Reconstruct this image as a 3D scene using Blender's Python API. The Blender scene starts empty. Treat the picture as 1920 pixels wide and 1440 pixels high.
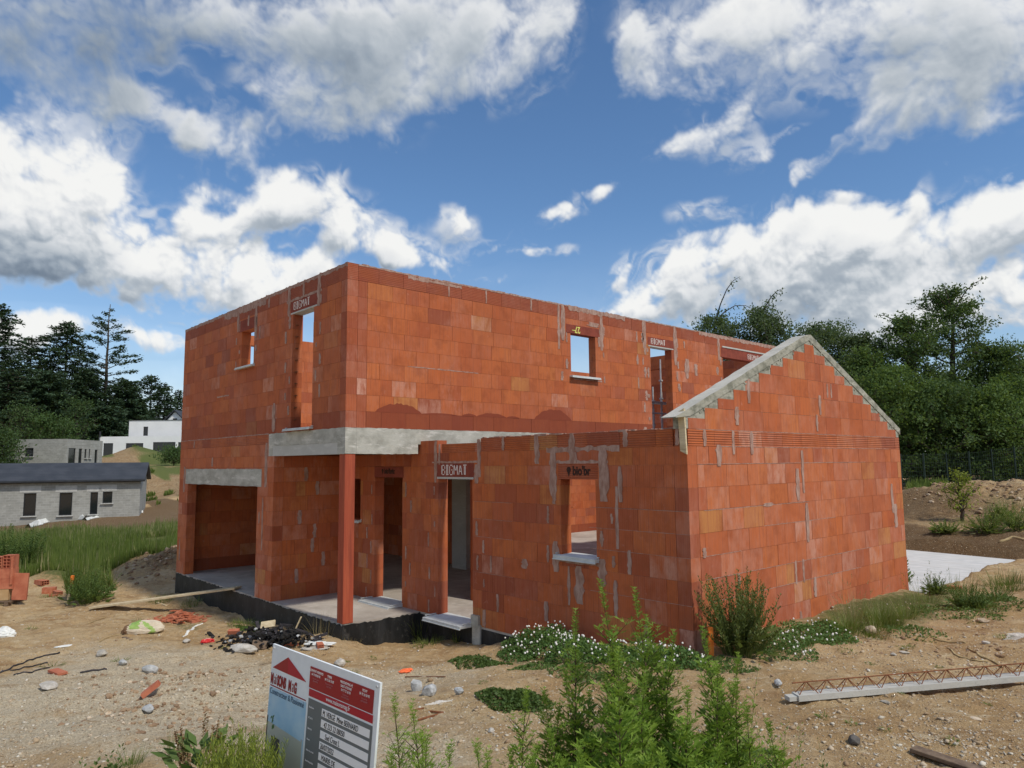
import bpy, bmesh, math, random
import numpy as np
from mathutils import Vector, Matrix
D = bpy.data
SC = bpy.context.scene
COL = SC.collection
rad = math.radians

# ---------------------------------------------------------------- camera
CAM = np.array([10.65901, -5.92429, 2.51106])
YAW, PITCH, ROLL, FPX = rad(138.0527), rad(6.2074), rad(-0.5342), 1368.48
FW = np.array([math.cos(PITCH) * math.cos(YAW), math.cos(PITCH) * math.sin(YAW), math.sin(PITCH)])
_r = np.cross(FW, [0, 0, 1]); _r /= np.linalg.norm(_r); _u = np.cross(_r, FW)
RT = _r * math.cos(ROLL) + _u * math.sin(ROLL)
UP = -_r * math.sin(ROLL) + _u * math.cos(ROLL)
cd = D.cameras.new('camera'); cam = D.objects.new('camera', cd); COL.objects.link(cam)
cd.sensor_width = 36.0; cd.sensor_fit = 'HORIZONTAL'; cd.lens = FPX * 36 / 1920
cd.clip_start = 0.05; cd.clip_end = 3000
M4 = Matrix.Identity(4)
for i in range(3):
    M4[i][0], M4[i][1], M4[i][2], M4[i][3] = RT[i], UP[i], -FW[i], CAM[i]
cam.matrix_world = M4
SC.camera = cam

def ray(px, py):
    return FW + RT * (px - 960) / FPX + UP * (720 - py) / FPX
def at_depth(px, py, d): return CAM + ray(px, py) * d
def at_z(px, py, z):
    r = ray(px, py); return CAM + r * ((z - CAM[2]) / r[2])
def at_y(px, py, y):
    r = ray(px, py); return CAM + r * ((y - CAM[1]) / r[1])
def at_x(px, py, x):
    r = ray(px, py); return CAM + r * ((x - CAM[0]) / r[0])

# ---------------------------------------------------------------- world: sky with cumulus
SUN_EL, SUN_AZ = rad(52), rad(6)          # azimuth measured from +X towards +Y
w = D.worlds.new('World'); SC.world = w; w.use_nodes = True
NT = w.node_tree; N = NT.nodes; LK = NT.links
N.clear()


WS = .1
sky = N.new('ShaderNodeTexSky'); sky.sky_type = 'NISHITA'
sky.sun_disc = False; sky.sun_elevation = SUN_EL; sky.sun_rotation = rad(90) - SUN_AZ
sky.air_density = 1.0; sky.dust_density = .1; sky.ozone_density = 4.0
bg = N.new('ShaderNodeBackground'); bg.inputs['Strength'].default_value = WS
hs = N.new('ShaderNodeHueSaturation'); hs.inputs['Saturation'].default_value = 1.10; hs.inputs['Value'].default_value = 1.28
LK.new(sky.outputs[0], hs.inputs['Color']); LK.new(hs.outputs[0], bg.inputs['Color'])
wo = N.new('ShaderNodeOutputWorld'); LK.new(bg.outputs[0], wo.inputs[0])

# ---------------------------------------------------------------- sun (softened by thin cloud)
sl = D.lights.new('sun', 'SUN'); sl.energy = 3.0; sl.angle = rad(4); sl.color = (1.0, .93, .81)
sun = D.objects.new('sun', sl); COL.objects.link(sun)
sd = Vector((math.cos(SUN_EL) * math.cos(SUN_AZ), math.cos(SUN_EL) * math.sin(SUN_AZ), math.sin(SUN_EL)))
sun.rotation_euler = sd.to_track_quat('Z', 'Y').to_euler()
sun.location = (20, -10, 30)
SC.view_settings.view_transform = 'Standard'; SC.view_settings.look = 'None'
SC.view_settings.exposure = 0.0; SC.view_settings.gamma = 1.0
SC.view_settings.use_curve_mapping = False

# ---------------------------------------------------------------- node helpers
def nd(tree, typ, **kw):
    n = tree.nodes.new(typ)
    for k, v in kw.items():
        setattr(n, k, v)
    return n
def mth(tree, op, a, b=None, c=None, clamp=False):
    n = tree.nodes.new('ShaderNodeMath'); n.operation = op; n.use_clamp = clamp
    for i, v in enumerate((a, b, c)):
        if v is None: continue
        if isinstance(v, (int, float)): n.inputs[i].default_value = v
        else: tree.links.new(v, n.inputs[i])
    return n.outputs[0]
def sstep(tree, v, lo, hi, o0=0.0, o1=1.0, smooth=True):
    n = tree.nodes.new('ShaderNodeMapRange'); n.interpolation_type = 'SMOOTHSTEP' if smooth else 'LINEAR'
    tree.links.new(v, n.inputs[0])
    n.inputs[1].default_value = lo; n.inputs[2].default_value = hi
    n.inputs[3].default_value = o0; n.inputs[4].default_value = o1
    return n.outputs[0]


# ---------------------------------------------------------------- procedural noise (numpy)
def _hash(ix, iy, iz, seed):
    h = (ix * 73856093) ^ (iy * 19349663) ^ (iz * 83492791) ^ (seed * 2654435761 & 0x7fffffff)
    h = (h ^ (h >> 13)) * 1274126177 & 0xffffffff
    h = (h ^ (h >> 16)) * 2246822519 & 0xffffffff
    return ((h ^ (h >> 15)) & 0xffff) / 65535.0
def vnoise(P, seed=0):
    F = np.floor(P); f = P - F; F = F.astype(np.int64)
    f = f * f * f * (f * (f * 6 - 15) + 10)
    r = 0
    for i in (0, 1):
        wx = f[..., 0] if i else 1 - f[..., 0]
        for j in (0, 1):
            wy = f[..., 1] if j else 1 - f[..., 1]
            for k in (0, 1):
                wz = f[..., 2] if k else 1 - f[..., 2]
                r = r + wx * wy * wz * _hash(F[..., 0] + i, F[..., 1] + j, F[..., 2] + k, seed)
    return r
def fbm(P, octv=6, rough=.5, seed=0, billow=False):
    s = 0; a = 1; t = 0
    for o in range(octv):
        n = vnoise(P * (2.03 ** o) + o * 17.31, seed + o)
        if billow: n = 1 - np.abs(2 * n - 1)
        s = s + a * n; t += a; a *= rough
    return s / t
def ss(x, a, b):
    t = np.clip((x - a) / (b - a), 0, 1); return t * t * (3 - 2 * t)

def obj(name, me, parent=None):
    o = D.objects.new(name, me); COL.objects.link(o)
    if parent is not None: o.parent = parent
    return o
def tag(o, label=None, cat=None, group=None, kind=None):
    if label: o['label'] = label
    if cat: o['category'] = cat
    if group: o['group'] = group
    if kind: o['kind'] = kind
    return o
def fastmesh(name, V, F, mats, midx=None, attrs=None, smooth=False):
    """V (n,3), F (m,k) with k = 3 or 4; attrs: {name: per-face (m,4)}"""
    V = np.asarray(V, np.float32); F = np.asarray(F, np.int32)
    me = D.meshes.new(name); m, k = F.shape
    me.vertices.add(len(V)); me.vertices.foreach_set('co', V.ravel())
    me.loops.add(m * k); me.loops.foreach_set('vertex_index', F.ravel())
    me.polygons.add(m); me.polygons.foreach_set('loop_start', np.arange(0, m * k, k, dtype=np.int32))
    me.polygons.foreach_set('loop_total', np.full(m, k, np.int32))
    for mt in (mats if isinstance(mats, (list, tuple)) else [mats]): me.materials.append(mt)
    if midx is not None: me.polygons.foreach_set('material_index', np.asarray(midx, np.int32))
    me.update(calc_edges=True)
    if attrs:
        for an, (dom, val) in attrs.items():
            val = np.asarray(val, np.float32)
            if val.ndim == 1:
                a = me.attributes.new(an, 'FLOAT', dom); a.data.foreach_set('value', val)
            else:
                a = me.attributes.new(an, 'FLOAT_COLOR', dom); a.data.foreach_set('color', val.ravel())
    if smooth: me.polygons.foreach_set('use_smooth', np.ones(m, bool))
    return me
def gridfaces(nr, nc):
    i = np.arange(nr - 1)[:, None] * nc + np.arange(nc - 1)[None, :]
    i = i.ravel(); return np.stack([i, i + nc, i + nc + 1, i + 1], 1)

# ---------------------------------------------------------------- clouds: a dome at 1.4 km, cloud where the banks stand, clear elsewhere
BL = [
 (120,70,260,120,0,.95),(430,60,260,110,0,.95),(250,190,170,75,18,.85),(760,75,280,110,-4,1),(560,200,140,62,8,.85),(930,100,170,95,-8,.9),(650,225,110,40,10,.7),(760,170,170,60,-8,.85),
 (70,290,190,100,0,1),(170,350,190,90,14,1),(90,440,250,80,0,1),(280,400,120,60,0,.9),(30,380,180,120,0,1),
 (545,370,66,42,-28,1),(470,410,105,36,-18,.85),(395,440,90,40,0,.8),
 (320,520,130,52,-5,1),(430,500,120,50,0,1),(575,495,72,36,-5,.95),(500,540,180,40,-6,.9),(400,565,160,28,0,.6),
 (622,365,30,50,14,.9),(640,425,60,50,0,.95),(715,425,80,44,14,.95),(790,460,95,28,12,.9),(858,405,34,28,0,.9),
 (925,442,55,20,-12,.8),(1020,450,52,13,4,.82),(1060,385,32,17,-20,.9),(1105,347,30,15,-5,.85),(955,495,45,18,0,.66),
 (1420,50,260,75,0,1),(1650,70,330,100,0,1),(1820,110,200,120,0,1),(1200,90,75,55,-10,.7),(1190,150,70,35,-15,.68),(1330,130,110,60,5,.75),(1290,180,100,35,14,.6),(1690,180,100,70,20,.85),(1650,225,70,50,-50,.7),(1540,300,90,17,-36,.66),(1490,335,40,16,-38,.66),(1880,205,90,25,-10,.75),
 (1258,271,52,28,-12,.95),(1340,258,54,40,-20,.85),(1395,295,66,32,0,.95),(1350,235,60,16,-28,.75),(1470,250,40,12,0,.7),(1490,330,36,20,-38,.9),
 (1307,402,56,22,0,.9),(1370,437,100,14,-4,.75),(1578,381,34,18,4,.85),
 (1490,430,60,40,-10,.95),(1400,475,120,62,-10,1),(1300,520,130,62,-12,1),(1570,450,90,45,0,.95),(1680,470,150,70,0,1),(1840,440,140,85,-16,1),(1900,400,70,60,-20,.9),(1710,395,24,44,10,1),(1500,540,200,70,0,1),(1230,565,100,34,-6,.9),(1780,560,260,80,0,.95),(1600,600,400,32,0,.55),
 (1168,508,22,34,0,.9),
 (120,604,120,30,-4,1),(30,620,90,44,0,1),(250,628,90,32,5,.9),(320,640,60,24,0,.8),(40,570,90,14,0,.45),(270,585,120,20,0,.5),(300,660,130,18,0,.5),
]
HOLES = [(405,125,38,30,15),(360,172,40,20,10),(1110,110,30,110,12),(310,330,40,60,-30),(430,385,30,18,-20)]
TONES = [(150,60,220,90,-.20),(380,50,140,70,-.12),(1560,560,200,30,-.12),(250,560,120,25,-.15),(110,610,90,14,.1),(60,480,230,45,-.30),(330,90,200,80,-.06),(100,280,150,80,.30),(280,400,110,60,.16),(250,340,90,50,.12),(520,155,60,25,.25),(800,130,160,50,.12),(900,90,120,60,.10),(480,210,120,40,-.05),(1420,70,240,60,.16),(1800,60,160,60,.08),(1650,120,220,50,-.04),(1500,470,130,25,.10),(1400,540,180,35,-.16),(1650,520,160,35,-.10),(1220,560,90,25,.12),(540,360,70,35,.15),(430,500,160,28,.12),(1850,380,80,60,.1)]
def px_azel(px, py):
    r = ray(px, py); r = r / np.linalg.norm(r)
    return YAW - math.atan2(r[1], r[0]), math.asin(r[2])
def clouds(d):
    az = YAW - np.arctan2(d[..., 1], d[..., 0]); az = (az + math.pi) % (2 * math.pi) - math.pi
    el = np.arcsin(np.clip(d[..., 2], -1, 1))
    q = d * 5
    wx = fbm(q + 3.1, 5, .55, 11) - .5; wy = fbm(q + 9.7, 5, .55, 23) - .5
    A = az + wx * .11; E = el + wy * .08
    B = np.zeros(az.shape); Y = np.zeros(az.shape) ; WT = np.full(az.shape,1e-4)
    for cx, cy, rx, ry, ro, st in BL:
        a0, e0 = px_azel(cx, cy); ax, _ = px_azel(cx + rx, cy); _, ey = px_azel(cx, cy - ry)
        sa_, se_ = abs(ax - a0) * 1.1, abs(ey - e0) * 1.1
        t = math.radians(-ro); ca, sa = math.cos(t), math.sin(t)
        u = ((A - a0) * ca + (E - e0) * sa) / sa_; v = (-(A - a0) * sa + (E - e0) * ca) / se_
        p = st * (1 - ss(np.sqrt(u * u + v * v), .2, 1.6))
        B = 1 - (1 - B) * (1 - p) ** .8
        k = p ** 3; Y += k * v; WT += k
    Y = Y / WT                                   # height inside the bank, -1 base .. 1 top
    for cx, cy, rx, ry, ro in HOLES:
        a0, e0 = px_azel(cx, cy); t = math.radians(-ro); ca, sa = math.cos(t), math.sin(t)
        sa_ = abs(px_azel(cx + rx, cy)[0] - a0); se_ = abs(px_azel(cx, cy - ry)[1] - e0)
        u = ((A - a0) * ca + (E - e0) * sa) / sa_; v = (-(A - a0) * sa + (E - e0) * ca) / se_
        B = B * (.1 + .9 * ss(np.sqrt(u * u + v * v), .3, 2.3))
    wv = np.stack([wx, wy, wx - wy], -1)
    D2 = d + wv * .10
    f1 = fbm(d * 8 + 4, 9, .56, 5) - .5
    puff = 0; am = .5; fr = 15.0                       # rounded lobes, finer and finer
    lo = 0
    for o in range(5):
        c = vnoise(D2 * fr + o * 7.7, 60 + o); c = np.sqrt((2 * c - 1) ** 2 + .003)
        puff = puff + am * 1.5 * (c - .33)
        if o == 2: lo = puff
        am *= .56; fr *= 2.05
    f3 = fbm(d * 8 + 4, 3, .56, 5) - .5
    off = np.maximum(ss(np.abs(az), .70, .9), ss(el, .66, .8))
    rest = off * ss(fbm(d * 2.6, 4, .5, 77), .44, .60)
    B = np.maximum(B * (1 - off), rest)
    f2 = fbm(d * 30 + wv[..., ::-1] * 2, 5, .6, 15) - .5
    dn = B + 1.15 * f1 + .50 * puff + .75 * f2 - .03
    high = ss(el, .28, .48)
    fine = fbm(d * 60, 4, .6, 91) - .5
    cov = ss(dn + .25 * fine, .36, .82 + .34 * high) * .98
    ws = fbm(np.stack([A * 9 + E * 5, E * 26 - A * 8, az * 0 + 3.3], -1) + wv * 5, 6, .58, 63)
    wisp = ss(ws, .44, .78) * ss(B, .03, .45) * (.75 - .25 * high)
    cov = np.maximum(cov, wisp)
    h = np.minimum(B, 1.0) * .7 + 1.0 * f1 + .42 * puff + .38 * f2
    high = ss(el, .28, .48)
    def sh(a, n):                                  # value found n cells further towards the light (up and to the right)
        r = np.empty_like(a); k = max(1, int(n * .45)); r[n:] = a[:-n]; r[:n] = a[:1]; r[:, :-k] = r[:, k:].copy(); return r
    lam = .5 + 1.15 * (h - sh(h, 4)) + .95 * (h - sh(h, 11)) + .75 * (h - sh(h, 26))
    lam = .5 + (lam - .5) * (1 - .45 * high)
    lam = ss(lam, -.15, 1.05)
    thick = ss(dn, .6, 1.5)
    left = ss(az, .15, -.35)
    br = .50 + .53 * lam - thick * (.12 + .26 * high) + .30 * Y * (1 - .5 * high) - high * (.05 + .14 * left)
    br += .42 * (fbm(d * 6.3 + 2, 4, .5, 33) - .5) * (.5 + .5 * high)
    for cx, cy, rx, ry, am in TONES:
        a0, e0 = px_azel(cx, cy)
        sa_ = abs(px_azel(cx + rx, cy)[0] - a0); se_ = abs(px_azel(cx, cy - ry)[1] - e0)
        br += am * np.exp(-((A - a0) / sa_) ** 2 - ((E - e0) / se_) ** 2)
    edge = 1 - ss(dn, .45, .85)
    br = br * (1 - edge) + edge * (.35 * br + .50)
    return cov, np.clip(br, 0, 1)

def build_clouds():
    fa = np.arange(-.70, .70, .0016)
    azs = np.concatenate([np.linspace(-math.pi, -.70, 110, endpoint=False), fa, np.linspace(.70, math.pi, 110)])
    els = np.concatenate([np.linspace(1.53, .70, 28, endpoint=False), np.arange(.70, -.03, -.0016)])
    A, E = np.meshgrid(azs, els)
    ce = np.cos(E); th = YAW - A
    d = np.stack([ce * np.cos(th), ce * np.sin(th), np.sin(E)], -1)
    cov, br = clouds(d)
    low = ss(E, .02, .0)
    cov = np.maximum(cov, (.42 * (1 - ss(E, .0, .17)) + .22 * (1 - ss(E, .05, .34))) * (.6 + .8 * fbm(d * np.array([5, 5, 16.]), 5, .55, 71)))
    V = d.reshape(-1, 3) * 1400 + np.array([CAM[0], CAM[1], 0])
    m = D.materials.new('sky_cloud'); m.use_nodes = True; t = m.node_tree; t.nodes.clear()
    at = nd(t, 'ShaderNodeAttribute', attribute_name='cloud')
    sx = nd(t, 'ShaderNodeSeparateColor'); t.links.new(at.outputs['Color'], sx.inputs[0])
    rp = nd(t, 'ShaderNodeValToRGB'); cr = rp.color_ramp
    pts = [(0, (.17, .22, .29)), (.3, (.33, .39, .46)), (.55, (.52, .57, .62)), (.8, (.80, .82, .84)), (1, (.98, .98, .96))]
    cr.elements[0].color = pts[0][1] + (1,); cr.elements[1].color = pts[-1][1] + (1,)
    for p, c in pts[1:-1]: e = cr.elements.new(p); e.color = c + (1,)
    t.links.new(sx.outputs[1], rp.inputs[0])
    em = nd(t, 'ShaderNodeEmission'); em.inputs[1].default_value = CLOUD_E; t.links.new(rp.outputs[0], em.inputs[0])
    tr = nd(t, 'ShaderNodeBsdfTransparent'); mx = nd(t, 'ShaderNodeMixShader')
    t.links.new(sx.outputs[0], mx.inputs[0]); t.links.new(tr.outputs[0], mx.inputs[1]); t.links.new(em.outputs[0], mx.inputs[2])
    ou = nd(t, 'ShaderNodeOutputMaterial'); t.links.new(mx.outputs[0], ou.inputs[0])
    m.cycles.emission_sampling = 'NONE'
    # keep the sun itself clear of cloud
    sv = np.array(sd); cosn = (d @ sv); clear = 1 - ss(cosn, .93, .975)
    cov = cov * clear
    col = np.stack([cov.ravel(), br.ravel(), np.zeros(cov.size), np.ones(cov.size)], 1)
    me = fastmesh('sky', V, gridfaces(*A.shape), m, attrs={'cloud': ('POINT', col)})
    tag(obj('sky', me), kind='structure')
CLOUD_E = .94
build_clouds()
# ================================================================ materials
def newmat(name, rough=.9, spec=.25):
    m = D.materials.new(name); m.use_nodes = True; t = m.node_tree
    b = t.nodes['Principled BSDF']; b.inputs['Roughness'].default_value = rough
    b.inputs['Specular IOR Level'].default_value = spec
    return m, t, b
def mixc(t, f, a, b, blend='MIX'):
    n = t.nodes.new('ShaderNodeMix'); n.data_type = 'RGBA'; n.blend_type = blend
    for s, v in ((n.inputs['Factor'], f), (n.inputs[6], a), (n.inputs[7], b)):
        if isinstance(v, (int, float)): s.default_value = v
        elif isinstance(v, tuple): s.default_value = v if len(v) == 4 else v + (1,)
        else: t.links.new(v, s)
    return n.outputs[2]
def noise(t, vec, scale, detail=4, rough=.5, stretch=None, dist=0):
    n = t.nodes.new('ShaderNodeTexNoise'); n.inputs['Scale'].default_value = scale
    n.inputs['Detail'].default_value = detail; n.inputs['Roughness'].default_value = rough
    n.inputs['Distortion'].default_value = dist
    if stretch:
        mp = t.nodes.new('ShaderNodeMapping'); mp.inputs['Scale'].default_value = stretch
        t.links.new(vec, mp.inputs[0]); vec = mp.outputs[0]
    t.links.new(vec, n.inputs['Vector']); return n.outputs['Fac']
def bump(t, b, h, strength=.4, dist=.01):
    n = t.nodes.new('ShaderNodeBump'); n.inputs['Strength'].default_value = strength
    n.inputs['Distance'].default_value = dist
    t.links.new(h, n.inputs['Height']); t.links.new(n.outputs[0], b.inputs['Normal'])
def ocoord(t):
    return t.nodes.new('ShaderNodeTexCoord').outputs['Object']
def gcoord(t):
    return t.nodes.new('ShaderNodeNewGeometry').outputs['Position']

def brick_material(name, ribbed=False, soft=False):
    m, t, b = newmat(name, .85, .3)
    P = gcoord(t)
    at = nd(t, 'ShaderNodeAttribute', attribute_name='blk')
    sp = nd(t, 'ShaderNodeSeparateColor'); t.links.new(at.outputs['Color'], sp.inputs[0])
    rp = nd(t, 'ShaderNodeValToRGB'); cr = rp.color_ramp
    pal = [(0, (.21, .050, .028)), (.18, (.31, .068, .031)), (.38, (.42, .096, .031)), (.6, (.49, .123, .033)), (.8, (.53, .147, .039)), (.92, (.49, .155, .042)), (1, (.50, .225, .070))]
    cr.elements[0].color = pal[0][1] + (1,); cr.elements[1].color = pal[-1][1] + (1,)
    for p, c in pal[1:-1]: e = cr.elements.new(p); e.color = c + (1,)
    t.links.new(sp.outputs[0], rp.inputs[0])
    # combed clay: streaks along the pressing direction
    st = noise(t, P, 1, 3, .6, (55, 55, 1.6)) if not ribbed else noise(t, P, 1, 3, .6, (1.6, 1.6, 80))
    c = mixc(t, sstep(t, st, .35, .68, 0, .6), rp.outputs[0], (.36, .105, .048))
    rnd = mth(t, 'MULTIPLY', sp.outputs[2], 37.0)
    if not ribbed:
        sxy = nd(t, 'ShaderNodeSeparateXYZ'); t.links.new(P, sxy.inputs[0])
        ph = mth(t, 'ADD', mth(t, 'MULTIPLY', mth(t, 'ADD', sxy.outputs[0], sxy.outputs[1]), 2 * math.pi / .092), mth(t, 'MULTIPLY', sp.outputs[2], 9.0))
        rb = sstep(t, mth(t, 'SINE', ph), .80, 1.0); pick = sstep(t, noise(t, P, 1, 2, .5, (5, 5, 3)), .42, .6)
        c = mixc(t, mth(t, 'MULTIPLY', mth(t, 'MULTIPLY', rb, pick), .42), c, (.25, .06, .03))
        ph2 = mth(t, 'SINE', mth(t, 'MULTIPLY', ph, 3.0)); c = mixc(t, sstep(t, ph2, .2, 1.0, 0, .16), c, (.60, .20, .09))
    offs = nd(t, 'ShaderNodeVectorMath', operation='ADD'); cb = nd(t, 'ShaderNodeCombineXYZ')
    t.links.new(rnd, cb.inputs[0]); t.links.new(rnd, cb.inputs[2]); t.links.new(P, offs.inputs[0]); t.links.new(cb.outputs[0], offs.inputs[1])
    PO = offs.outputs[0]
    blot = noise(t, PO, 3.4, 5, .6)
    c = mixc(t, sstep(t, blot, .44, .72, 0, .7), c, (.30, .072, .024))
    # efflorescence: white bloom, strongest on the blocks that carry it
    bl = noise(t, PO, 1, 4, .62, (7, 7, 4))
    fine = noise(t, PO, 1, 3, .7, (40, 40, 9))
    ef = mth(t, 'MULTIPLY', sp.outputs[1], sstep(t, mth(t, 'ADD', bl, mth(t, 'MULTIPLY', fine, .35)), .40, .95))
    c = mixc(t, ef, c, (.58, .31, .23))
    haze_ = mth(t, 'MULTIPLY', sstep(t, noise(t, P, .8, 5, .7), .50, .72), sstep(t, noise(t, P, 1, 4, .7, (22, 22, 4)), .38, .62)); c = mixc(t, mth(t, 'MULTIPLY', haze_, .42), c, (.56, .27, .20))
    wide = noise(t, P, .55, 5, .6)
    c = mixc(t, sstep(t, wide, .46, .72, 0, .42), c, (.31, .082, .034))
    grime = noise(t, P, 9, 6, .7)
    c = mixc(t, sstep(t, grime, .60, .80, 0, .5), c, (.52, .28, .21))
    # wet band kept in blue channel weight of attribute alpha
    c = mixc(t, mth(t, 'MULTIPLY', at.outputs['Alpha'], .9), c, (.20, .042, .022))
    t.links.new(c, b.inputs['Base Color'])
    if ribbed:
        wv = nd(t, 'ShaderNodeTexWave', wave_type='BANDS', bands_direction='Z', wave_profile='SIN')
        wv.inputs['Scale'].default_value = 10.5; wv.inputs['Distortion'].default_value = 0
        t.links.new(P, wv.inputs['Vector'])
        c2 = mixc(t, sstep(t, wv.outputs['Fac'], .55, .2, 0, .15 if soft else .38), c, (.16, .04, .025))
        t.links.new(c2, b.inputs['Base Color'])
        bump(t, b, wv.outputs['Fac'], .25 if soft else .6, .010)
    else:
        bump(t, b, mth(t, 'ADD', st, mth(t, 'MULTIPLY', grime, .7)), .30, .006)
    return m
def simple(name, c1, c2, scale=6, detail=6, rough=.9, bs=.4, bd=.01, stretch=None, spec=.25, c3=None, lo=.35, hi=.65):
    m, t, b = newmat(name, rough, spec)
    P = gcoord(t)
    n = noise(t, P, scale, detail, .65, stretch)
    c = mixc(t, sstep(t, n, lo, hi), c1, c2)
    if c3:
        n2 = noise(t, P, scale * .35, 5, .7, stretch)
        c = mixc(t, sstep(t, n2, .5, .68), c, c3)
    t.links.new(c, b.inputs['Base Color'])
    if bs: bump(t, b, n, bs, bd)
    return m
def leafmat(name, c1, c2, trans=.35, rough=.6, c3=None):
    m, t, b = newmat(name, rough, .3)
    at = nd(t, 'ShaderNodeAttribute', attribute_name='rnd')
    c = mixc(t, at.outputs['Fac'], c1, c2)
    if c3: c = mixc(t, sstep(t, at.outputs['Fac'], .86, .98), c, c3)
    P = gcoord(t)
    c = mixc(t, sstep(t, noise(t, P, .5, 2), .4, .62, 0, .45), c, tuple(.62 * x for x in c1))
    t.links.new(c, b.inputs['Base Color'])
    tl = nd(t, 'ShaderNodeBsdfTranslucent'); t.links.new(mixc(t, .5, c, (.20, .26, .03)), tl.inputs[0])
    mx = nd(t, 'ShaderNodeMixShader'); mx.inputs[0].default_value = trans
    out = [n for n in t.nodes if n.type == 'OUTPUT_MATERIAL'][0]
    t.links.new(b.outputs[0], mx.inputs[1]); t.links.new(tl.outputs[0], mx.inputs[2]); t.links.new(mx.outputs[0], out.inputs[0])
    return m

MT = {}
MT['brick'] = brick_material('terracotta_block')
MT['rib'] = brick_material('terracotta_ribbed', True)
MT['rib_soft'] = brick_material('terracotta_ring', True, True)
MT['joint'] = simple('block_joint', (.14, .045, .022), (.26, .085, .035), 20, 3, bs=0)
MT['joint_pale'] = simple('mortar_joint', (.20, .07, .035), (.42, .20, .12), 9, 4, bs=0)
MT['mortar'] = simple('mortar_smear', (.30, .17, .13), (.44, .30, .25), 14, 6, bs=.8, bd=.01, stretch=(1, 1, .4))
MT['lintel'] = simple('lintel_clay', (.20, .048, .032), (.27, .065, .042), 5, 6, bs=.2)
MT['paint_white'] = simple('stencil_white', (.74, .66, .62), (.55, .42, .38), 25, 4, bs=0, lo=.55, hi=.75)
MT['paint_black'] = simple('stamp_black', (.035, .02, .018), (.07, .03, .02), 30, 3, bs=0)
MT['paint_yellow'] = simple('chalk_yellow', (.80, .78, .20), (.6, .6, .15), 40, 3, bs=0)
MT['column'] = simple('clay_column', (.33, .070, .038), (.42, .10, .05), 1, 5, bs=.3, stretch=(18, 18, 1.0), c3=(.26, .06, .035))

def concrete(name, a, b_, c, scale=2.6):
    m, t, b = newmat(name, .9, .25); P = gcoord(t)
    n = noise(t, P, scale, 8, .65, (1, 1, 1.6)); n2 = noise(t, P, 22, 5, .7); n3 = noise(t, P, 1, 5, .7, (2, 2, 9))
    col = mixc(t, sstep(t, n, .36, .62), a, b_)
    col = mixc(t, sstep(t, n3, .52, .66, 0, .8), col, c)
    col = mixc(t, sstep(t, n2, .58, .74, 0, .5), col, tuple(x * .45 for x in a))
    vo = nd(t, 'ShaderNodeTexVoronoi'); vo.inputs['Scale'].default_value = 38; t.links.new(P, vo.inputs['Vector'])
    pit = sstep(t, vo.outputs['Distance'], .16, .05)
    col = mixc(t, mth(t, 'MULTIPLY', pit, sstep(t, n, .5, .6)), col, tuple(x * .35 for x in a))
    t.links.new(col, b.inputs['Base Color'])
    bump(t, b, mth(t, 'SUBTRACT', mth(t, 'ADD', n, mth(t, 'MULTIPLY', n2, .5)), mth(t, 'MULTIPLY', pit, .3)), .7, .012)
    return m
MT['conc'] = concrete('cast_concrete', (.33, .325, .285), (.48, .475, .425), (.62, .61, .565))
MT['conc_smooth'] = concrete('precast_concrete', (.44, .44, .41), (.50, .50, .47), (.56, .56, .53), 1.2)
MT['conc_floor'] = concrete('floor_screed', (.34, .30, .26), (.47, .43, .38), (.54, .50, .45), .9)
MT['conc_pale'] = simple('pale_concrete', (.52, .53, .52), (.66, .66, .65), 2.2, 8, c3=(.60, .59, .56), bs=.3, stretch=(1, 3, 1))
MT['coping'] = concrete('coping_concrete', (.42, .41, .37), (.52, .50, .45), (.56, .55, .50), 3)
MT['coping_rough'] = concrete('coping_rough_fill', (.20, .20, .16), (.38, .37, .31), (.46, .45, .38), 7)
MT['sill'] = simple('sill_concrete', (.50, .53, .53), (.60, .63, .63), 5, 4, bs=.15)

def membrane():
    m, t, b = newmat('bitumen_membrane', .55, .4); P = gcoord(t)
    n = noise(t, P, 1, 6, .65, (2.5, 2.5, 1.0)); n2 = noise(t, P, 7, 6, .7)
    c = mixc(t, sstep(t, n, .38, .75), (.007, .008, .009), (.035, .037, .040))
    c = mixc(t, sstep(t, n2, .54, .72, 0, .75), c, (.085, .082, .078))
    n5 = noise(t, P, 1, 5, .7, (14, 14, 1.5)); c = mixc(t, sstep(t, n5, .56, .70, 0, .5), c, (.06, .062, .064))
    t.links.new(c, b.inputs['Base Color']); bump(t, b, n2, .25, .006)
    return m
MT['bitumen'] = membrane()
MT['wood_pale'] = simple('pale_board', (.52, .42, .26), (.66, .56, .38), 1, 5, bs=.3, stretch=(3, 14, 30), c3=(.42, .33, .2))
MT['wood_grey'] = simple('weathered_board', (.13, .09, .065), (.22, .16, .11), 1, 5, bs=.4, stretch=(14, 14, 40))
MT['rust'] = simple('rusty_steel', (.16, .065, .03), (.26, .10, .045), 30, 4, rough=.85, bs=.3)
MT['stone_pale'] = simple('limestone', (.40, .37, .32), (.60, .57, .52), 9, 6, bs=.9, bd=.02, c3=(.30, .28, .24))
MT['stone_grey'] = simple('grey_rock', (.33, .34, .34), (.55, .56, .56), 7, 6, bs=.9, bd=.02, c3=(.24, .24, .24))
MT['stone_tan'] = simple('tan_rock', (.42, .31, .20), (.62, .52, .40), 9, 6, bs=.9, bd=.02)
MT['stone_dark'] = simple('dark_rock', (.06, .055, .05), (.13, .12, .11), 9, 6, bs=.9, bd=.02)
MT['char'] = simple('charred_matter', (.006, .006, .006), (.03, .028, .026), 20, 6, bs=.9, bd=.02, rough=.7)
MT['clay_new'] = simple('hollow_brick_clay', (.42, .13, .075), (.52, .19, .11), 5, 5, bs=.3)
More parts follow.
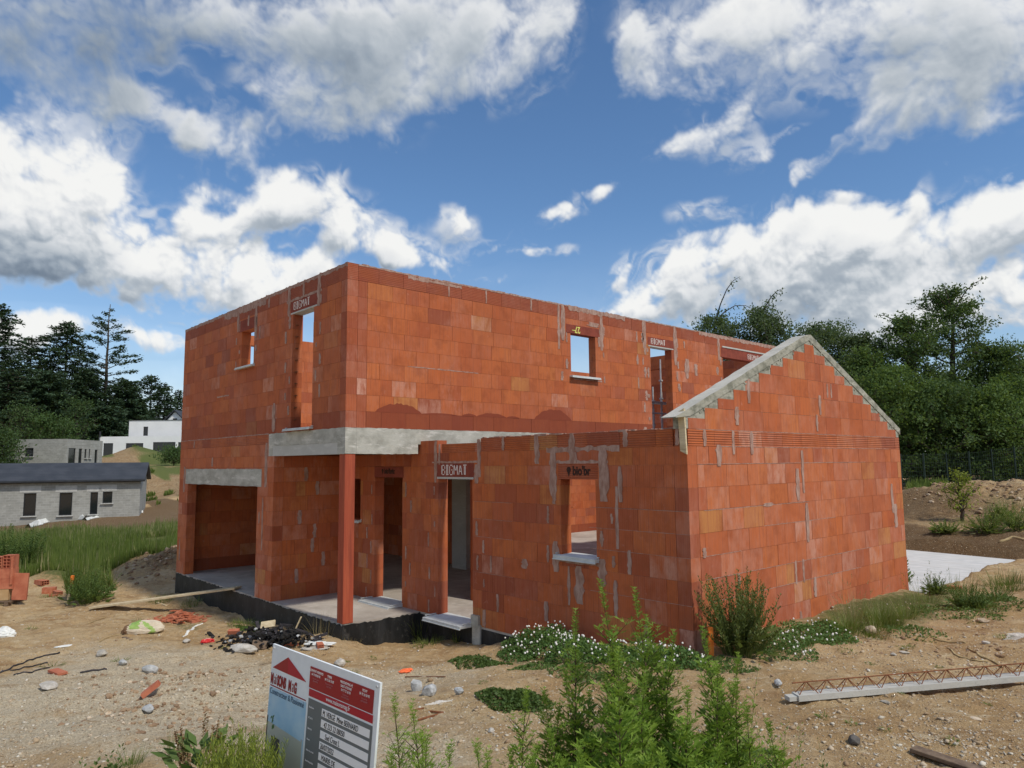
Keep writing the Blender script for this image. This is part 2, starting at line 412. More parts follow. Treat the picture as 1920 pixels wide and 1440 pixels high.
MT['clay_pale'] = simple('pale_clay', (.46, .30, .15), (.54, .37, .20), 4, 4, bs=.2)
MT['clay_inner'] = simple('hollow_brick_inside', (.20, .05, .03), (.27, .07, .04), 9, 3, bs=0)
MT['orange'] = simple('orange_paint', (.85, .20, .03), (.90, .30, .06), 9, 3, bs=0)
MT['orange_plastic'] = simple('orange_plastic', (.90, .17, .06), (.95, .22, .08), 9, 3, rough=.5, bs=.2)
MT['white_plastic'] = simple('white_film', (.66, .68, .66), (.80, .82, .80), 7, 4, rough=.45, bs=.5, bd=.02)
MT['green_plastic'] = simple('green_print', (.22, .36, .08), (.32, .46, .14), 7, 4, rough=.6, bs=.2)
MT['bag_paper'] = simple('bag_paper', (.52, .44, .33), (.64, .57, .45), 7, 4, rough=.8, bs=.5, bd=.02)
MT['bag_brown'] = simple('bag_spill', (.16, .09, .05), (.22, .13, .07), 12, 4, bs=.5)
MT['red_can'] = simple('red_film', (.62, .03, .03), (.75, .40, .38), 14, 3, rough=.4, bs=.3, lo=.5, hi=.6)
MT['cable'] = simple('black_strap', (.035, .033, .038), (.06, .055, .06), 9, 2, bs=0)
MT['rubble'] = simple('broken_brick', (.40, .12, .06), (.50, .20, .12), 9, 4, bs=.5)

def blockwork():
    m, t, b = newmat('grey_blockwork', .95, .2); P = ocoord(t)
    br = nd(t, 'ShaderNodeTexBrick'); br.offset = .5
    br.inputs['Scale'].default_value = 1; br.inputs['Brick Width'].default_value = .5; br.inputs['Row Height'].default_value = .2
    br.inputs['Mortar Size'].default_value = .012; br.inputs['Color1'].default_value = (.28, .28, .26, 1); br.inputs['Color2'].default_value = (.36, .36, .335, 1)
    br.inputs['Mortar'].default_value = (.42, .42, .40, 1)
    sp = nd(t, 'ShaderNodeSeparateXYZ'); t.links.new(P, sp.inputs[0])
    cb = nd(t, 'ShaderNodeCombineXYZ'); t.links.new(mth(t, 'ADD', sp.outputs[0], sp.outputs[1]), cb.inputs[0]); t.links.new(sp.outputs[2], cb.inputs[1])
    t.links.new(cb.outputs[0], br.inputs['Vector'])
    n = noise(t, P, 1.2, 6, .65); n2 = noise(t, P, 1, 3, .6, (2, 2, 5))
    c = mixc(t, sstep(t, n, .35, .65, 0, .5), br.outputs['Color'], (.24, .24, .22))
    c = mixc(t, sstep(t, n2, .55, .7, 0, .5), c, (.43, .43, .41))
    t.links.new(c, b.inputs['Base Color'])
    return m
MT['block'] = blockwork()
MT['block_pale'] = simple('block_lintel', (.42, .42, .40), (.50, .50, .48), 3, 4, bs=.1)
MT['render_white'] = simple('white_render', (.78, .79, .80), (.84, .85, .86), .4, 4, bs=0)
MT['frame_dark'] = simple('dark_frame', (.02, .022, .025), (.03, .032, .036), 3, 2, rough=.5, bs=0)
m_, t_, b_ = newmat('window_glass', .08, .6); b_.inputs['Base Color'].default_value = (.012, .015, .018, 1); MT['glass'] = m_
m_, t_, b_ = newmat('dark_opening', .9, .1); b_.inputs['Base Color'].default_value = (.015, .015, .016, 1); MT['void'] = m_
def roofmat():
    m, t, b = newmat('slate_tile_roof', .6, .35); P = ocoord(t)
    wv = nd(t, 'ShaderNodeTexWave', wave_type='BANDS', bands_direction='Z', wave_profile='SAW'); wv.inputs['Scale'].default_value = 2.4
    t.links.new(P, wv.inputs['Vector']); n = noise(t, P, .8, 5)
    c = mixc(t, sstep(t, n, .35, .65), (.040, .045, .055), (.058, .063, .075))
    c = mixc(t, sstep(t, wv.outputs['Fac'], .85, .97, 0, .8), c, (.018, .02, .024))
    t.links.new(c, b.inputs['Base Color']); bump(t, b, wv.outputs['Fac'], .6, .05)
    return m
MT['roof'] = roofmat()
MT['bark'] = simple('bark', (.055, .045, .036), (.10, .082, .065), 5, 5, bs=.6, bd=.03, stretch=(3, 3, .6))
MT['stem_dark'] = simple('mugwort_stem', (.045, .022, .020), (.07, .05, .03), 9, 3, bs=0)
MT['stem_green'] = simple('green_stem', (.10, .14, .03), (.15, .19, .05), 9, 3, bs=0)
MT['stem_dry'] = simple('dry_stem', (.36, .27, .14), (.46, .36, .2), 9, 3, bs=0)
MT['leaf_tree'] = leafmat('tree_leaf', (.050, .098, .032), (.115, .195, .060), .42)
MT['leaf_tree_light'] = leafmat('light_tree_leaf', (.035, .072, .022), (.075, .13, .036), .3)
MT['leaf_tree_mid'] = leafmat('mid_tree_leaf', (.075, .140, .036), (.16, .25, .065), .44)
MT['leaf_birch'] = leafmat('birch_leaf', (.060, .100, .048), (.13, .19, .085), .40)
MT['needle'] = leafmat('conifer_needles', (.030, .062, .034), (.065, .110, .052), .12)
MT['leaf_mug'] = leafmat('mugwort_leaf', (.19, .33, .042), (.36, .52, .075), .50, c3=(.40, .54, .13))
MT['leaf_yellow'] = leafmat('yellow_green_leaf', (.22, .28, .035), (.34, .40, .06), .4)
MT['leaf_weed'] = leafmat('weed_leaf', (.080, .145, .035), (.15, .23, .06), .35)
MT['leaf_dock'] = leafmat('dock_leaf', (.095, .135, .035), (.19, .22, .055), .3, c3=(.22, .15, .05))
MT['leaf_red'] = leafmat('rusty_seed_head', (.20, .085, .04), (.28, .15, .07), .3)
MT['grass'] = leafmat('grass_blade', (.10, .155, .032), (.25, .31, .075), .42, c3=(.42, .38, .2))
MT['grass_dry'] = leafmat('dry_grass', (.30, .25, .12), (.46, .38, .22), .4)
MT['clover'] = leafmat('clover_leaf', (.085, .17, .045), (.16, .28, .075), .35)
MT['petal'] = simple('white_blossom', (.72, .68, .62), (.84, .83, .79), 60, 2, bs=0)

def groundmat():
    m, t, b = newmat('site_ground', .95, .15); P = gcoord(t)
    at = nd(t, 'ShaderNodeAttribute', attribute_name='gnd')
    sp = nd(t, 'ShaderNodeSeparateColor'); t.links.new(at.outputs['Color'], sp.inputs[0])
    pale, green, dark = sp.outputs[0], sp.outputs[1], sp.outputs[2]
    n1 = noise(t, P, .9, 8, .62); n2 = noise(t, P, 6, 7, .7); n3 = noise(t, P, 45, 5, .75); n4 = noise(t, P, 2.3, 6, .6)
    c = mixc(t, sstep(t, n1, .36, .64), (.40, .275, .155), (.50, .385, .25))
    c = mixc(t, sstep(t, n4, .50, .70, 0, .75), c, (.31, .20, .115))
    c = mixc(t, sstep(t, n2, .52, .68, 0, .9), c, (.56, .46, .33))
    n7 = noise(t, P, 13, 6, .75); c = mixc(t, sstep(t, n7, .54, .70, 0, .8), c, (.22, .135, .075))
    rr = nd(t, 'ShaderNodeMapping'); rr.inputs['Rotation'].default_value = (0, 0, rad(-48)); t.links.new(P, rr.inputs[0])
    n8 = noise(t, rr.outputs[0], 1, 7, .68, (.55, 3.6, 1)); n9 = noise(t, rr.outputs[0], 1, 5, .65, (1.6, 9, 1))
    c = mixc(t, sstep(t, n8, .54, .66, 0, .75), c, (.27, .165, .085)); c = mixc(t, sstep(t, n9, .58, .70, 0, .7), c, (.56, .48, .36))
    pm = sstep(t, mth(t, 'ADD', mth(t, 'MULTIPLY', pale, 1.1), mth(t, 'SUBTRACT', mth(t, 'ADD', mth(t, 'MULTIPLY', n2, .6), mth(t, 'MULTIPLY', n4, .7)), .65)), .34, .95)
    pc = mixc(t, sstep(t, n3, .35, .66), (.38, .32, .245), (.66, .61, .53))
    c = mixc(t, mth(t, 'MULTIPLY', mth(t, 'MULTIPLY', pm, .9), sstep(t, n8, .68, .50, .35, 1)), c, pc)
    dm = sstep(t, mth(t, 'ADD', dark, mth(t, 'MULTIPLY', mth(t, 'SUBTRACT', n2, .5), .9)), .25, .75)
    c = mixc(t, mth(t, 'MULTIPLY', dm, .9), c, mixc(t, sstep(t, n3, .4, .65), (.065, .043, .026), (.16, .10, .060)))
    # grit: pale chips of every size
    for sc, wgt, thr in ((26, .85, .27), (60, .7, .30), (130, .6, .34)):
        vo = nd(t, 'ShaderNodeTexVoronoi'); vo.inputs['Scale'].default_value = sc; t.links.new(P, vo.inputs['Vector'])
        vs = nd(t, 'ShaderNodeSeparateColor'); t.links.new(vo.outputs['Color'], vs.inputs[0])
        near = sstep(t, vo.outputs['Distance'], thr, thr * .6)
        pick = sstep(t, mth(t, 'ADD', vs.outputs[0], mth(t, 'MULTIPLY', pale, .25)), .70, .80)
        cc = mixc(t, vs.outputs[1], (.50, .42, .31), (.66, .62, .54))
        cc = mixc(t, sstep(t, vs.outputs[2], .75, .8), cc, (.14, .10, .07))
        c = mixc(t, mth(t, 'MULTIPLY', mth(t, 'MULTIPLY', near, pick), wgt), c, cc)
    gm = sstep(t, mth(t, 'ADD', green, mth(t, 'MULTIPLY', mth(t, 'SUBTRACT', n2, .5), .8)), .30, .70)
    gc = mixc(t, sstep(t, n3, .3, .7), (.055, .080, .025), (.12, .145, .05))
    c = mixc(t, mth(t, 'MULTIPLY', gm, .95), c, gc)
    c = mixc(t, 1.0, c, (1.22, 1.17, 1.02), 'MULTIPLY')
    t.links.new(c, b.inputs['Base Color'])
    hh = mth(t, 'ADD', mth(t, 'ADD', mth(t, 'MULTIPLY', n2, 1.0), mth(t, 'MULTIPLY', n3, .5)), mth(t, 'MULTIPLY', n7, .7))
    bump(t, b, hh, 1.0, .06)
    return m
MT['ground'] = groundmat()
# ================================================================ terrain
CP = [(-8, -.4, -.47), (-5.5, -.4, -.47), (-3.3, -.5, -.46), (-1.5, -.6, -.34), (0, -.25, -.19), (.3, .7, -.42), (-.4, 1.3, -.5), (1.2, 1.3, -.35), (1.7, 1.2, -.27), (2.4, 1.2, -.13),
      (3.6, 1.0, .10), (5.0, 1.0, .30), (5.6, .9, .35), (6.1, 3.0, .33), (6.1, 5.5, .30), (6.1, 8.2, .27), (7.4, 6.6, .35), (9, 9, .45), (12, 7, .7), (8.5, 12, .5),
      (5.2, -3.6, .30), (9, .4, .42), (3.9, -5, .22), (6.5, -2.2, .30), (2.5, -2.0, -.02), (0, -2.5, -.22), (-3, -3, -.42), (1, -5, -.02), (-9, -3.4, -.62), (-6, -6, -.5),
      (10.7, -5.9, .95), (12.5, -2, .9), (8.2, -5.2, .62), (7, -7, .6), (9.8, -3.2, .62), (11, -2.5, .75), (13, 2, .9), (14, 8, 1.1), (12, -9, 1.1), (6, -10, .4), (20, 0, 1.2), (20, 20, 1.8),
      (-13, -1, -.75), (-16, -4, -.85), (-20, 4, -1.0), (-30, 5, -1.45), (-42, 6, -1.75), (-50, 2, -2.1), (-56, 12, -1.6), (-63, 3, -2.15), (-75, 12, -1.2), (-25, -10, -1.2), (-60, -20, -2.6),
      (-40, 20, -.8), (-70, 30, 1.2), (-90, 8, 1.2), (-95, 20, 2.6), (-113, 22, 3.7), (-125, 37, 4.5), (-140, 30, 4.7), (-150, 60, 6), (-200, 50, 7), (-120, 0, 4.2), (-180, -10, 6),
      (6.2, 14, .25), (5.2, 15.6, .1), (-3, 17.2, .8), (2, 17.4, .8), (5, 17.2, .75), (8, 17, .8), (-3, 16.75, .1), (2, 16.8, .0), (5, 16.4, .0), (-3, 24, .85), (1, 24, .95), (8, 24, 1.15), (-3, 32, 1.15), (3, 34, 1.4), (8, 40, 1.6), (-20, 30, .5), (-20, 45, 1.2), (0, 60, 2), (30, 60, 3),
      (-12, 8, -.6), (-12, 16, -.2), (-9, 5, -.45)]
CP = np.array(CP)
def base_h(x, y):
    x = np.asarray(x, float); y = np.asarray(y, float)
    num = 0; den = 0
    dcam = np.hypot(x - 3, y - 0)
    for cx, cy, cz in CP:
        s = .6 + .12 * math.hypot(cx - 3, cy)
        d2 = ((x - cx) ** 2 + (y - cy) ** 2) + (.35 * s) ** 2
        wgt = 1.0 / d2 ** 1.75 * s ** 1.2
        num = num + wgt * cz; den = den + wgt
    return num / den
def gauss(x, y, cx, cy, rx, ry, rot=0):
    c, s = math.cos(rad(rot)), math.sin(rad(rot)); dx, dy = x - cx, y - cy
    return np.exp(-((dx * c + dy * s) / rx) ** 2 - ((-dx * s + dy * c) / ry) ** 2)
def P3(x, y, s, z=0.0): return np.stack([x * s, y * s, np.full(np.shape(x), z)], -1)
TERR = [(0.0, 7.9), (0.0, 16.2), (5.9, 16.2), (5.9, 10.6), (5.0, 9.2), (5.0, 7.9)]
MND = at_depth(262, 852, 112.)
def terrain(x, y, fine=True):
    x = np.asarray(x, float); y = np.asarray(y, float)
    h = base_h(x, y)
    # spoil heaps and lumps
    h = h + .85 * gauss(x, y, -11.7, 1.5, 1.35, 1.6, 10) + .45 * gauss(x, y, -13.4, .4, 1.3, .8)
    h = h + .30 * gauss(x, y, -14.0, -1.5, .9, .6)
    h = h + .13 * gauss(x, y, 1.6, -2.6, 1.1, .7, 20) + .10 * gauss(x, y, .2, -3.2, .9, .6) + .07 * gauss(x, y, 3.0, -1.9, .6, .4)
    h = h + .92 * gauss(x, y, 3.6, 23, 4.2, 2.0, 10) + .30 * gauss(x, y, -4.5, 21.5, 3.5, 2.2) + .4 * gauss(x, y, 9, 22, 3, 2.5)
    h = h + 1.9 * gauss(x, y, MND[0], MND[1], 5.5, 4.0, 20) + .7 * gauss(x, y, MND[0] + 5, MND[1] + 9, 5, 5)
    d = np.hypot(x - 4, y + 1)
    amp = np.clip(d / 40, .25, 2.0)
    h = h + amp * .22 * (fbm(P3(x, y, .35), 3, .5, 3) - .5)
    if fine:
        near = np.clip(1.5 - d / 26, 0, 1)
        h = h + near * (.13 * (fbm(P3(x, y, 1.6), 6, .58, 9) - .5) + .05 * (fbm(P3(x, y, 7.), 4, .6, 39) - .5) + .13 * (fbm(np.stack([(x * .67 + y * .74) * .5, (-x * .74 + y * .67) * 2.6, x * 0], -1), 4, .55, 47) - .5) + .07 * np.abs(fbm(P3(x, y, 4.2, 3.), 4, .6, 19) - .5))
        lump = gauss(x, y, 1.4, -2.9, 2.2, 1.3, 15)
        h = h + lump * .12 * np.clip(fbm(P3(x, y, 5.0, 7.), 4, .6, 29) - .45, 0, 1) * 2
        heaps = gauss(x, y, -11.6, 1.5, 2.2, 2.2) + gauss(x, y, 3, 22.5, 8, 3.5)
        h = h + np.clip(heaps, 0, 1) * .35 * (fbm(P3(x, y, 2.2, 5.), 5, .6, 31) - .5)
    return h
def inside_fp(x, y):
    m = ((x > -7.97) & (x < -.08) & (y > .10) & (y < 15.9)) | ((x > -.2) & (x < 5.44) & (y > 1.62) & (y < 7.9))
    m |= (x > -.2) & (x < 5.85) & (y > 7.7) & (y < 16.25)
    return m
def final_h(x, y, fine=True):
    h = terrain(x, y, fine)
    return np.where(inside_fp(x, y), np.minimum(h, -.30), h)
def zg(x, y): return float(hq(x, y))
def on_ground(px, py):
    """point where the photo pixel meets the terrain"""
    r = ray(px, py); ts = np.linspace(2.2, 90, 900)
    P = CAM[None] + r[None] * ts[:, None]
    hh = hq(P[:, 0], P[:, 1]); k = np.argmax(P[:, 2] < hh)
    if k == 0: k = len(ts) - 1
    a = (P[k - 1, 2] - hh[k - 1]); b = (hh[k] - P[k, 2]); f = a / max(a + b, 1e-6)
    q = P[k - 1] * (1 - f) + P[k] * f
    return q
def ground_attr(x, y):
    n = fbm(P3(x, y, .8, 2.), 4, .55, 51)
    n2 = fbm(P3(x, y, .28, 6.), 3, .5, 57)
    pale = .95 * gauss(x, y, 1.6, -3.0, 3.0, 1.6, 25) + .55 * gauss(x, y, 4.5, -3.3, 2.2, 1.0, 30) + .5 * gauss(x, y, -1, -2.2, 2.2, 1.1, 10) + .35 * gauss(x, y, 2, -5.2, 2.5, 1) + .35 * gauss(x, y, 3.4, -.6, 1.3, .6) + .30 * gauss(x, y, 7.7, 1.5, 1.5, .8) + .35 * gauss(x, y, 5.9, -2.6, .9, .6)
    pale = pale + .35 * gauss(x, y, -2.5, -3.2, 3.5, 1.2, 10) + .35 * gauss(x, y, 1.5, -3.8, 3.2, 1.6, 25) + .45 * (n - .5)
    # green ground
    gfield = ss(-x, 11.5, 14.5) * ss(y + .25 * x, -6.5, -4) * (1 - ss(-x, 42, 46))
    green = gfield * 1.1
    far = ss(-x, 64, 70)
    green = green + far * ss(n2, .46, .6) * .8
    green = green + .8 * gauss(x, y, 6.1, 5.8, .9, 3.2) + .5 * gauss(x, y, 4.2, .5, 2.0, .7) + .7 * gauss(x, y, 9, 11.5, 2.5, 2.0) + .8 * gauss(x, y, 7.5, 19.2, 4, 1.5) + .5 * gauss(x, y, 8.6, -2.6, 1.6, 1.2)
    green = green + ss(y, 40, 60) * .9 + ss(x, 13, 18) * .8 + ss(-x, 12, 20) * ss(y, 20, 30) * .8
    green = green + .5 * gauss(x, y, -3.8, -1.1, 1.1, .35)
    dark = .75 * gauss(x, y, -11.6, 1.5, 1.6, 1.8) * ss(n, .35, .55) + .9 * ss(y, 15.3, 15.8) * (1 - ss(y, 17.0, 17.5)) * (1 - ss(x, 6.5, 8)) + .8 * ss(y, 26, 28) * (1 - ss(y, 60, 70)) * (1 - ss(x, 12, 16)) * ss(x, -12, -6) + .9 * ss(y, 16.35, 16.6) * (1 - ss(y, 17.3, 17.9)) + .9 * gauss(x, y, -3, 20.5, 4.5, 1.8) + .42 * ss(y, 17, 18) * (1 - ss(y, 27, 30)) * (1 - ss(x, 14, 20)) * ss(x, -14, -8)  # dark earth; under the far trees the tone also paints in their shade
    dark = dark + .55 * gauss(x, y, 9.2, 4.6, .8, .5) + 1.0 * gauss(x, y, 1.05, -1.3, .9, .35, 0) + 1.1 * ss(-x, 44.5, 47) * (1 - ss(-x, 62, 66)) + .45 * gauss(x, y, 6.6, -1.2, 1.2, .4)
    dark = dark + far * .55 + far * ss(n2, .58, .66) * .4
    return np.stack([np.clip(pale, 0, 1), np.clip(green, 0, 1), np.clip(dark, 0, 1), np.ones(np.shape(x))], -1)
def axis(lo, hi, step, far_lo, far_hi, g=1.09):
    mid = list(np.arange(lo, hi, step)); s = step; v = hi; out = []
    while v < far_hi: out.append(v); s *= g; v += s
    out.append(far_hi); s = step; v = lo; inn = []
    while v > far_lo:
        s *= g; v -= s; inn.append(v)
    return np.array(inn[::-1] + mid + out)
GR = {}
def hq(x, y):
    """terrain height looked up on the built grid"""
    x = np.asarray(x, float); y = np.asarray(y, float)
    i = np.clip(np.searchsorted(GR['x'], x) - 1, 0, len(GR['x']) - 2); j = np.clip(np.searchsorted(GR['y'], y) - 1, 0, len(GR['y']) - 2)
    u = (x - GR['x'][i]) / (GR['x'][i + 1] - GR['x'][i]); v = (y - GR['y'][j]) / (GR['y'][j + 1] - GR['y'][j]); H = GR['h']
    return H[j, i] * (1 - u) * (1 - v) + H[j, i + 1] * u * (1 - v) + H[j + 1, i] * (1 - u) * v + H[j + 1, i + 1] * u * v
def build_ground():
    xs = axis(-15, 12.5, .055, -900, 700, 1.05); ys = axis(-7, 10, .055, -700, 900, 1.028)
    Xg, Yg = np.meshgrid(xs, ys)
    h = final_h(Xg, Yg)
    r = np.hypot(Xg, Yg); h = h * (1 - ss(r, 260, 420)) + 4.0 * ss(r, 260, 420)
    GR['x'] = xs; GR['y'] = ys; GR['h'] = terrain(Xg, Yg)
    V = np.stack([Xg, Yg, h], -1).reshape(-1, 3)
    F = gridfaces(*Xg.shape)[:, ::-1]
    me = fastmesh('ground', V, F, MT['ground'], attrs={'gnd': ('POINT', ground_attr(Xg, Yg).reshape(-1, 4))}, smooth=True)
    tag(obj('ground', me), kind='structure')
build_ground()
# ================================================================ mesh accumulators
class MB:
    def __init__(s): s.V = []; s.F = []; s.M = []; s.A = []
    def add(s, vs, fs, mi=0, at=(0, 0, 0, 0)):
        o = len(s.V); s.V += [tuple(v) for v in vs]
        for f in fs: s.F.append(tuple(i + o for i in f)); s.M.append(mi); s.A.append(at)
    def box(s, lo, hi, mi=0, at=(0, 0, 0, 0)):
        x0, y0, z0 = lo; x1, y1, z1 = hi
        if x1 < x0: x0, x1 = x1, x0
        if y1 < y0: y0, y1 = y1, y0
        if z1 < z0: z0, z1 = z1, z0
        s.add([(x0, y0, z0), (x1, y0, z0), (x1, y1, z0), (x0, y1, z0), (x0, y0, z1), (x1, y0, z1), (x1, y1, z1), (x0, y1, z1)],
              [(0, 3, 2, 1), (4, 5, 6, 7), (0, 1, 5, 4), (1, 2, 6, 5), (2, 3, 7, 6), (3, 0, 4, 7)], mi, at)
    def obox(s, c, ax, ay, az, hx, hy, hz, mi=0, at=(0, 0, 0, 0)):
        c, ax, ay, az = [np.array(v, float) for v in (c, ax, ay, az)]
        vs = [c + ax * hx * i + ay * hy * j + az * hz * k for k in (-1, 1) for i, j in ((-1, -1), (1, -1), (1, 1), (-1, 1))]
        s.add(vs, [(0, 3, 2, 1), (4, 5, 6, 7), (0, 1, 5, 4), (1, 2, 6, 5), (2, 3, 7, 6), (3, 0, 4, 7)], mi, at)
    def tube(s, pts, radii, n=6, mi=0, cap=True):
        pts = [np.array(p, float) for p in pts]; k = len(pts)
        if isinstance(radii, (int, float)): radii = [radii] * k
        o = len(s.V); ref = np.array([.3, .2, .93])
        for i, p in enumerate(pts):
            d = pts[min(i + 1, k - 1)] - pts[max(i - 1, 0)]; d = d / (np.linalg.norm(d) + 1e-9)
            a = np.cross(d, ref)
            if np.linalg.norm(a) < .1: a = np.cross(d, [1, 0, 0])
            a /= np.linalg.norm(a); b = np.cross(d, a)
            for j in range(n):
                t = 2 * math.pi * j / n; s.V.append(tuple(p + (a * math.cos(t) + b * math.sin(t)) * radii[i]))
        for i in range(k - 1):
            for j in range(n):
                s.F.append((o + i * n + j, o + i * n + (j + 1) % n, o + (i + 1) * n + (j + 1) % n, o + (i + 1) * n + j)); s.M.append(mi); s.A.append((0, 0, 0, 0))
        if cap:
            s.F.append(tuple(o + j for j in range(n))[::-1]); s.M.append(mi); s.A.append((0, 0, 0, 0))
            s.F.append(tuple(o + (k - 1) * n + j for j in range(n))); s.M.append(mi); s.A.append((0, 0, 0, 0))
    def build(s, name, mats, parent=None, smooth=False, attr=False):
        me = D.meshes.new(name); me.from_pydata(s.V, [], s.F)
        for m in (mats if isinstance(mats, (list, tuple)) else [mats]): me.materials.append(m)
        me.polygons.foreach_set('material_index', s.M)
        if attr:
            a = me.attributes.new('blk', 'FLOAT_COLOR', 'FACE'); a.data.foreach_set('color', np.array(s.A, np.float32).ravel())
        if smooth: me.polygons.foreach_set('use_smooth', [True] * len(s.F))
        me.update()
        return obj(name, me, parent)
def empty(name, loc=(0, 0, 0), parent=None):
    o = D.objects.new(name, None); COL.objects.link(o); o.location = loc; o.empty_display_size = .2
    if parent: o.parent = parent
    return o
def rsub(rects, hole):
    hs0, hz0, hs1, hz1 = hole; out = []
    for (a, b, c, d) in rects:
        if hs1 <= a or hs0 >= c or hz1 <= b or hz0 >= d: out.append((a, b, c, d)); continue
        if b < hz0: out.append((a, b, c, hz0))
        if d > hz1: out.append((a, hz1, c, d))
        zb, zt = max(b, hz0), min(d, hz1)
        if a < hs0: out.append((a, zb, hs0, zt))
        if c > hs1: out.append((hs1, zb, c, zt))
    return out
def clean(rects): return [r for r in rects if r[2] - r[0] > .012 and r[3] - r[1] > .012]

class Wall:
    """block wall in the plane  origin + s*dir ; outer face looks along nrm, body lies behind it"""
    def __init__(w, name, origin, dr, nrm, t, seed, pale=.3, jointpale=False, sg=.11, och=.02, dk=.05):
        w.sg = sg; w.och = och; w.dk = dk; w.mean = .50 if jointpale else .58
        w.o = np.array(origin, float); w.d = np.array(dr, float); w.n = np.array(nrm, float); w.t = t
        w.name = name; w.mb = MB(); w.R = random.Random(seed); w.holes = []; w.pale = pale; w.jp = 1 if jointpale else 0
    def P(w, s, z, q=0): return w.o + w.d * s + w.n * q + np.array([0, 0, z])
    def slab(w, r, q0, q1, mi, at):
        a, b, c, d = r
        vs = [w.P(a, b, q0), w.P(c, b, q0), w.P(c, d, q0), w.P(a, d, q0), w.P(a, b, q1), w.P(c, b, q1), w.P(c, d, q1), w.P(a, d, q1)]
        flip = np.dot(np.cross(w.d, [0, 0, 1]), w.n) < 0
        fs = [(0, 3, 2, 1), (4, 5, 6, 7), (0, 1, 5, 4), (1, 2, 6, 5), (2, 3, 7, 6), (3, 0, 4, 7)]
        if flip: fs = [f[::-1] for f in fs]
        w.mb.add(vs, fs, mi, at)
    def tone(w, z=0):
        R = w.R; t = min(1, max(0, R.gauss(w.mean, w.sg)))
        if R.random() < w.och: t = R.uniform(.93, 1)
        if R.random() < w.dk: t = R.uniform(.05, .3)
        p = w.pale * R.random() * .7
        if R.random() < w.pale * .22: p = R.uniform(.4, .85)
        return t, p
    def course(w, s0, s1, z0, z1, bl=.5, off=0.0, mi=0, gap=.0045, wet=0.0, sub=True, ends=None, tone=None, palef=1.0):
        """a row of blocks; each gets its own tone"""
        s = s0 - off; cuts = []
        while s < s1 - 1e-6:
            e = s + bl * (1 if w.R.random() > .07 else w.R.uniform(.55, .9))
            if s1 - e < .08: e = s1
            cuts.append((max(s, s0), min(e, s1))); s = e
        for a, c in cuts:
            if c - a < .015: continue
            rs = [(a + gap / 2, z0 + gap * .3, c - gap / 2, z1 - gap * .45)]
            for h in w.holes: rs = rsub(rs, h)
            t, p = w.tone(); p *= palef
            if tone is not None: t = tone + w.R.uniform(-.08, .08)
            dq = w.R.uniform(-.002, .002); rnd = w.R.random()
            for r in clean(rs):
                if sub and mi == 0 and r[2] - r[0] > .3 and w.R.random() < .22:      # two clay tones within one block
                    mid = r[0] + (r[2] - r[0]) * w.R.uniform(.3, .7)
                    w.slab((r[0], r[1], mid, r[3]), dq, -w.t + .001, mi, (t, p, rnd, wet))
                    w.slab((mid, r[1], r[2], r[3]), dq, -w.t + .001, mi, (min(1, max(0, t + w.R.choice((-.16, .12)))), p * w.R.uniform(0, 1.4), w.R.random(), wet))
                else: w.slab(r, dq, -w.t + .001, mi, (t, p, rnd, wet))
        core = [(s0 + .003, z0, s1 - .003, z1)]
        for h in w.holes: core = rsub(core, (h[0] - .003, h[1] - .003, h[2] + .003, h[3] + .003))
        for r in clean(core): w.slab(r, -.005, -w.t + .006, 2 + w.jp, (0, 0, 0, 0))
    def smear(w, s, z0, z1, wd, jag=.35, mi=4, q=.004):
        R = w.R; n = 9; L = []; Rr = []; w.k = getattr(w, 'k', 0) + 1; q = q + .00035 * (w.k % 14)
        for i in range(n):
            f = i / (n - 1); z = z0 + (z1 - z0) * f
            k = 1 - .35 * abs(2 * f - 1) ** 3
            L.append((s - wd / 2 * k * (1 + R.uniform(-jag, jag)), z)); Rr.append((s + wd / 2 * k * (1 + R.uniform(-jag, jag)), z))
        out = L + Rr[::-1]; m = len(out)
        vs = [w.P(a, b, q) for a, b in out] + [w.P(a, b, -.004) for a, b in out]
        flip = np.dot(np.cross(w.d, [0, 0, 1]), w.n) < 0
        # strips between left and right edges
        fs = []
        for i in range(n - 1): fs.append((i, m - 1 - i, m - 2 - i, i + 1))
        for i in range(m): fs.append((i, i + m, (i + 1) % m + m, (i + 1) % m))
        if flip: fs = [f[::-1] for f in fs]
        w.mb.add(vs, fs, mi, (0, 0, 0, 0))
    def hsmear(w, s0, s1, z, th, mi=4):
        R = w.R; n = max(4, int((s1 - s0) / .06)); T = []; B = []; w.hk = getattr(w, 'hk', 0) + 1; hq = .0025 + .0002 * (w.hk % 5)
        for i in range(n + 1):
            s = s0 + (s1 - s0) * i / n
            T.append((s, z + th * R.uniform(.2, .7))); B.append((s, z - th * R.uniform(.2, .7)))
        m = n + 1; vs = [w.P(a, b, hq) for a, b in B] + [w.P(a, b, hq) for a, b in T]
        fs = [(i, i + 1, m + i + 1, m + i) for i in range(n)]
        flip = np.dot(np.cross(w.d, [0, 0, 1]), w.n) < 0
        if flip: fs = [f[::-1] for f in fs]
        w.mb.add(vs, fs, mi, (0, 0, 0, 0))
    def flank(w, s, zs, side=1, wd=.075):
        """mortar-filled vertical joints beside an opening, alternate courses stepped"""
        for i, (a, b) in enumerate(zip(zs[:-1], zs[1:])):
            if w.R.random() < .28: continue
            o = (.11 if i % 2 else .27) * side + w.R.uniform(-.02, .02); k = w.R.uniform(0, .1)
            w.smear(s + o, a + .01 + k * w.R.random(), b - .005 - k, wd * w.R.uniform(.45, 1.15), jag=.5)
    def build(w, parent): return w.mb.build('wall', [MT['brick'], MT['rib'], MT['joint'], MT['joint_pale'], MT['mortar'], MT['rib_soft']], parent, attr=True)

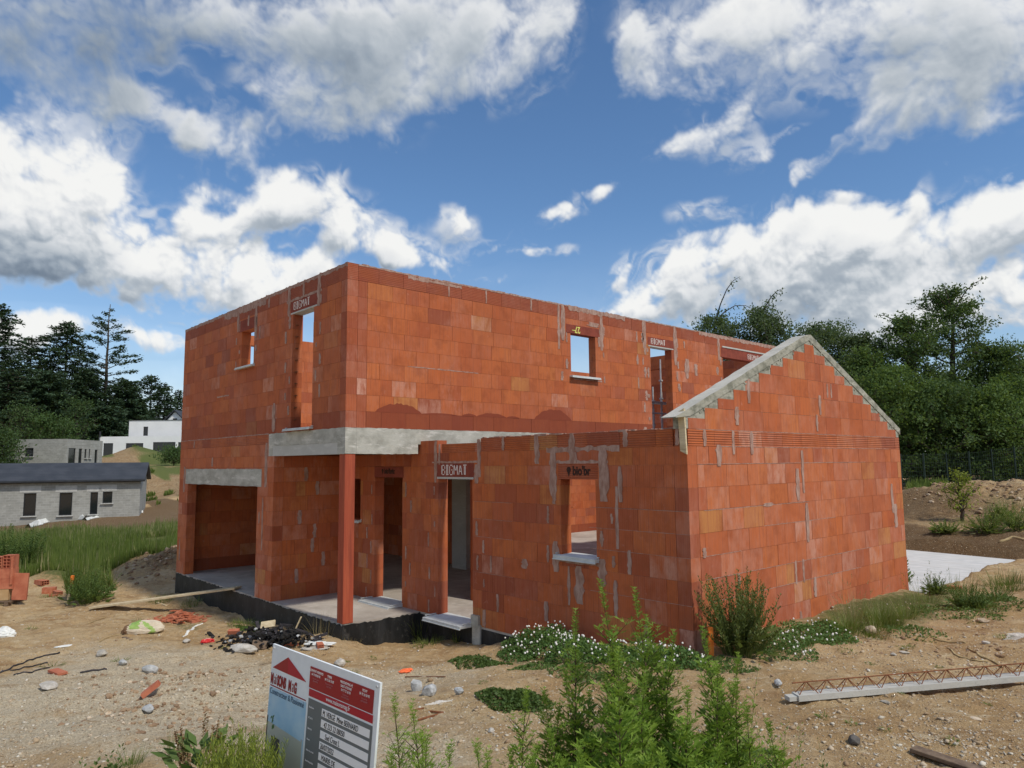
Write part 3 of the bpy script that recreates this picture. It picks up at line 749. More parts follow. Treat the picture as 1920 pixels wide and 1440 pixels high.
c_ = .275
HOUSE = empty('unfinished_house', (0, 0, 0))
tag(HOUSE, 'large roofless two-storey house of orange terracotta blocks with a gabled wing in front', 'house')
X0, WX, V1, V2, LY = -8.05, 5.54, 1.48, 7.97, 16.0
up_z = [3.12 + i * c_ for i in range(10)]                     # 3.12 .. 5.595
TOP0, TOP1 = 5.595, 5.88

# ---- upper storey, left side (faces -Y)
W1 = Wall('w', (X0, 0, 0), (1, 0, 0), (0, -1, 0), .2, 1, pale=.28)
W1.holes = [(-4.44 - X0, 4.57, -3.80 - X0, 5.32), (-2.02 - X0, 3.19, -1.19 - X0, 5.32), (-2.12 - X0, 5.32, -1.05 - X0, 5.56)]
for i in range(9): W1.course(0, -X0 - .2, up_z[i], up_z[i + 1], off=.25 * (i % 2), wet=.55 if i == 0 else (.2 if i == 1 else 0))
for i in range(9): W1.course(-X0 - .2, -X0, up_z[i], up_z[i + 1], bl=.2, tone=.30 if i % 2 else .2, palef=2.0)
W1.course(0, -X0, TOP0, TOP1, bl=.5, off=.1, mi=5, tone=.13)
for s_, sd_ in ((-4.44, -1), (-3.80, 1)): W1.flank(s_ - X0, [z for z in up_z if 4.3 < z < 5.6], sd_, .07)
W1.flank(-2.02 - X0, up_z, -1); W1.flank(-1.19 - X0, up_z, 1)
for a, b, c, d in ((-4.66, 5.35, 5.86, .10), (-3.72, 5.1, 5.86, .12), (-2.2, 5.3, 5.86, .10), (-1.0, 5.3, 5.86, .12), (-3.1, 5.62, 5.86, .07), (-4.1, 5.4, 5.62, .08), (-2.75, 3.15, 3.7, .12), (-1.6, 5.56, 5.87, .06)): W1.smear(a - X0, b, c, d)
W1.hsmear(0, -X0, TOP1 - .035, .07); W1.hsmear(2.6, 4.8, TOP1 - .1, .12); W1.hsmear(-2.3 - X0, -.9 - X0, 5.58, .05)
W1.hsmear(2.3, 3.0, 4.03, .03)
# ---- ground floor, left side
W1b = Wall('w', (X0, 0, 0), (1, 0, 0), (0, -1, 0), .2, 2, pale=.35)
W1b.holes = [(-7.45 - X0, -1, -3.42 - X0, 2.10), (-7.61 - X0, 2.10, -3.24 - X0, 2.45), (-2.94 - X0, 2.69, 1 - X0, 3.2)]
for i in range(9): W1b.course(0, -2.69 - X0, i * c_, (i + 1) * c_, off=.25 * (i % 2), palef=1.6 if i < 8 else 1, tone=None)
W1b.course(0, -2.69 - X0, 2.475, 2.70, off=.1); W1b.course(0, -2.69 - X0, 2.70, 2.925, off=.3)
W1b.course(0, -2.69 - X0, 2.925, 3.12, bl=.5, mi=1)
W1b.hsmear(0, 5.1, 3.12, .018)
for a, b, c, d in ((-3.05, 2.1, 2.95, .12), (-7.7, 1.9, 2.5, .10), (-5.9, 2.5, 2.7, .09), (-7.1, 2.93, 3.1, .07), (-3.15, .9, 1.9, .05), (-7.85, .3, .8, .05), (-3.3, 1.4, 1.62, .05)): W1b.smear(a - X0, b, c, d)
# ---- porch left wall (faces +X) and column
W2 = Wall('w', (-2.69, .2, 0), (0, 1, 0), (1, 0, 0), .2, 3, pale=.25, och=.07, dk=.08)
for i in range(9): W2.course(0, 1.28, i * c_, (i + 1) * c_, off=.25 * (i % 2), wet=.35 if i == 0 else 0)
W2.course(0, 1.28, 2.475, 2.69, off=.1)
for s_, k in ((.30, 1), (.62, 3), (.34, 5), (.7, 7), (.85, 2), (.45, 8), (.66, 4)): W2.smear(s_, k * c_ + .01, (k + 1) * c_, .075)
# ---- wing front wall (faces -Y)
W3 = Wall('w', (-2.69, V1, 0), (1, 0, 0), (0, -1, 0), .2, 4, pale=.24, jointpale=True, sg=.16, och=.06, dk=.12)
O3 = 2.69
W3.holes = [(-2.62 + O3, 1.45, -2.03 + O3, 2.24), (-1.50 + O3, -1, -.56 + O3, 2.27), (-1.52 + O3, 2.27, -.53 + O3, 2.47), (.53 + O3, -1, 1.45 + O3, 2.27), (.49 + O3, 2.27, 1.49 + O3, 2.52),
            (3.42 + O3, 1.20, 4.07 + O3, 2.28), (3.38 + O3, 2.28, 4.12 + O3, 2.50)]
for i in range(9):
    W3.course(0, O3 + .53, i * c_, (i + 1) * c_, bl=.3, off=.15 * (i % 2), wet=.2 if i == 0 else 0)
    W3.course(O3 + .53, O3 + WX - .2, i * c_, (i + 1) * c_, off=.25 * (i % 2) + .1)
    W3.course(O3 + WX - .2, O3 + WX, i * c_, (i + 1) * c_, bl=.2, tone=.15 if i % 2 else .45, palef=2.4)
W3.course(0, O3 + .53, 2.475, 2.70, off=.1); W3.course(O3 + .53, O3 + WX, 2.475, 2.70, off=.2)
W3.course(O3 - .15, O3 + .5, 2.70, 2.915, bl=.4)
W3.course(O3 + .62, O3 + 1.62, 2.70, 2.845, bl=.45, mi=1)
W3.course(O3 + 1.66, O3 + WX - .2, 2.70, 2.915, bl=.57, mi=1)
for s_, sd_ in ((-1.50, -1), (-.56, 1), (.53, -1), (1.45, 1)): W3.flank(s_ + O3, [i * c_ for i in range(9)], sd_, .05)
W3.flank(3.42 + O3, [i * c_ for i in range(4, 9)], -1, .07); W3.flank(4.07 + O3, [i * c_ for i in range(4, 10)], 1, .08)
for a, b, c, d in ((1.62, 2.3, 2.9, .09), (2.20, 2.71, 2.91, .06), (2.95, 2.5, 2.92, .10), (3.65, 2.5, 2.92, .10), (4.6, 2.71, 2.91, .08), (5.4, 2.71, 2.91, .05), (1.55, 2.2, 2.5, .10), (.45, 2.2, 2.9, .08), (.56, 2.5, 2.85, .05),
                   (3.28, 2.05, 2.7, .13), (4.22, 2.0, 2.7, .15), (3.70, 2.5, 2.66, .08), (3.74, .62, 1.12, .16), (4.16, .9, 1.25, .13), (3.30, 1.0, 1.42, .12), (2.66, .98, 1.12, .12), (3.55, .58, 1.1, .05),
                   (2.05, .28, .54, .05), (3.1, .30, .57, .08), (4.38, .55, 1.0, .07), (4.62, 1.1, 1.4, .06), (4.85, .28, .52, .07), (1.75, .0, .27, .05), (1.9, .85, 1.1, .04), (5.25, -.0, .25, .05), (4.5, 2.0, 2.46, .07), (4.43, 1.4, 2.2, .05)):
    W3.smear(a + O3, b, c, d)
W3.hsmear(3.15 + O3, 4.5 + O3, 2.70, .07); W3.hsmear(3.2 + O3, 4.3 + O3, 2.52, .05); W3.hsmear(3.3 + O3, 4.2 + O3, 1.165, .04); W3.hsmear(.35 + O3, 1.65 + O3, 2.54, .035)
for z_ in (1.65, 1.92, 1.375, .825): W3.hsmear(WX + O3 - 1.6, WX + O3, z_, .006); W3.hsmear(1.5 + O3, 2.4 + O3, z_ - .003, .005)
# ---- gable wall (faces +X)
W4 = Wall('w', (WX, V1 + .2, 0), (0, 1, 0), (1, 0, 0), .2, 5, pale=.52, sg=.13, och=.06, dk=.05)
GL = V2 - V1
O4 = -.2
for i in range(9):
    W4.course(O4 + .2, GL + O4, i * c_, (i + 1) * c_, off=.25 * (i % 2) + .07 * ((i * 7) % 3), palef=1.0)
W4.course(O4 + .2, GL + O4, 2.475, 2.70, bl=.35, off=.1)
W4.course(O4 + .02, GL + O4, 2.70, 2.905, bl=.57, mi=1)
APY, APZ = 4.73, 4.43
def rake(y):                                                     # outer line of the coping at coordinate y
    return APZ - (APY - y) * (APZ - 3.13) / (APY - V1) if y < APY else APZ - (y - APY) * (APZ - 3.08) / (8.0 - APY)
def row_gable(z0, z1, pad, bl, off):
    ys = [y for y in np.arange(V1, V2 + .001, .02) if rake(y) - pad > z1]
    if len(ys) > 3: W4.course(ys[0] - V1 + O4, ys[-1] - V1 + O4, z0, z1, bl=bl, off=off); return ys[0], ys[-1]
    return None
z = 2.905
for i in range(6):
    r = row_gable(z, z + .27, .11, .5, .25 * (i % 2) + .1)
    # cut pieces closing the steps
    for zz0, zz1 in ((z, z + .135),):
        ys = [y for y in np.arange(V1, V2 + .001, .02) if rake(y) - .10 > zz1]
        if r and ys:
            if r[0] - ys[0] > .06: W4.course(ys[0] - V1 + O4, r[0] - V1 + O4, zz0, zz1, tone=.3)
            if ys[-1] - r[1] > .06: W4.course(r[1] - V1 + O4, ys[-1] - V1 + O4, zz0, zz1, tone=.3)
    z += .27
for a, b, c, d in ((2.93, 3.28, 3.65, .07), (2.62, 2.98, 3.22, .09), (4.98, 3.2, 3.5, .08), (5.25, 3.48, 3.7, .04), (5.38, 3.48, 3.7, .04), (4.85, 2.95, 3.2, .06), (2.15, 2.45, 2.72, .12), (2.5, 2.60, 2.90, .06), (2.95, 2.60, 2.90, .07), (4.32, 2.05, 2.66, .07), (4.15, 1.95, 2.4, .10), (1.85, 2.7, 2.9, .07),
                   (4.38, 1.35, 1.9, .09), (3.98, .80, 1.12, .05), (4.2, .8, 1.12, .05), (4.52, .56, .84, .08), (4.05, -.05, .42, .08), (2.5, .95, 1.1, .06), (7.5, 1.6, 2.1, .09), (7.6, 1.35, 1.75, .14), (1.7, .1, .45, .04), (3.3, 1.9, 1.95, .25), (1.76, 1.36, 1.48, .07)):
    W4.smear(a - V1 + O4, b, c, d)
for z_, a, b in ((1.92, .1, 3), (2.48, 0, 5), (1.10, .1, 5), (.825, .2, 4.6), (1.65, 1.5, 3.8), (2.905, 0, 6.3), (2.70, .5, 6), (1.375, .1, 1.1)): W4.hsmear(a + O4 + .2, b + O4, z_, .008)
# ---- wing back wall, closes the wing
W5 = Wall('w', (0, V2 - .2, 0), (1, 0, 0), (0, -1, 0), .2, 6, pale=.3)
for i in range(10): W5.course(0, WX - .2, i * c_, (i + 1) * c_, off=.25 * (i % 2))
# ---- upper storey, long side (faces +X)
W6 = Wall('w', (0, .2, 0), (0, 1, 0), (1, 0, 0), .2, 7, pale=.22)
q = -.2
W6.holes = [(5.36 + q, 4.36, 6.15 + q, 5.28), (5.22 + q, 5.28, 6.28 + q, 5.47), (8.12 + q, 3.30, 8.97 + q, 5.27), (8.04 + q, 5.27, 9.06 + q, 5.50), (11.27 + q, 4.0, 13.7 + q, 5.28), (11.2 + q, 5.28, 13.95 + q, 5.56)]
for i in range(9):
    W6.course(0, .18, up_z[i], up_z[i + 1], bl=.2, tone=.2, palef=1.8)
    W6.course(.18, LY + q, up_z[i], up_z[i + 1], off=.25 * (i % 2), wet=.80 if i == 0 else (.45 if i == 8 and False else 0))
W6.course(0, LY + q, TOP0, TOP1, bl=.5, off=.1, mi=5, tone=.13)
for s_, sd_ in ((5.36, -1), (6.15, 1)): W6.flank(s_ + q, [z for z in up_z if 4.1 < z < 5.6], sd_, .07)
for s_, sd_ in ((8.12, -1), (8.97, 1), (11.27, -1)): W6.flank(s_ + q, up_z, sd_, .09)
for s_, sd_ in ((8.12, -1.8), (8.97, 2.0)): W6.flank(s_ + q, up_z[2:], sd_, .08)
for a, b, c, d in ((5.12, 5.1, 5.87, .12), (5.0, 4.9, 5.87, .07), (6.36, 5.0, 5.85, .12), (7.9, 5.2, 5.87, .14), (9.14, 4.9, 5.87, .13), (11.1, 5.2, 5.87, .10), (2.1, 5.6, 5.87, .03), (4.2, 5.62, 5.87, .04), (6.1, 5.5, 5.6, .4), (3.0, 5.6, 5.87, .03), (9.6, 4.6, 5.1, .18), (10.0, 4.7, 5.0, .14)): W6.smear(a + q, b, c, d)
W6.hsmear(0, LY + q, TOP1 - .012, .03); W6.hsmear(5.3 + q, 7.2 + q, TOP1 - .05, .10); W6.hsmear(10, 14, TOP1 - .05, .09); W6.hsmear(1.0, 2.2, TOP1 - .06, .06)
W6.hsmear(1.0, 2.6, 4.22, .02); W6.hsmear(5.25, 6.15, 4.30, .03)
def fan(wl, s0, s1, z0, z1, seed):
    R = random.Random(seed); n = 22; T = [(s0 + (s1 - s0) * i / n, z0 + (z1 - z0) * (math.sin(math.pi * i / n) ** .7) * R.uniform(.85, 1.05) + .004) for i in range(n + 1)]
    wl.hk = getattr(wl, 'hk', 0) + 1; q_ = .0023 + .0002 * (wl.hk % 4); vs = [wl.P(a, z0, q_) for a, b in T] + [wl.P(a, b, q_) for a, b in T]
    wl.mb.add(vs, [(i, i + 1, n + 2 + i, n + 1 + i) for i in range(n)], 0, (.35, 0, .3, .9))
for s0, s1, zt, k in ((.55, 1.5, 3.56, 1), (4.25, 5.35, 3.62, 2), (2.4, 2.75, 3.44, 3), (2.75, 3.5, 3.47, 4), (3.5, 3.85, 3.43, 5), (1.5, 2.3, 3.42, 6)): fan(W6, s0 + q, s1 + q, 3.392, zt, k)
# ---- other walls of the shell
W7 = Wall('w', (X0, 0, 0), (0, 1, 0), (-1, 0, 0), .2, 8, pale=.3)
W7.holes = [(1.40, 4.75, 2.05, 5.63), (13.2, 0.9, 13.6, .91)]
for i in range(21):
    zz = i * .2805
    W7.course(.2, LY, zz, zz + .2805, off=.25 * (i % 2), wet=.75 if i == 0 else 0)
W8 = Wall('w', (X0 + .2, LY, 0), (1, 0, 0), (0, 1, 0), .2, 9, pale=.3)
W8.holes = [(2.7, 4.1, 3.7, 5.3), (5.0, 3.2, 5.9, 5.3)]
for i in range(21): W8.course(0, -X0 - .4, i * .2805, (i + 1) * .2805, off=.25 * (i % 2))
W9 = Wall('w', (0, V2, 0), (0, 1, 0), (1, 0, 0), .2, 10, pale=.3)
for i in range(11): W9.course(0, LY - V2 - .2, i * c_, (i + 1) * c_, off=.25 * (i % 2))
# inner partitions: the ground-floor two added to keep its rooms dark, one upstairs
W10 = Wall('w', (X0 + .2, 5.5, 0), (1, 0, 0), (0, -1, 0), .2, 11, pale=.2)  # added behind the garage to keep its inside dark
for i in range(10): W10.course(0, 6.6, i * c_, (i + 1) * c_, off=.25 * (i % 2))
W12 = Wall('w', (0, 2.75, 0), (0, 1, 0), (1, 0, 0), .2, 13, pale=.2)  # added wall shutting out daylight from the open wing
for i in range(10): W12.course(0, 2.3, i * c_, (i + 1) * c_, off=.25 * (i % 2))
W11 = Wall('w', (-3.9, 11.3, 3.1), (1, 0, 0), (0, -1, 0), .2, 12, pale=.2)
W11.holes = [(1.2, -1, 2.1, 2.1)]
for i in range(9): W11.course(0, 3.6, i * c_, (i + 1) * c_, off=.25 * (i % 2))
for wl, L_, zt, sd_ in ((W1, -X0, TOP1, 61), (W6, LY + q, TOP1, 62), (W3, O3 + WX, 2.915, 63)):      # crumbs of mortar left along the wall heads
    R = random.Random(sd_)
    for i in range(int(L_ * 9)):
        s_ = R.uniform(1.7 + O3 if wl is W3 else .05, L_ - .05); h_ = R.uniform(.004, .016); k = R.uniform(.02, .10)
        c = wl.P(s_, zt + h_ * .3, -R.uniform(.01, .19)); wl.mb.obox(c, wl.d, wl.n, (0, 0, 1), k, R.uniform(.012, .03), h_, 4)
walls = []
for k_, wl in enumerate((W1, W1b, W2, W3, W4, W5, W6, W7, W8, W9, W10, W11, W12)): walls.append(wl.build(HOUSE))
walls[4]['label'] = 'end wall rising to a gable with stepped blocks'
walls[6]['label'] = 'long upper wall facing the wing'

# ---- concrete pieces
def part(name, mat, fn, parent=HOUSE, **k):
    m = MB(); fn(m); return m.build(name, mat, parent, **k)
def rough_beam(m, lo, hi, n=26, seed=1, amp=.006):
    """a cast beam: box with slightly wandering edges"""
    R = random.Random(seed); x0, y0, z0 = lo; x1, y1, z1 = hi
    ax = 0 if (x1 - x0) > (y1 - y0) else 1
    o = len(m.V); vs = []
    for i in range(n + 1):
        f = i / n; j = [R.uniform(-amp, amp) for _ in range(4)]
        for k, (b, zz) in enumerate(((0, z0), (1, z0), (1, z1), (0, z1))):
            if ax == 0: vs.append((x0 + (x1 - x0) * f, (y0, y1)[b], zz + j[k]))
            else: vs.append(((x0, x1)[b], y0 + (y1 - y0) * f, zz + j[k]))
    fs = []
    for i in range(n):
        for k in range(4): fs.append((i * 4 + k, i * 4 + (k + 1) % 4, (i + 1) * 4 + (k + 1) % 4, (i + 1) * 4 + k))
    fs.append((3, 2, 1, 0)); fs.append((n * 4, n * 4 + 1, n * 4 + 2, n * 4 + 3))
    if ax == 0: pass
    else: fs = [f[::-1] for f in fs]
    fs = [f[::-1] for f in fs] if ax == 1 else fs
    m.add(vs, fs)
def fix_normals(o):
    bm = bmesh.new(); bm.from_mesh(o.data); bmesh.ops.recalc_face_normals(bm, faces=bm.faces); bm.to_mesh(o.data); bm.free(); return o
fix_normals(part('concrete_beam', MT['conc'], lambda m: rough_beam(m, (-2.94, -.006, 2.88), (.008, .20, 3.12), seed=2)))['label'] = 'rough cast band over the porch front'
fix_normals(part('concrete_beam', MT['conc_smooth'], lambda m: m.box((-2.77, -.002, 2.69), (-.25, .198, 2.88))))['label'] = 'smooth precast lintel over the porch front'
fix_normals(part('concrete_beam', MT['conc'], lambda m: rough_beam(m, (-.25, -.005, 2.69), (.007, .199, 2.88), n=4, seed=4)))
fix_normals(part('concrete_beam', MT['conc'], lambda m: rough_beam(m, (-2.94, -.005, 2.69), (-2.77, .199, 2.88), n=4, seed=5)))
fix_normals(part('concrete_beam', MT['conc'], lambda m: rough_beam(m, (-.20, .201, 2.69), (.009, 1.42, 3.12), seed=6)))['label'] = 'rough cast band over the porch side'
fix_normals(part('concrete_beam', MT['conc'], lambda m: rough_beam(m, (-.22, 1.42, 2.86), (.004, 8.0, 3.12), n=60, seed=7, amp=.004)))['label'] = 'upper floor edge above the wing'
fix_normals(part('concrete_beam', MT['conc'], lambda m: rough_beam(m, (-7.61, -.006, 2.105), (-3.24, .198, 2.45), n=30, seed=8)))['label'] = 'concrete lintel over the garage opening'
part('floor_slab', MT['conc_smooth'], lambda m: (m.box((X0 + .2, .2, 2.86), (-.2, 6.5, 3.06)), m.box((-3.0, 6.5, 2.86), (-.2, 12.5, 3.06))))['label'] = 'upper floor slab'
part('floor_slab', MT['conc_floor'], lambda m: (m.box((X0 + .01, .012, -.045), (-.012, 15.9, .0)), m.box((-.012, V1 + .012, -.045), (WX - .012, V2 - .01, -.0015))))['label'] = 'ground floor slab with open porch floor'
def found(m):
    R = random.Random(5)
    m.box((X0 - .004, -.004, -1.3), (.004, V1 + .3, -.035)); m.box((X0 - .004, V1 + .3, -1.3), (-.1, 15.95, -.036)); m.box((.004, V1 - .004, -1.3), (WX + .003, V1 + .3, -.036)); m.box((-.1, V1 + .3, -1.3), (WX + .003, V2, -.037))
    # ragged upper edge of the coating
    def rag(p0, p1, nrm):
        p0, p1, nrm = map(np.array, (p0, p1, nrm)); L = np.linalg.norm(p1 - p0); n = int(L / .05); d = (p1 - p0) / n
        top = [R.uniform(-.035, -.004) if R.random() < .75 else -.036 for _ in range(n + 1)]
        vs = [p0 + d * i + np.array([0, 0, -.04]) + nrm * .006 for i in range(n + 1)] + [p0 + d * i + np.array([0, 0, top[i]]) + nrm * .006 for i in range(n + 1)]
        m.add(vs, [(i, i + 1, n + 2 + i, n + 1 + i) for i in range(n)])
        m.add([v - nrm * .012 for v in vs], [(i + 1, i, n + 1 + i, n + 2 + i) for i in range(n)])
    rag((X0, 0., 0), (0., 0., 0), (0., -1., 0)); rag((0., 0., 0), (0., V1, 0), (1., 0., 0))
part('foundation', MT['bitumen'], found)['label'] = 'foundation wall coated in black bitumen'
def pier(m):
    m.box((1.47, V1 - .035, -.42), (1.66, V1 + .05, .02)); m.box((1.45, V1 - .045, -.02), (1.63, V1 + .02, .16))
part('plaster_pier', MT['conc'], pier)
# porch column
def colm(m):
    m.box((-.192, .004, 0), (-.002, .192, 2.69))
    for k in range(1, 8): pass
oc = part('column', MT['column'], colm); bv = oc.modifiers.new('b', 'BEVEL'); bv.width = .008; bv.segments = 2
# inner pillar
part('column', MT['conc_smooth'], lambda m: m.box((-3.86, 5.1, 0), (-3.30, 5.45, 2.86)))['label'] = 'grey concrete pillar inside the ground floor'

# ---- lintels with their writing
STEN = {'B': [((-.03, .02), (-.03, .98)), ((.05, .1), (.05, .9)), ((.12, 0), (.5, 0)), ((.12, .5), (.5, .5)), ((.12, 1), (.5, 1)), ((.6, .1), (.6, .4)), ((.6, .6), (.6, .9))],
        'I': [((.12, .08), (.12, .92)), ((.34, .08), (.34, .92)), ((0, 0), (.46, 0)), ((0, 1), (.46, 1))],
        'G': [((0, .1), (0, .9)), ((.1, 1), (.55, 1)), ((.1, 0), (.55, 0)), ((.62, .08), (.62, .42)), ((.35, .5), (.55, .5)), ((.62, .8), (.62, .92))],
        'M': [((0, 0), (0, .95)), ((.06, 1), (.28, .45)), ((.4, .45), (.62, 1)), ((.68, .95), (.68, 0))],
        'A': [((0, 0), (.26, .95)), ((.36, .95), (.62, 0)), ((.18, .36), (.44, .36))],
        'T': [((0, 1), (.6, 1)), ((.2, .9), (.2, 0)), ((.38, .9), (.38, 0))]}
def stencil(word, org, xd, nrm, h, parent, name='lettering', mat='paint_white', wscale=.62, gapf=.26, th=.105):
    m = MB(); org = np.array(org, float); xd = np.array(xd, float); nrm = np.array(nrm, float); x = 0
    zd = np.array([0, 0, 1.]); sx_ = h * wscale
    for ch in word:
        wd = max(max(a[0], b[0]) for a, b in STEN[ch])
        for a, b in STEN[ch]:
            p = org + xd * (x + a[0] * sx_) + zd * a[1] * h; r_ = org + xd * (x + b[0] * sx_) + zd * b[1] * h
            d = r_ - p; L = np.linalg.norm(d); d /= L; s = np.cross(nrm, d)
            m.obox((p + r_) / 2 + nrm * .001, d, s, nrm, L / 2 + .0, h * th / 2, .0022)
        x += (wd + gapf) * sx_
    return m.build(name, MT[mat], parent)
def text_mesh(s, size, org, xd, yd, mat, parent, name='lettering', xs=1.0, ext=.0015, shear=0.0, align='LEFT', bold=0):
    cu = D.curves.new('t', 'FONT'); cu.body = s; cu.size = size; cu.extrude = ext; cu.shear = shear; cu.align_x = align; cu.offset = bold
    o = D.objects.new('t', cu); COL.objects.link(o); bpy.context.view_layer.update()
    me = D.meshes.new_from_object(o.evaluated_get(bpy.context.evaluated_depsgraph_get()))
    COL.objects.unlink(o); D.objects.remove(o); D.curves.remove(cu)
    xd = np.array(xd, float); yd = np.array(yd, float); zd = np.cross(xd, yd)
    co = np.empty(len(me.vertices) * 3); me.vertices.foreach_get('co', co); co = co.reshape(-1, 3)
    V = np.array(org, float) + co[:, :1] * xs * xd + co[:, 1:2] * yd + co[:, 2:3] * zd
    me.vertices.foreach_set('co', V.ravel()); me.materials.clear(); me.materials.append(MT[mat] if isinstance(mat, str) else mat); me.name = name; me.update()
    return obj(name, me, parent)
def lintel(lo, hi, mat='lintel', strip=None):
    def f(m):
        m.box(lo, hi)
        if strip: m.box(*strip, mi=1)
    return part('lintel', [MT[mat], MT['conc_smooth']], f)
L1 = lintel((-2.12, -.004, 5.345), (-1.05, .197, 5.553), strip=((-2.11, -.007, 5.315), (-1.06, .195, 5.343)))
stencil('BIGMAT', (-1.98, -.006, 5.39), (1, 0, 0), (0, -1, 0), .135, L1, wscale=.95)
L2 = lintel((-4.60, -.0035, 5.325), (-3.66, .196, 5.56)); 
L3 = lintel((.005 - .2, 5.22, 5.285), (.005, 6.28, 5.47))
L4 = lintel((-.195, 8.04, 5.30), (.005, 9.06, 5.50), strip=((-.195, 8.05, 5.272), (.007, 9.05, 5.298)))
stencil('BIGMAT', (.007, 8.16, 5.345), (0, 1, 0), (1, 0, 0), .125, L4, wscale=.9)
L5 = lintel((-.195, 11.2, 5.30), (.005, 13.95, 5.56), strip=((-.195, 11.25, 5.562), (.02, 13.9, 5.60)))
stencil('BIGMAT', (.007, 12.55, 5.36), (0, 1, 0), (1, 0, 0), .13, L5, wscale=.9)
# number chalked upside down
text_mesh('27', .20, (.0065, 5.66, 5.44), (0, -1, 0), (0, 0, -1), 'paint_yellow', L3, xs=.85, bold=.004)
part('lettering', MT['paint_yellow'], lambda m: m.box((.0055, 5.40, 5.345), (.0085, 5.52, 5.36)), L3)
L6 = lintel((.49, V1 - .005, 2.298), (1.49, V1 + .195, 2.52), strip=((.50, V1 - .009, 2.262), (1.48, V1 + .195, 2.296)))
stencil('BIGMAT', (.64, V1 - .007, 2.335), (1, 0, 0), (0, -1, 0), .155, L6, wscale=.88)
L7 = lintel((-1.52, V1 - .003, 2.275), (-.53, V1 + .195, 2.468))
def brib(org, h, par, s, xs):
    text_mesh(s, h, org, (1, 0, 0), (0, 0, 1), 'paint_black', par, xs=xs, bold=.006)
    x, y, z = org; m = MB(); n = 14
    cx, cz = x - h * .42, z + h * .42
    vs = [(cx + math.cos(t) * h * .25, y - .001, cz + math.sin(t) * h * .25) for t in [2 * math.pi * i / n for i in range(n)]]
    m.add(vs, [tuple(range(n))]); m.add([(cx - h * .17, y - .0012, cz - h * .15), (cx + h * .17, y - .0012, cz - h * .15), (cx, y - .0012, cz - h * .6)], [(0, 1, 2)])
    m.build('logo', MT['paint_black'], par)
brib((-1.17, V1 - .006, 2.345), .13, L7, "bio'bric", .9)
L8 = part('lintel', MT['rib'], lambda m: m.box((3.38, V1 - .003, 2.285), (4.12, V1 + .195, 2.50), at=(.3, .1, .5, 0)), attr=True)
brib((3.66, V1 - .006, 2.345), .17, L8, "bio'br", .82)
for hx in (3.84,): pass
W3x = Wall('w', (-2.69, V1, 0), (1, 0, 0), (0, -1, 0), .2, 44)
# ---- sills
def sill(lo, hi, lab, tilt=.012, along='x'):
    def f(m):
        x0, y0, z0 = lo; x1, y1, z1 = hi; t = tilt
        if along == 'x':   # falls towards -Y
            m.add([(x0, y0, z0), (x1, y0, z0), (x1, y1, z0), (x0, y1, z0), (x0, y0, z1 - t), (x1, y0, z1 - t), (x1, y1, z1), (x0, y1, z1)], [(0, 3, 2, 1), (4, 5, 6, 7), (0, 1, 5, 4), (1, 2, 6, 5), (2, 3, 7, 6), (3, 0, 4, 7)])
            m.box((x0 - .004, y0 - .012, z0 - .012), (x1 + .004, y0 + .012, z0 + .004)); m.box((x0 - .003, y0 + .05, z1 - t * .2), (x0 + .018, y1, z1 + .012)); m.box((x1 - .018, y0 + .05, z1 - t * .2), (x1 + .003, y1, z1 + .012))
        else:
            m.add([(x0, y0, z0), (x1, y0, z0), (x1, y1, z0), (x0, y1, z0), (x0, y0, z1), (x1, y0, z1 - t), (x1, y1, z1 - t), (x0, y1, z1)], [(0, 3, 2, 1), (4, 5, 6, 7), (0, 1, 5, 4), (1, 2, 6, 5), (2, 3, 7, 6), (3, 0, 4, 7)])
            m.box((x1 - .012, y0 - .004, z0 - .010), (x1 + .010, y1 + .004, z0 + .004))
    o = part('window_sill', MT['sill'], f); o['label'] = lab; bv = o.modifiers.new('b', 'BEVEL'); bv.width = .004; bv.segments = 1; return o
sill((3.33, V1 - .085, 1.195), (4.11, V1 + .23, 1.258), 'sill of the wing window')
sill((-4.56, -.09, 4.525), (-3.73, .18, 4.57), 'sill of the small upper window')
sill((-2.17, -.09, 3.145), (-1.13, .18, 3.19), 'sill of the tall upper opening')
sill((-.18, 5.31, 4.325), (.09, 6.22, 4.375), 'sill of the square window in the long wall', along='y')
sill((-.18, 8.07, 3.275), (.05, 8.98, 3.31), 'sill of the narrow opening in the long wall', along='y')
sill((-2.66, V1 - .07, 1.40), (-1.98, V1 + .2, 1.45), 'sill of the porch window')
sill((-1.56, V1 - .30, .004), (-.54, V1 + .18, .050), 'grey doorstep under the porch doorway', .02)
sill((.46, V1 - .27, -.035), (1.46, V1 + .20, .030), 'grey doorstep under the outer doorway', .02)
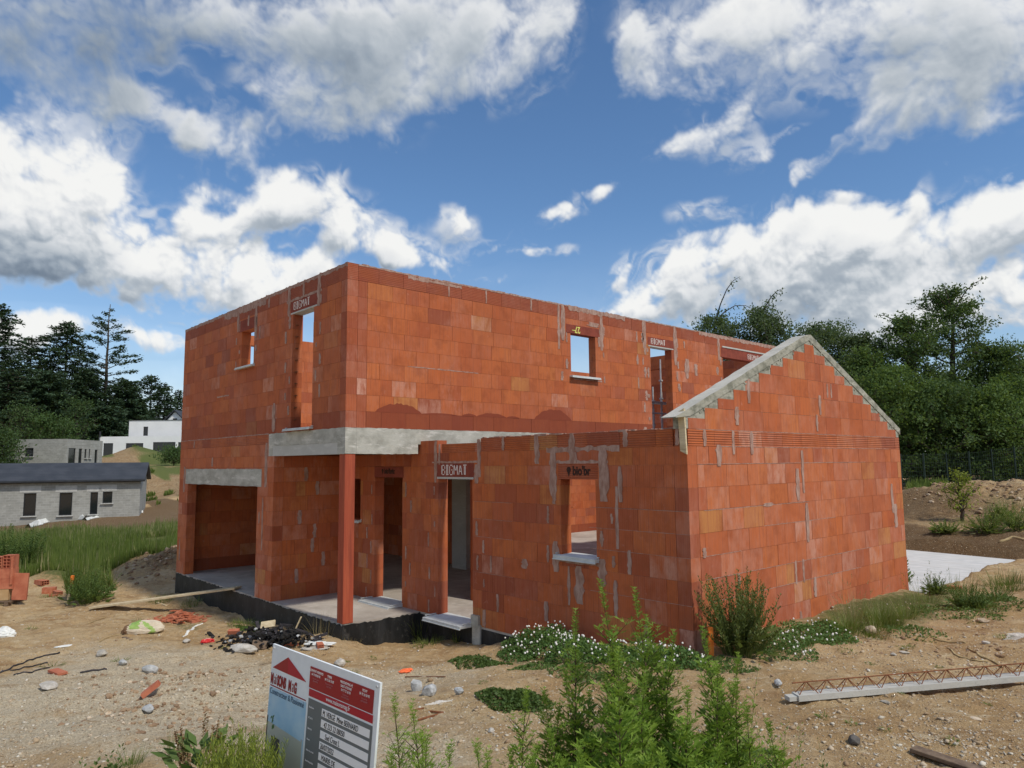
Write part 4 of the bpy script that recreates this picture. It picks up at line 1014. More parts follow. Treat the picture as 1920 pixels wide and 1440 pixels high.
# ---- gable coping
def coping(m):
    pts_o = [(1.26, rake(1.26)), (APY - .12, rake(APY - .12) + .005), (APY + .06, APZ - .015), (8.03, rake(8.03))]
    th = .105
    inn = [(1.26, rake(1.26) - .012), (1.48, rake(1.48) - .075), (APY - .12, rake(APY - .12) - th), (APY + .06, APZ - .015 - th), (7.95, rake(7.95) - th), (8.03, rake(8.03) - .16)]
    def prism(poly, x0, x1, mi):
        n = len(poly); vs = [(x0, a, b) for a, b in poly] + [(x1, a, b) for a, b in poly]
        m.add(vs, [tuple(range(n))[::-1], tuple(range(n, 2 * n))] + [(i, (i + 1) % n, n + (i + 1) % n, n + i) for i in range(n)], mi)
    R = random.Random(3)
    # upper lines subdivided so the edge wanders like trowelled concrete
    def sub(a, b, n): return [(a[0] + (b[0] - a[0]) * i / n, a[1] + (b[1] - a[1]) * i / n + (R.uniform(-.006, .006) if 0 < i < n else 0)) for i in range(n)]
    top = sub(pts_o[0], pts_o[1], 22) + sub(pts_o[1], pts_o[2], 3) + sub(pts_o[2], pts_o[3], 20) + [pts_o[3]]
    # quads between the top line and the line below it
    def low(y):
        return rake(y) - min(th, .012 + max(0, y - 1.26) * .3)
    n = len(top); x0, x1 = WX - .205, WX + .006
    vs = []
    for y, zt in top: zl = low(y); vs += [(x0, y, zt), (x1, y, zt), (x1, y, zl), (x0, y, zl)]
    fs = []; mi = []
    o = len(m.V); m.V += vs
    for i in range(n - 1):
        a = i * 4; b = a + 4
        for f, k in (((a, a + 1, b + 1, b), 0), ((a + 1, a + 2, b + 2, b + 1), 1), ((a + 2, a + 3, b + 3, b + 2), 1), ((a + 3, a, b, b + 3), 1)):
            m.F.append(tuple(o + j for j in f)); m.M.append(k); m.A.append((0, 0, 0, 0))
    for f in ((3, 2, 1, 0), tuple(4 * (n - 1) + j for j in range(4))): m.F.append(tuple(o + j for j in f)); m.M.append(1); m.A.append((0, 0, 0, 0))
    # fill behind the stepped blocks
    poly = [(V1 + .0, 2.91), (V2, 2.91), (V2, rake(V2) - .05), (APY, APZ - .06), (V1, rake(V1) - .05)]
    prism(poly, WX - .19, WX - .0045, 1)
    # rough mortar nibs breaking the step outline
    for i in range(60):
        y = R.uniform(1.7, 7.8); zc = rake(y) - .06 - R.uniform(.02, .10); r_ = R.uniform(.008, .022)
        m.obox((WX - .002, y, zc), (1, 0, 0), (0, math.cos(i), math.sin(i)), (0, -math.sin(i), math.cos(i)), .004 + r_ * .15, r_, r_ * .6, 1)
fix_normals(part('gable_coping', [MT['coping'], MT['coping_rough']], coping))
# door-frame board left standing at the gable corner
bm_ = MB(); bm_.add([(WX - .075, V1 - .035, 2.64), (WX + .012, V1 - .035, 2.60), (WX + .012, V1 - .008, 2.60), (WX - .075, V1 - .008, 2.64), (WX - .095, V1 - .035, 3.11), (WX - .005, V1 - .035, 3.15), (WX - .005, V1 - .008, 3.15), (WX - .095, V1 - .008, 3.11)],
        [(0, 3, 2, 1), (4, 5, 6, 7), (0, 1, 5, 4), (1, 2, 6, 5), (2, 3, 7, 6), (3, 0, 4, 7)])
tag(bm_.build('wooden_board', MT['wood_pale']), 'short pale board fixed upright at the corner under the gable eave', 'board')
# iron ties in the reveals
R_ = random.Random(8)
for k in range(9):
    tie = MB(); zt = 3.35 + k * .22; tie.box((-2.014, .05, zt), (-1.975, .10, zt + .012)); tie.box((-1.98, .05, zt - .03), (-1.972, .058, zt + .001)); tie.build('wall_tie', MT['rust'], HOUSE)
for yy, za, zb in ((6.142, 4.5, 5.2), (8.962, 3.5, 5.2)):
    for k in range(int((zb - za) / .27)):
        tie = MB(); tie.tube([(-.1, yy, za + k * .27), (-.07, yy - .03, za + k * .27 + .03), (-.05, yy - .03, za + k * .27 + .06), (-.03, yy, za + k * .27 + .09)], .005, 5); tie.build('wall_tie', MT['rust'], HOUSE)
# scaffold props on the upper floor
def prop(name, x, y, z0, z1, lab, cross=True):
    r = empty(name, (0, 0, 0)); m = MB(); m.tube([(x, y, z0), (x, y, z0 + (z1 - z0) * .6)], .03, 8); m.tube([(x, y, z0 + (z1 - z0) * .55), (x, y, z1)], .022, 8)
    m.build('pole', MT['galv'], r); 
    for i in range(3):
        k = MB(); zz = z0 + (z1 - z0) * (.3 + .22 * i); k.box((x - .04, y - .04, zz - .02), (x + .04, y + .04, zz + .02)); k.build('coupler', MT['galv'], r); k2 = MB(); k2.box((x - .09, y - .09, z0), (x + .09, y + .09, z0 + .012)); k2.build('base_plate', MT['galv'], r)
    tag(r, lab, 'scaffold pole', 'scaffold poles on the upper floor'); return r
MT['galv'] = simple('galvanised_steel', (.42, .43, .44), (.55, .56, .57), 14, 3, rough=.5, bs=0)
prop('scaffold_pole', -1.5, 10.53, 3.06, 5.34, 'tall scaffold pole standing behind the narrow upper opening')
prop('scaffold_pole', -1.5, 10.16, 3.06, 4.55, 'short scaffold pole left of the tall one behind the narrow opening')
m = MB(); m.tube([(-1.46, 9.7, 3.83), (-1.46, 11.2, 3.83)], .022, 8); tag(m.build('scaffold_rail', MT['galv']), 'thin lower scaffold rail behind the narrow upper opening', 'rail')
m = MB(); m.box((-1.66, 9.6, 4.10), (-1.42, 11.3, 4.15)); tag(m.build('scaffold_board', MT['galv']), 'scaffold deck board resting across the poles behind the narrow opening', 'board')
# terrace beside the wing
m = MB(); m.add([(x, y, -.5) for x, y in ((.0, 7.97), (5.0, 7.97), (5.0, 9.2), (5.75, 10.6), (5.75, 15.75), (.0, 16.6))] + [(x, y, .0) for x, y in ((.0, 7.97), (5.0, 7.97), (5.0, 9.2), (5.75, 10.6), (5.75, 15.75), (.0, 16.6))],
    [(5, 4, 3, 2, 1, 0), (6, 7, 8, 9, 10, 11)] + [(i, (i + 1) % 6, 6 + (i + 1) % 6, 6 + i) for i in range(6)])
tag(m.build('terrace', MT['conc_pale']), kind='structure')
# ================================================================ buildings in the distance
def rects_wall(m, o, dr, nrm, L, H, t, holes, mi=0, z0=0):
    o, dr, nrm = [np.array(v, float) for v in (o, dr, nrm)]
    rs = [(0, z0, L, H)]
    for h in holes: rs = rsub(rs, h)
    for a, b, c, d in rs:
        p = lambda s, z, q: o + dr * s + nrm * q + np.array([0, 0, z])
        vs = [p(a, b, 0), p(c, b, 0), p(c, d, 0), p(a, d, 0), p(a, b, -t), p(c, b, -t), p(c, d, -t), p(a, d, -t)]
        m.add(vs, [(0, 1, 2, 3), (7, 6, 5, 4), (0, 4, 5, 1), (1, 5, 6, 2), (2, 6, 7, 3), (3, 7, 4, 0)], mi)
def opening(parent, o, dr, nrm, r, fr=.07, glass='glass', name='window', sillm=None, depth=.12, frame='frame_dark'):
    o, dr, nrm = [np.array(v, float) for v in (o, dr, nrm)]; a, b, c, d = r
    z = np.array([0, 0, 1.]); m = MB(); ce = o + dr * (a + c) / 2 + z * (b + d) / 2 - nrm * depth
    w2, h2 = (c - a) / 2, (d - b) / 2
    for sx_, sz_, hx, hz in ((-1, 0, fr / 2, h2), (1, 0, fr / 2, h2), (0, -1, w2 - fr, fr / 2), (0, 1, w2 - fr, fr / 2)):
        m.obox(ce + dr * sx_ * (w2 - fr / 2) + z * sz_ * (h2 - fr / 2), dr, nrm, z, hx, .04, hz)
    f = m.build(name, MT[frame], parent)
    g = MB(); g.obox(ce - nrm * .01, dr, nrm, z, w2 - fr, .012, h2 - fr); g.build('pane', MT[glass], f)
    if sillm:
        k = MB(); k.obox(o + dr * (a + c) / 2 + z * (b - .04) + nrm * .03, dr, nrm, z, w2 + .12, .14, .04); k.build('sill', MT[sillm], f)
    return f
def frame_from_pixels(pl, pr, dl, dr_):
    a = at_depth(*pl, dl); b = at_depth(*pr, dr_); d = b - a; d[2] = 0; L = np.linalg.norm(d); return a, d / L, L
# --- long grey block bungalow
A0 = at_depth(0, 1003, 58.); B0 = at_depth(263, 968, 62.)
dB = B0 - A0; dB[2] = 0; dB /= np.linalg.norm(dB); nB = np.array([dB[1], -dB[0], 0.])
if nB @ (CAM - A0) < 0: nB = -nB
def s_at(px, py, o, d, n):       # wall coordinates (s, z) of a photo pixel
    r = ray(px, py); t = ((o - CAM) @ n) / (r @ n); P = CAM + r * t; return (P - o) @ d, P[2]
def ZX(px, py, o=None, d=None, n=None): return s_at(px, py, A0 if o is None else o, dB if d is None else d, nB if n is None else n)
SR, _ = ZX(264, 900); SL, _ = ZX(-60, 900); ztop = ZX(200, 899)[1]; zb = -3.0
hs = []
for (x0, y0, x1, y1) in ((45, 925, 66, 967), (112, 924, 134, 966), (170, 923, 182, 964), (193, 922, 210, 943)):
    a, zt = ZX(x0, y0); c, zz = ZX(x1, y1); hs.append((a - SL, zz, c - SL, zt))
O = A0 + dB * SL; O[2] = 0; LB = SR - SL
b1 = empty('block_bungalow'); m = MB()
rects_wall(m, O, dB, nB, LB, ztop, .2, hs, z0=zb)
DEP = 8.0
endp = O + dB * LB
m2 = MB(); rects_wall(m2, endp - nB * .2, -nB, dB, DEP - .4, ztop, .2, [], z0=zb)
m3 = MB(); rects_wall(m3, O - nB * (DEP - .2), dB, nB, LB, ztop, .2, [], z0=zb); m4 = MB(); rects_wall(m4, O - nB * .2, -nB, -dB, DEP - .4, ztop, .2, [], z0=zb)
rz = at_depth(264, 871, 64.)[2] + .2
# gable triangle on the right end
G0 = endp - nB * 0; G1 = endp - nB * DEP; GM = (G0 + G1) / 2
for q_ in (0,): m2.add([tuple(G0 + [0, 0, ztop]), tuple(G1 + [0, 0, ztop]), tuple(GM + [0, 0, rz - .12]), tuple(G0 - dB * .2 + [0, 0, ztop]), tuple(G1 - dB * .2 + [0, 0, ztop]), tuple(GM - dB * .2 + [0, 0, rz - .12])], [(0, 1, 2), (5, 4, 3), (0, 2, 5, 3), (1, 4, 5, 2), (0, 3, 4, 1)])
for mm in (m, m2, m3, m4): mm.build('wall', MT['block'], b1)
for h in hs[:]: opening(b1, O, dB, nB, h, sillm='block_pale')
for h in hs:
    k = MB(); k.obox(O + dB * (h[0] + h[2]) / 2 + np.array([0, 0, h[3] + .32]) - nB * .04, dB, nB, (0, 0, 1), (h[2] - h[0]) / 2 + .3, .06, .26); k.build('lintel', MT['block_pale'], b1)
r_ = MB(); ov = .35
E0 = O - dB * .3 + nB * ov + [0, 0, ztop + .0]; E1 = endp + dB * .35 + nB * ov + [0, 0, ztop + .0]
R0 = O - dB * .3 - nB * DEP / 2; R1 = endp + dB * .35 - nB * DEP / 2; R0[2] = R1[2] = rz
F0 = O - dB * .3 - nB * (DEP + ov); F1 = endp + dB * .35 - nB * (DEP + ov); F0[2] = F1[2] = ztop
th = np.array([0, 0, .16])
vs = [E0, E1, R1, R0, F0, F1]; vs = vs + [v - th for v in vs]
r_.add(vs, [(0, 1, 2, 3), (3, 2, 5, 4), (9, 8, 7, 6), (10, 11, 8, 9), (0, 6, 7, 1), (4, 5, 11, 10), (1, 7, 8, 2), (2, 8, 11, 5), (0, 3, 9, 6), (3, 4, 10, 9)])
rf = fix_normals(r_.build('roof', MT['roof'], b1))
g_ = MB(); g_.tube([E0 + nB * .06 - [0, 0, .12], E1 + nB * .06 - [0, 0, .12]], .09, 8); g_.build('gutter', MT['frame_dark'], b1)
tag(b1, 'long low grey blockwork house with a dark slate roof and four dark windows', 'house')
# --- second, flat-topped block house
def flat_house(name, lab, pl, pm, pr, dl, dm, dr2, top, bot, holesL, holesR, mat, frame='frame_dark', back=8):
    h = empty(name); A = at_depth(*pl, dl); M_ = at_depth(*pm, dm); Bq = at_depth(*pr, dr2)
    res = []
    for (p, q_, hl) in ((A, M_, holesL), (M_, Bq, holesR)):
        d = q_ - p; d[2] = 0; L = np.linalg.norm(d)
        if L < .5: continue
        d /= L; n = np.array([d[1], -d[0], 0.])
        if n @ (CAM - p) < 0: n = -n
        o = p.copy(); o[2] = 0; hh = []
        for x0, y0, x1, y1 in hl:
            a, zt = s_at(x0, y0, o, d, n); c, zz = s_at(x1, y1, o, d, n); hh.append((a, zz, c, zt))
        mm = MB(); rects_wall(mm, o, d, n, L, top, .25, hh, z0=bot); mm.build('wall', MT[mat], h)
        for r in hh: opening(h, o, d, n, r, frame=frame, sillm='block_pale' if mat == 'block' and (r[3] - r[1]) < 1.6 else None)
        res.append((o, d, n, L))
    # back and roof closure
    o1 = res[0][0]; o2 = res[-1][0] + res[-1][1] * res[-1][3]; av = -(res[0][2] + (res[-1][2] if len(res) > 1 else 0)); av /= np.linalg.norm(av)
    mid = res[0][0] + res[0][1] * res[0][3]
    p3 = o2 + av * back; p4 = o1 + av * back
    poly = [o1, mid, o2, p3, p4] if len(res) > 1 else [o1, mid, p3, p4]
    mm = MB(); k = len(poly); ins = sum(poly) / k
    poly = [p + (ins - p) * .02 for p in poly]
    mm.add([(p[0], p[1], top - .3) for p in poly] + [(p[0], p[1], top - .45) for p in poly], [tuple(range(k)), tuple(range(k, 2 * k))[::-1]] + [(i, i + k, (i + 1) % k + k, (i + 1) % k) for i in range(k)])
    mm.build('roof', MT['frame_dark'], h)
    for a, c in ((o2, p3), (p3, p4), (p4, o1)):
        d = c - a; L = np.linalg.norm(d); d /= L; n = np.array([d[1], -d[0], 0]); mm = MB(); rects_wall(mm, a, d, n, L, top, .2, [], z0=bot); mm.build('wall', MT[mat], h)
    tag(h, lab, 'house'); return h, res
t2 = at_depth(100, 823, 84.)[2]
flat_house('block_house', 'flat-topped grey blockwork house shell rising behind the slate roof', (16, 868, ), (123, 868), (191, 866), 84., 84., 92., t2, -1, [(47, 840, 62, 856)], [(129, 840, 141, 869), (148, 841, 153, 869), (159, 842, 162, 859), (167, 842, 169, 859), (178, 843, 182, 869)], 'block')
t3 = at_depth(260, 818, 124.)[2]; t3b = at_depth(290, 787.5, 126.)[2]
flat_house('white_house', 'white flat-roofed modern house with a set-back upper box and dark openings', (184, 855), (345, 855), (346, 855), 124., 124., 124., t3, 2.5,
           [(194, 831, 211, 855), (236, 831, 268, 848), (287, 829, 328, 855), (334, 829, 343, 855)], [], 'render_white')
hw = D.objects['white_house']
o_ = at_depth(241, 818, 126.5); p_ = at_depth(350, 818, 126.5); d_ = p_ - o_; d_[2] = 0; L_ = np.linalg.norm(d_); d_ /= L_; n_ = np.array([d_[1], -d_[0], 0.]); n_ = n_ if n_ @ (CAM - o_) > 0 else -n_
o_[2] = 0; a, zt = s_at(269, 800, o_, d_, n_); c, zz = s_at(277, 817, o_, d_, n_)
mm = MB(); rects_wall(mm, o_, d_, n_, L_, t3b, .25, [(a, zz, c, zt)], z0=t3 - .6); rects_wall(mm, o_ - n_ * .25, -n_, -d_, 6.5, t3b, .2, [], z0=t3 - .6); rects_wall(mm, o_ + d_ * L_ - n_ * 6.9, -d_, -n_, L_, t3b, .2, [], z0=t3 - .6)
mm.build('wall', MT['render_white'], hw); opening(hw, o_, d_, n_, (a, zz, c, zt))
mm = MB(); mm.obox(o_ + d_ * L_ / 2 - n_ * 3.5 + np.array([0, 0, t3b + .03]), d_, n_, (0, 0, 1), L_ / 2 + .1, 3.6, .04); mm.build('roof', MT['frame_dark'], hw)
mm = MB(); q_ = at_depth(187, 823, 124); mm.tube([(q_[0], q_[1], t3 - .1), (q_[0], q_[1], t3 + .9)], .16, 8); mm.build('chimney', MT['frame_dark'], hw)
# --- far gabled house peeping over it
fh = empty('far_house'); q0 = at_depth(311, 787, 139.); q1 = at_depth(352, 787, 139.); ap = at_depth(328, 771, 139.)
d_ = q1 - q0; d_[2] = 0; L_ = np.linalg.norm(d_); d_ /= L_; n_ = np.array([d_[1], -d_[0], 0.]); n_ = n_ if n_ @ (CAM - q0) > 0 else -n_
z0_ = q0[2] - 6; sA = (ap - q0) @ d_; o_ = q0.copy(); o_[2] = 0
mm = MB(); ze = q0[2] - .3
prof = [(0, z0_), (2 * sA, z0_), (2 * sA, ze), (sA, ap[2]), (0, ze)]
vs = [o_ + d_ * s + np.array([0, 0, z_]) for s, z_ in prof]; vs = vs + [v - n_ * 9 for v in vs]
mm.add(vs, [(0, 1, 2, 3, 4), (9, 8, 7, 6, 5), (0, 5, 6, 1), (1, 6, 7, 2), (4, 9, 5, 0)]); fix_normals(mm.build('wall', MT['render_white'], fh))
mm = MB()
for sgn in (-1, 1):
    e = o_ + d_ * (sA + sgn * (sA + .8)) + n_ * .5 + np.array([0, 0, ze - .35 + .1]); r__ = o_ + d_ * sA + n_ * .5 + np.array([0, 0, ap[2] + .28])
    vs = [e, r__, r__ - n_ * 10, e - n_ * 10]; vs = vs + [v + np.array([0, 0, -.22]) for v in vs]
    k = MB(); k.add(vs, [(0, 1, 2, 3), (7, 6, 5, 4), (0, 4, 5, 1), (1, 5, 6, 2), (2, 6, 7, 3), (3, 7, 4, 0)]); fix_normals(k.build('roof', MT['roof'], fh))
wq = s_at(333, 783, o_, d_, n_)
k = MB(); k.obox(o_ + d_ * sA + np.array([0, 0, ap[2] - 1.9]) + n_ * .02, d_, n_, (0, 0, 1), .4, .03, .55); k.build('window', MT['glass'], fh)
tag(fh, 'pale gabled house with a grey roof peeping over the white house', 'house')
# --- white membrane strips lying at the foot of the bungalow
def strip_on(name, pts, wd, mat, lab, cat, th=.05, lift=.03, seed=0, n=26, group=None, flat=False):
    """a limp strip or sheet following the ground through photo pixels"""
    R = random.Random(seed); W_ = [on_ground(*p) for p in pts]; P = []
    for i in range(n + 1):
        f = i / n * (len(W_) - 1); k = min(int(f), len(W_) - 2); u = f - k; p = W_[k] * (1 - u) + W_[k + 1] * u; P.append(p)
    vs = []; 
    for i, p in enumerate(P):
        d = P[min(i + 1, n)] - P[max(i - 1, 0)]; d[2] = 0; d /= np.linalg.norm(d) + 1e-9; s = np.array([-d[1], d[0], 0]); wv = wd * R.uniform(.6, 1.2) / 2 * (1 if flat else math.sin(math.pi * min(max(i / n, .12), .9)))
        for j, q_ in enumerate((-1, -.3, .3, 1)):
            w_ = p + s * q_ * wv; z_ = zg(w_[0], w_[1]) + lift * (.3 if abs(q_) == 1 else R.uniform(.6, 1.8)); vs.append((w_[0], w_[1], z_))
    vb = [(x, y, z_ - th) for x, y, z_ in vs]; N_ = len(vs); fs = []
    for i in range(n):
        for j in range(3): a = i * 4 + j; fs += [(a, a + 4, a + 5, a + 1), (N_ + a, N_ + a + 1, N_ + a + 5, N_ + a + 4)]
        for a in (i * 4, i * 4 + 3): fs.append((a, N_ + a, N_ + a + 4, a + 4))
    m = MB(); m.add(vs + vb, fs); o = fix_normals(m.build(name, MT[mat])); tag(o, lab, cat, group); return o
strip_on('white_sheet', [(52, 990), (80, 981), (110, 975), (140, 973), (160, 975)], 1.5, 'white_plastic', 'white sheeting lying along the foot of the long grey house', 'sheeting', lift=.25, seed=3)
strip_on('white_sheet', [(160, 976), (190, 969), (225, 964), (268, 961)], .7, 'white_plastic', 'thin white strip on the soil right of the sheeting by the long grey house', 'sheeting', lift=.12, seed=5)
# ================================================================ trees
def leaf_quads(C, L, W, rng, droop=0., up=.5, dirs=None):
    """C (n,3) centres; returns V (4n,3), F (n,4): pointed blades"""
    n = len(C)
    d = rng.normal(size=(n, 3)) if dirs is None else dirs + rng.normal(size=(n, 3)) * .35
    d[:, 2] -= droop; d /= np.linalg.norm(d, axis=1)[:, None]
    nr = rng.normal(size=(n, 3)); nr[:, 2] += up
    s = np.cross(d, nr); s /= np.linalg.norm(s, axis=1)[:, None] + 1e-9
    l = (L * rng.uniform(.6, 1.35, n))[:, None]; w_ = (W * rng.uniform(.6, 1.35, n))[:, None]
    V = np.stack([C - d * l * .5, C + s * w_ * .5 - d * l * .05, C + d * l * .5, C - s * w_ * .5 - d * l * .05], 1).reshape(-1, 3)
    return V, np.arange(4 * n).reshape(n, 4)
def crown_mesh(C, L, W, rng, mat, **k):
    V, F = leaf_quads(C, L, W, rng, **k)
    return fastmesh('crown', V, F, mat, attrs={'rnd': ('FACE', rng.random(len(F)).astype(np.float32))})
def decid(name, base, H, Rc, seed, mat, lab, nl=16000, leaf=.15, lowest=.12, prof=None, nb=34, droop=.0, lean=(0, 0), twig=1.0, group='trees beyond the right-hand fence', sig=.30, spread=1.0, upb=.55, tops=0, cat='tree'):
    rng = np.random.default_rng(seed); R = random.Random(seed); root = empty(name, tuple(base)); tm = MB()
    prof = prof or (lambda t: math.sin(math.pi * min(1, max(0, (t * .86 + .12)))) ** .6)
    pts = []; k = 9
    for i in range(k + 1):
        f = i / k; pts.append(np.array([lean[0] * f * f + R.uniform(-.1, .1) * f * 2, lean[1] * f * f + R.uniform(-.1, .1) * f * 2, H * f * .93]))
    tr = .035 * H ** .9
    tm.tube(pts, [tr * (1 - .93 * i / k) + .012 for i in range(k + 1)], 7)
    tp = lambda t: pts[min(int(t * k), k - 1)] * (1 - (t * k - min(int(t * k), k - 1))) + pts[min(int(t * k), k - 1) + 1] * (t * k - min(int(t * k), k - 1))
    cl = []; ga = R.uniform(0, 6)
    for b in range(nb):
        t = lowest + (1 - lowest) * ((b + R.random()) / nb); ga += 2.4 + R.uniform(-.3, .3)
        p = tp(min(t, .999)); Lb = Rc * prof(t) * R.uniform(.6, 1.15); e = upb * R.uniform(.3, 1.3) * (.5 + .8 * t)
        d = np.array([math.cos(ga) * spread, math.sin(ga), e]); d /= np.linalg.norm(d)
        q = [p]
        for i in range(1, 6):
            f = i / 5; q.append(p + d * Lb * f + np.array([0, 0, -droop * Lb * f * f]) + rng.normal(size=3) * .05 * Lb * f)
        r0 = max(.012, tr * .42 * (1 - t) + .012); tm.tube(q, [r0 * (1 - .85 * i / 5) for i in range(6)], 5)
        for i in range(2, 6):
            for j in range(2 if i < 5 else 3):
                dd = rng.normal(size=3) * .75; dd[2] += .25 - droop * 1.2; Lt = Lb * R.uniform(.16, .38) * twig
                e_ = q[i] + dd * Lt; tm.tube([q[i], (q[i] + e_) / 2 + rng.normal(size=3) * .04, e_], [r0 * .28, r0 * .18, r0 * .08], 4, cap=False)
                cl.append((e_, sig * R.uniform(.6, 1.2))); cl.append(((q[i] + e_) / 2, sig * .8))
    for i in range(tops):                                   # long bare shoots standing out of the crown
        a = R.uniform(0, 6.28); p = tp(.9 if tops > 2 else .97); Lt = H * R.uniform(.14, .24); d = np.array([math.cos(a) * .9, math.sin(a) * .9, R.uniform(.15, 1.1)])
        q = [p + d * Lt * f + np.array([0, 0, .25 * Lt * math.sin(f * 3)]) for f in (0, .25, .5, .75, 1)]; tm.tube(q, [.05, .04, .03, .02, .01], 5)
        for f in np.linspace(.2, 1, 9): cl.append((p + d * Lt * f + np.array([0, 0, .25 * Lt * math.sin(f * 3)]) + rng.normal(size=3) * .05, .11))
    cen = np.array([c for c, _ in cl]); sg = np.array([s for _, s in cl]); wt = sg ** 2; wt /= wt.sum()
    idx = rng.choice(len(cl), nl, p=wt)
    C = cen[idx] + rng.normal(size=(nl, 3)) * sg[idx][:, None] * np.array([1, 1, .62])
    if droop > .25: C[:, 2] -= np.abs(rng.normal(size=nl)) * .22
    C = C[C[:, 2] > .15]
    tm.build('trunk', MT['bark'], root, smooth=True)
    obj('crown', crown_mesh(C, leaf, leaf * .55, rng, MT[mat], droop=.25 + droop), root)
    tag(root, lab, cat, group); return root
def conifer(name, base, H, Rc, seed, lab, style='fir', nl=9000, leaf=.55, group='conifers on the left skyline', bare=.0, gaps=0.0, mat='needle'):
    rng = np.random.default_rng(seed); R = random.Random(seed); root = empty(name, tuple(base)); tm = MB()
    k = 8; pts = [np.array([R.uniform(-.1, .1), R.uniform(-.1, .1), H * i / k]) for i in range(k + 1)]; tr = .017 * H
    tm.tube(pts, [tr * (1 - .94 * i / k) + .03 for i in range(k + 1)], 7)
    C = []; Dr = []; z_ = H * (.10 + bare)
    while z_ < H * .985:
        t = z_ / H
        if style == 'fir': Lm = Rc * (1 - t) ** .72 * 1.02 + .5
        elif style == 'cedar': Lm = Rc * (1 - t ** 2.2) ** .8 + 1.0 * (t > .85)
        else: Lm = Rc * (math.sin(math.pi * min(1, t * .9 + .12)) ** .8) * .9 + .5
        nbr = 5 if style != 'sparse' else 3
        a0 = R.uniform(0, 6.28)
        for b in range(nbr):
            if R.random() < gaps: continue
            a = a0 + b * 6.283 / nbr + R.uniform(-.35, .35); Lb = Lm * R.uniform(.55, 1.15)
            rise = {'fir': -.12, 'cedar': .10, 'sparse': .22}[style] + (.35 * t if style != 'cedar' else .05)
            d = np.array([math.cos(a), math.sin(a), rise]); p = np.array([0, 0, z_])
            q = [p + d * Lb * f + np.array([0, 0, -.16 * Lb * f * f]) for f in (0, .35, .7, 1)]
            tm.tube(q, [.012 * H * (1 - t) * .5 + .03, .05, .035, .015], 4, cap=False)
            m_ = int(Lb * (13 if style != 'sparse' else 9)); f = rng.uniform(.12 if style != 'sparse' else .25, 1, m_) ** .8
            lat = rng.normal(size=m_) * Lb * .16 * (1.15 - f); side = np.array([-math.sin(a), math.cos(a), 0])
            c = p + d * (Lb * f)[:, None] + np.array([0, 0, 1]) * (-.16 * Lb * f * f)[:, None] + side * lat[:, None] + rng.normal(size=(m_, 3)) * np.array([.1, .1, .16])
            C.append(c); Dr.append(np.tile(d, (m_, 1)) + side * np.sign(lat)[:, None] * .7)
        z_ += H * R.uniform(.018, .034) * (1.5 if style == 'sparse' else 1)
    C = np.concatenate(C); Dr = np.concatenate(Dr)
    rep = max(1, int(round(nl / len(C))))
    C = np.repeat(C, rep, 0) + rng.normal(size=(len(C) * rep, 3)) * np.array([.30, .30, .13]) * (rep > 1); Dr = np.repeat(Dr, rep, 0)
    tm.build('trunk', MT['bark'], root, smooth=True)
    obj('crown', crown_mesh(C, leaf, leaf * .42, rng, MT[mat], droop=.15, up=1.6, dirs=Dr), root)
    tag(root, lab, 'tree', group); return root
def tbase(px, d, z=None):
    p = at_depth(px, 880, d); zz = float(hq(p[0], p[1])) if z is None else z
    return np.array([p[0], p[1], zz])
def top_h(px, py, d, base): return at_depth(px, py, d)[2] - base[2]
def CON(px, py, d, Rc, seed, lab, **k):
    b = tbase(px, d); return conifer('conifer_tree', b, top_h(px, py, d, b), Rc, seed, lab, **k)
CON(190, 563, 150, 7.5, 11, 'tall thin conifer with a bare trunk and sparse upper branches, highest on the left skyline', style='sparse', nl=7000, gaps=.22, leaf=.6, bare=.12)
CON(112, 597, 150, 11.5, 12, 'broad cedar with flat layered tiers left of the tall thin conifer', style='cedar', nl=26000, leaf=.62)
CON(45, 623, 148, 9.5, 13, 'dark cedar with a pointed top between the left picture edge and the broad cedar', style='cedar', nl=20000, leaf=.62)
CON(-22, 562, 140, 9.5, 14, 'dark dense conifer cut off by the left picture edge', style='cedar', nl=22000, leaf=.65)
CON(150, 690, 146, 9.0, 15, 'lower dark conifer filling the foot of the tall thin one', style='fir', nl=20000, leaf=.65)
CON(80, 690, 140, 10., 16, 'lower bushy conifer in front of the two cedars', style='cedar', nl=22000, leaf=.65)
CON(5, 690, 136, 9., 17, 'lower conifer beneath the one at the left picture edge', style='cedar', nl=18000, leaf=.65)
CON(225, 712, 150, 7.5, 18, 'short dark conifer right of the tall thin conifer above the white house', style='cedar', nl=18000, leaf=.65)
CON(277, 700, 158, 6.2, 19, 'conifer with a thin bare leader above the white house roof', style='sparse', nl=8000, leaf=.6)
CON(303, 716, 160, 6.0, 20, 'rounded dark conifer above the right half of the white house', style='fir', nl=9000)
CON(330, 728, 165, 4.5, 21, 'small dark fir touching the brick wall on the skyline', style='fir', nl=6000)
CON(252, 745, 152, 6.5, 22, 'low dark conifer directly above the left end of the white upper box', style='fir', nl=16000, leaf=.6)
CON(195, 760, 140, 7., 23, 'low wide conifer behind the left end of the white house', style='cedar', nl=18000, leaf=.65)
def DEC(px, py, d, Rc, seed, lab, name='leafy_tree', mat='leaf_tree', **k):
    b = tbase(px, d); return decid(name, b, top_h(px, py, d, b), Rc, seed, mat, lab, **k)
GL_ = 'light trees before the conifers'
DEC(140, 752, 128, 3.4, 31, 'thin pale young trees standing before the dark conifers', mat='leaf_tree_light', nl=1800, leaf=.40, nb=18, group=GL_, sig=.5, upb=1.6)
DEC(35, 765, 120, 4.2, 32, 'light green tree at the far left before the conifers', mat='leaf_tree_light', nl=2200, leaf=.36, group=GL_, sig=.55, upb=1.2)
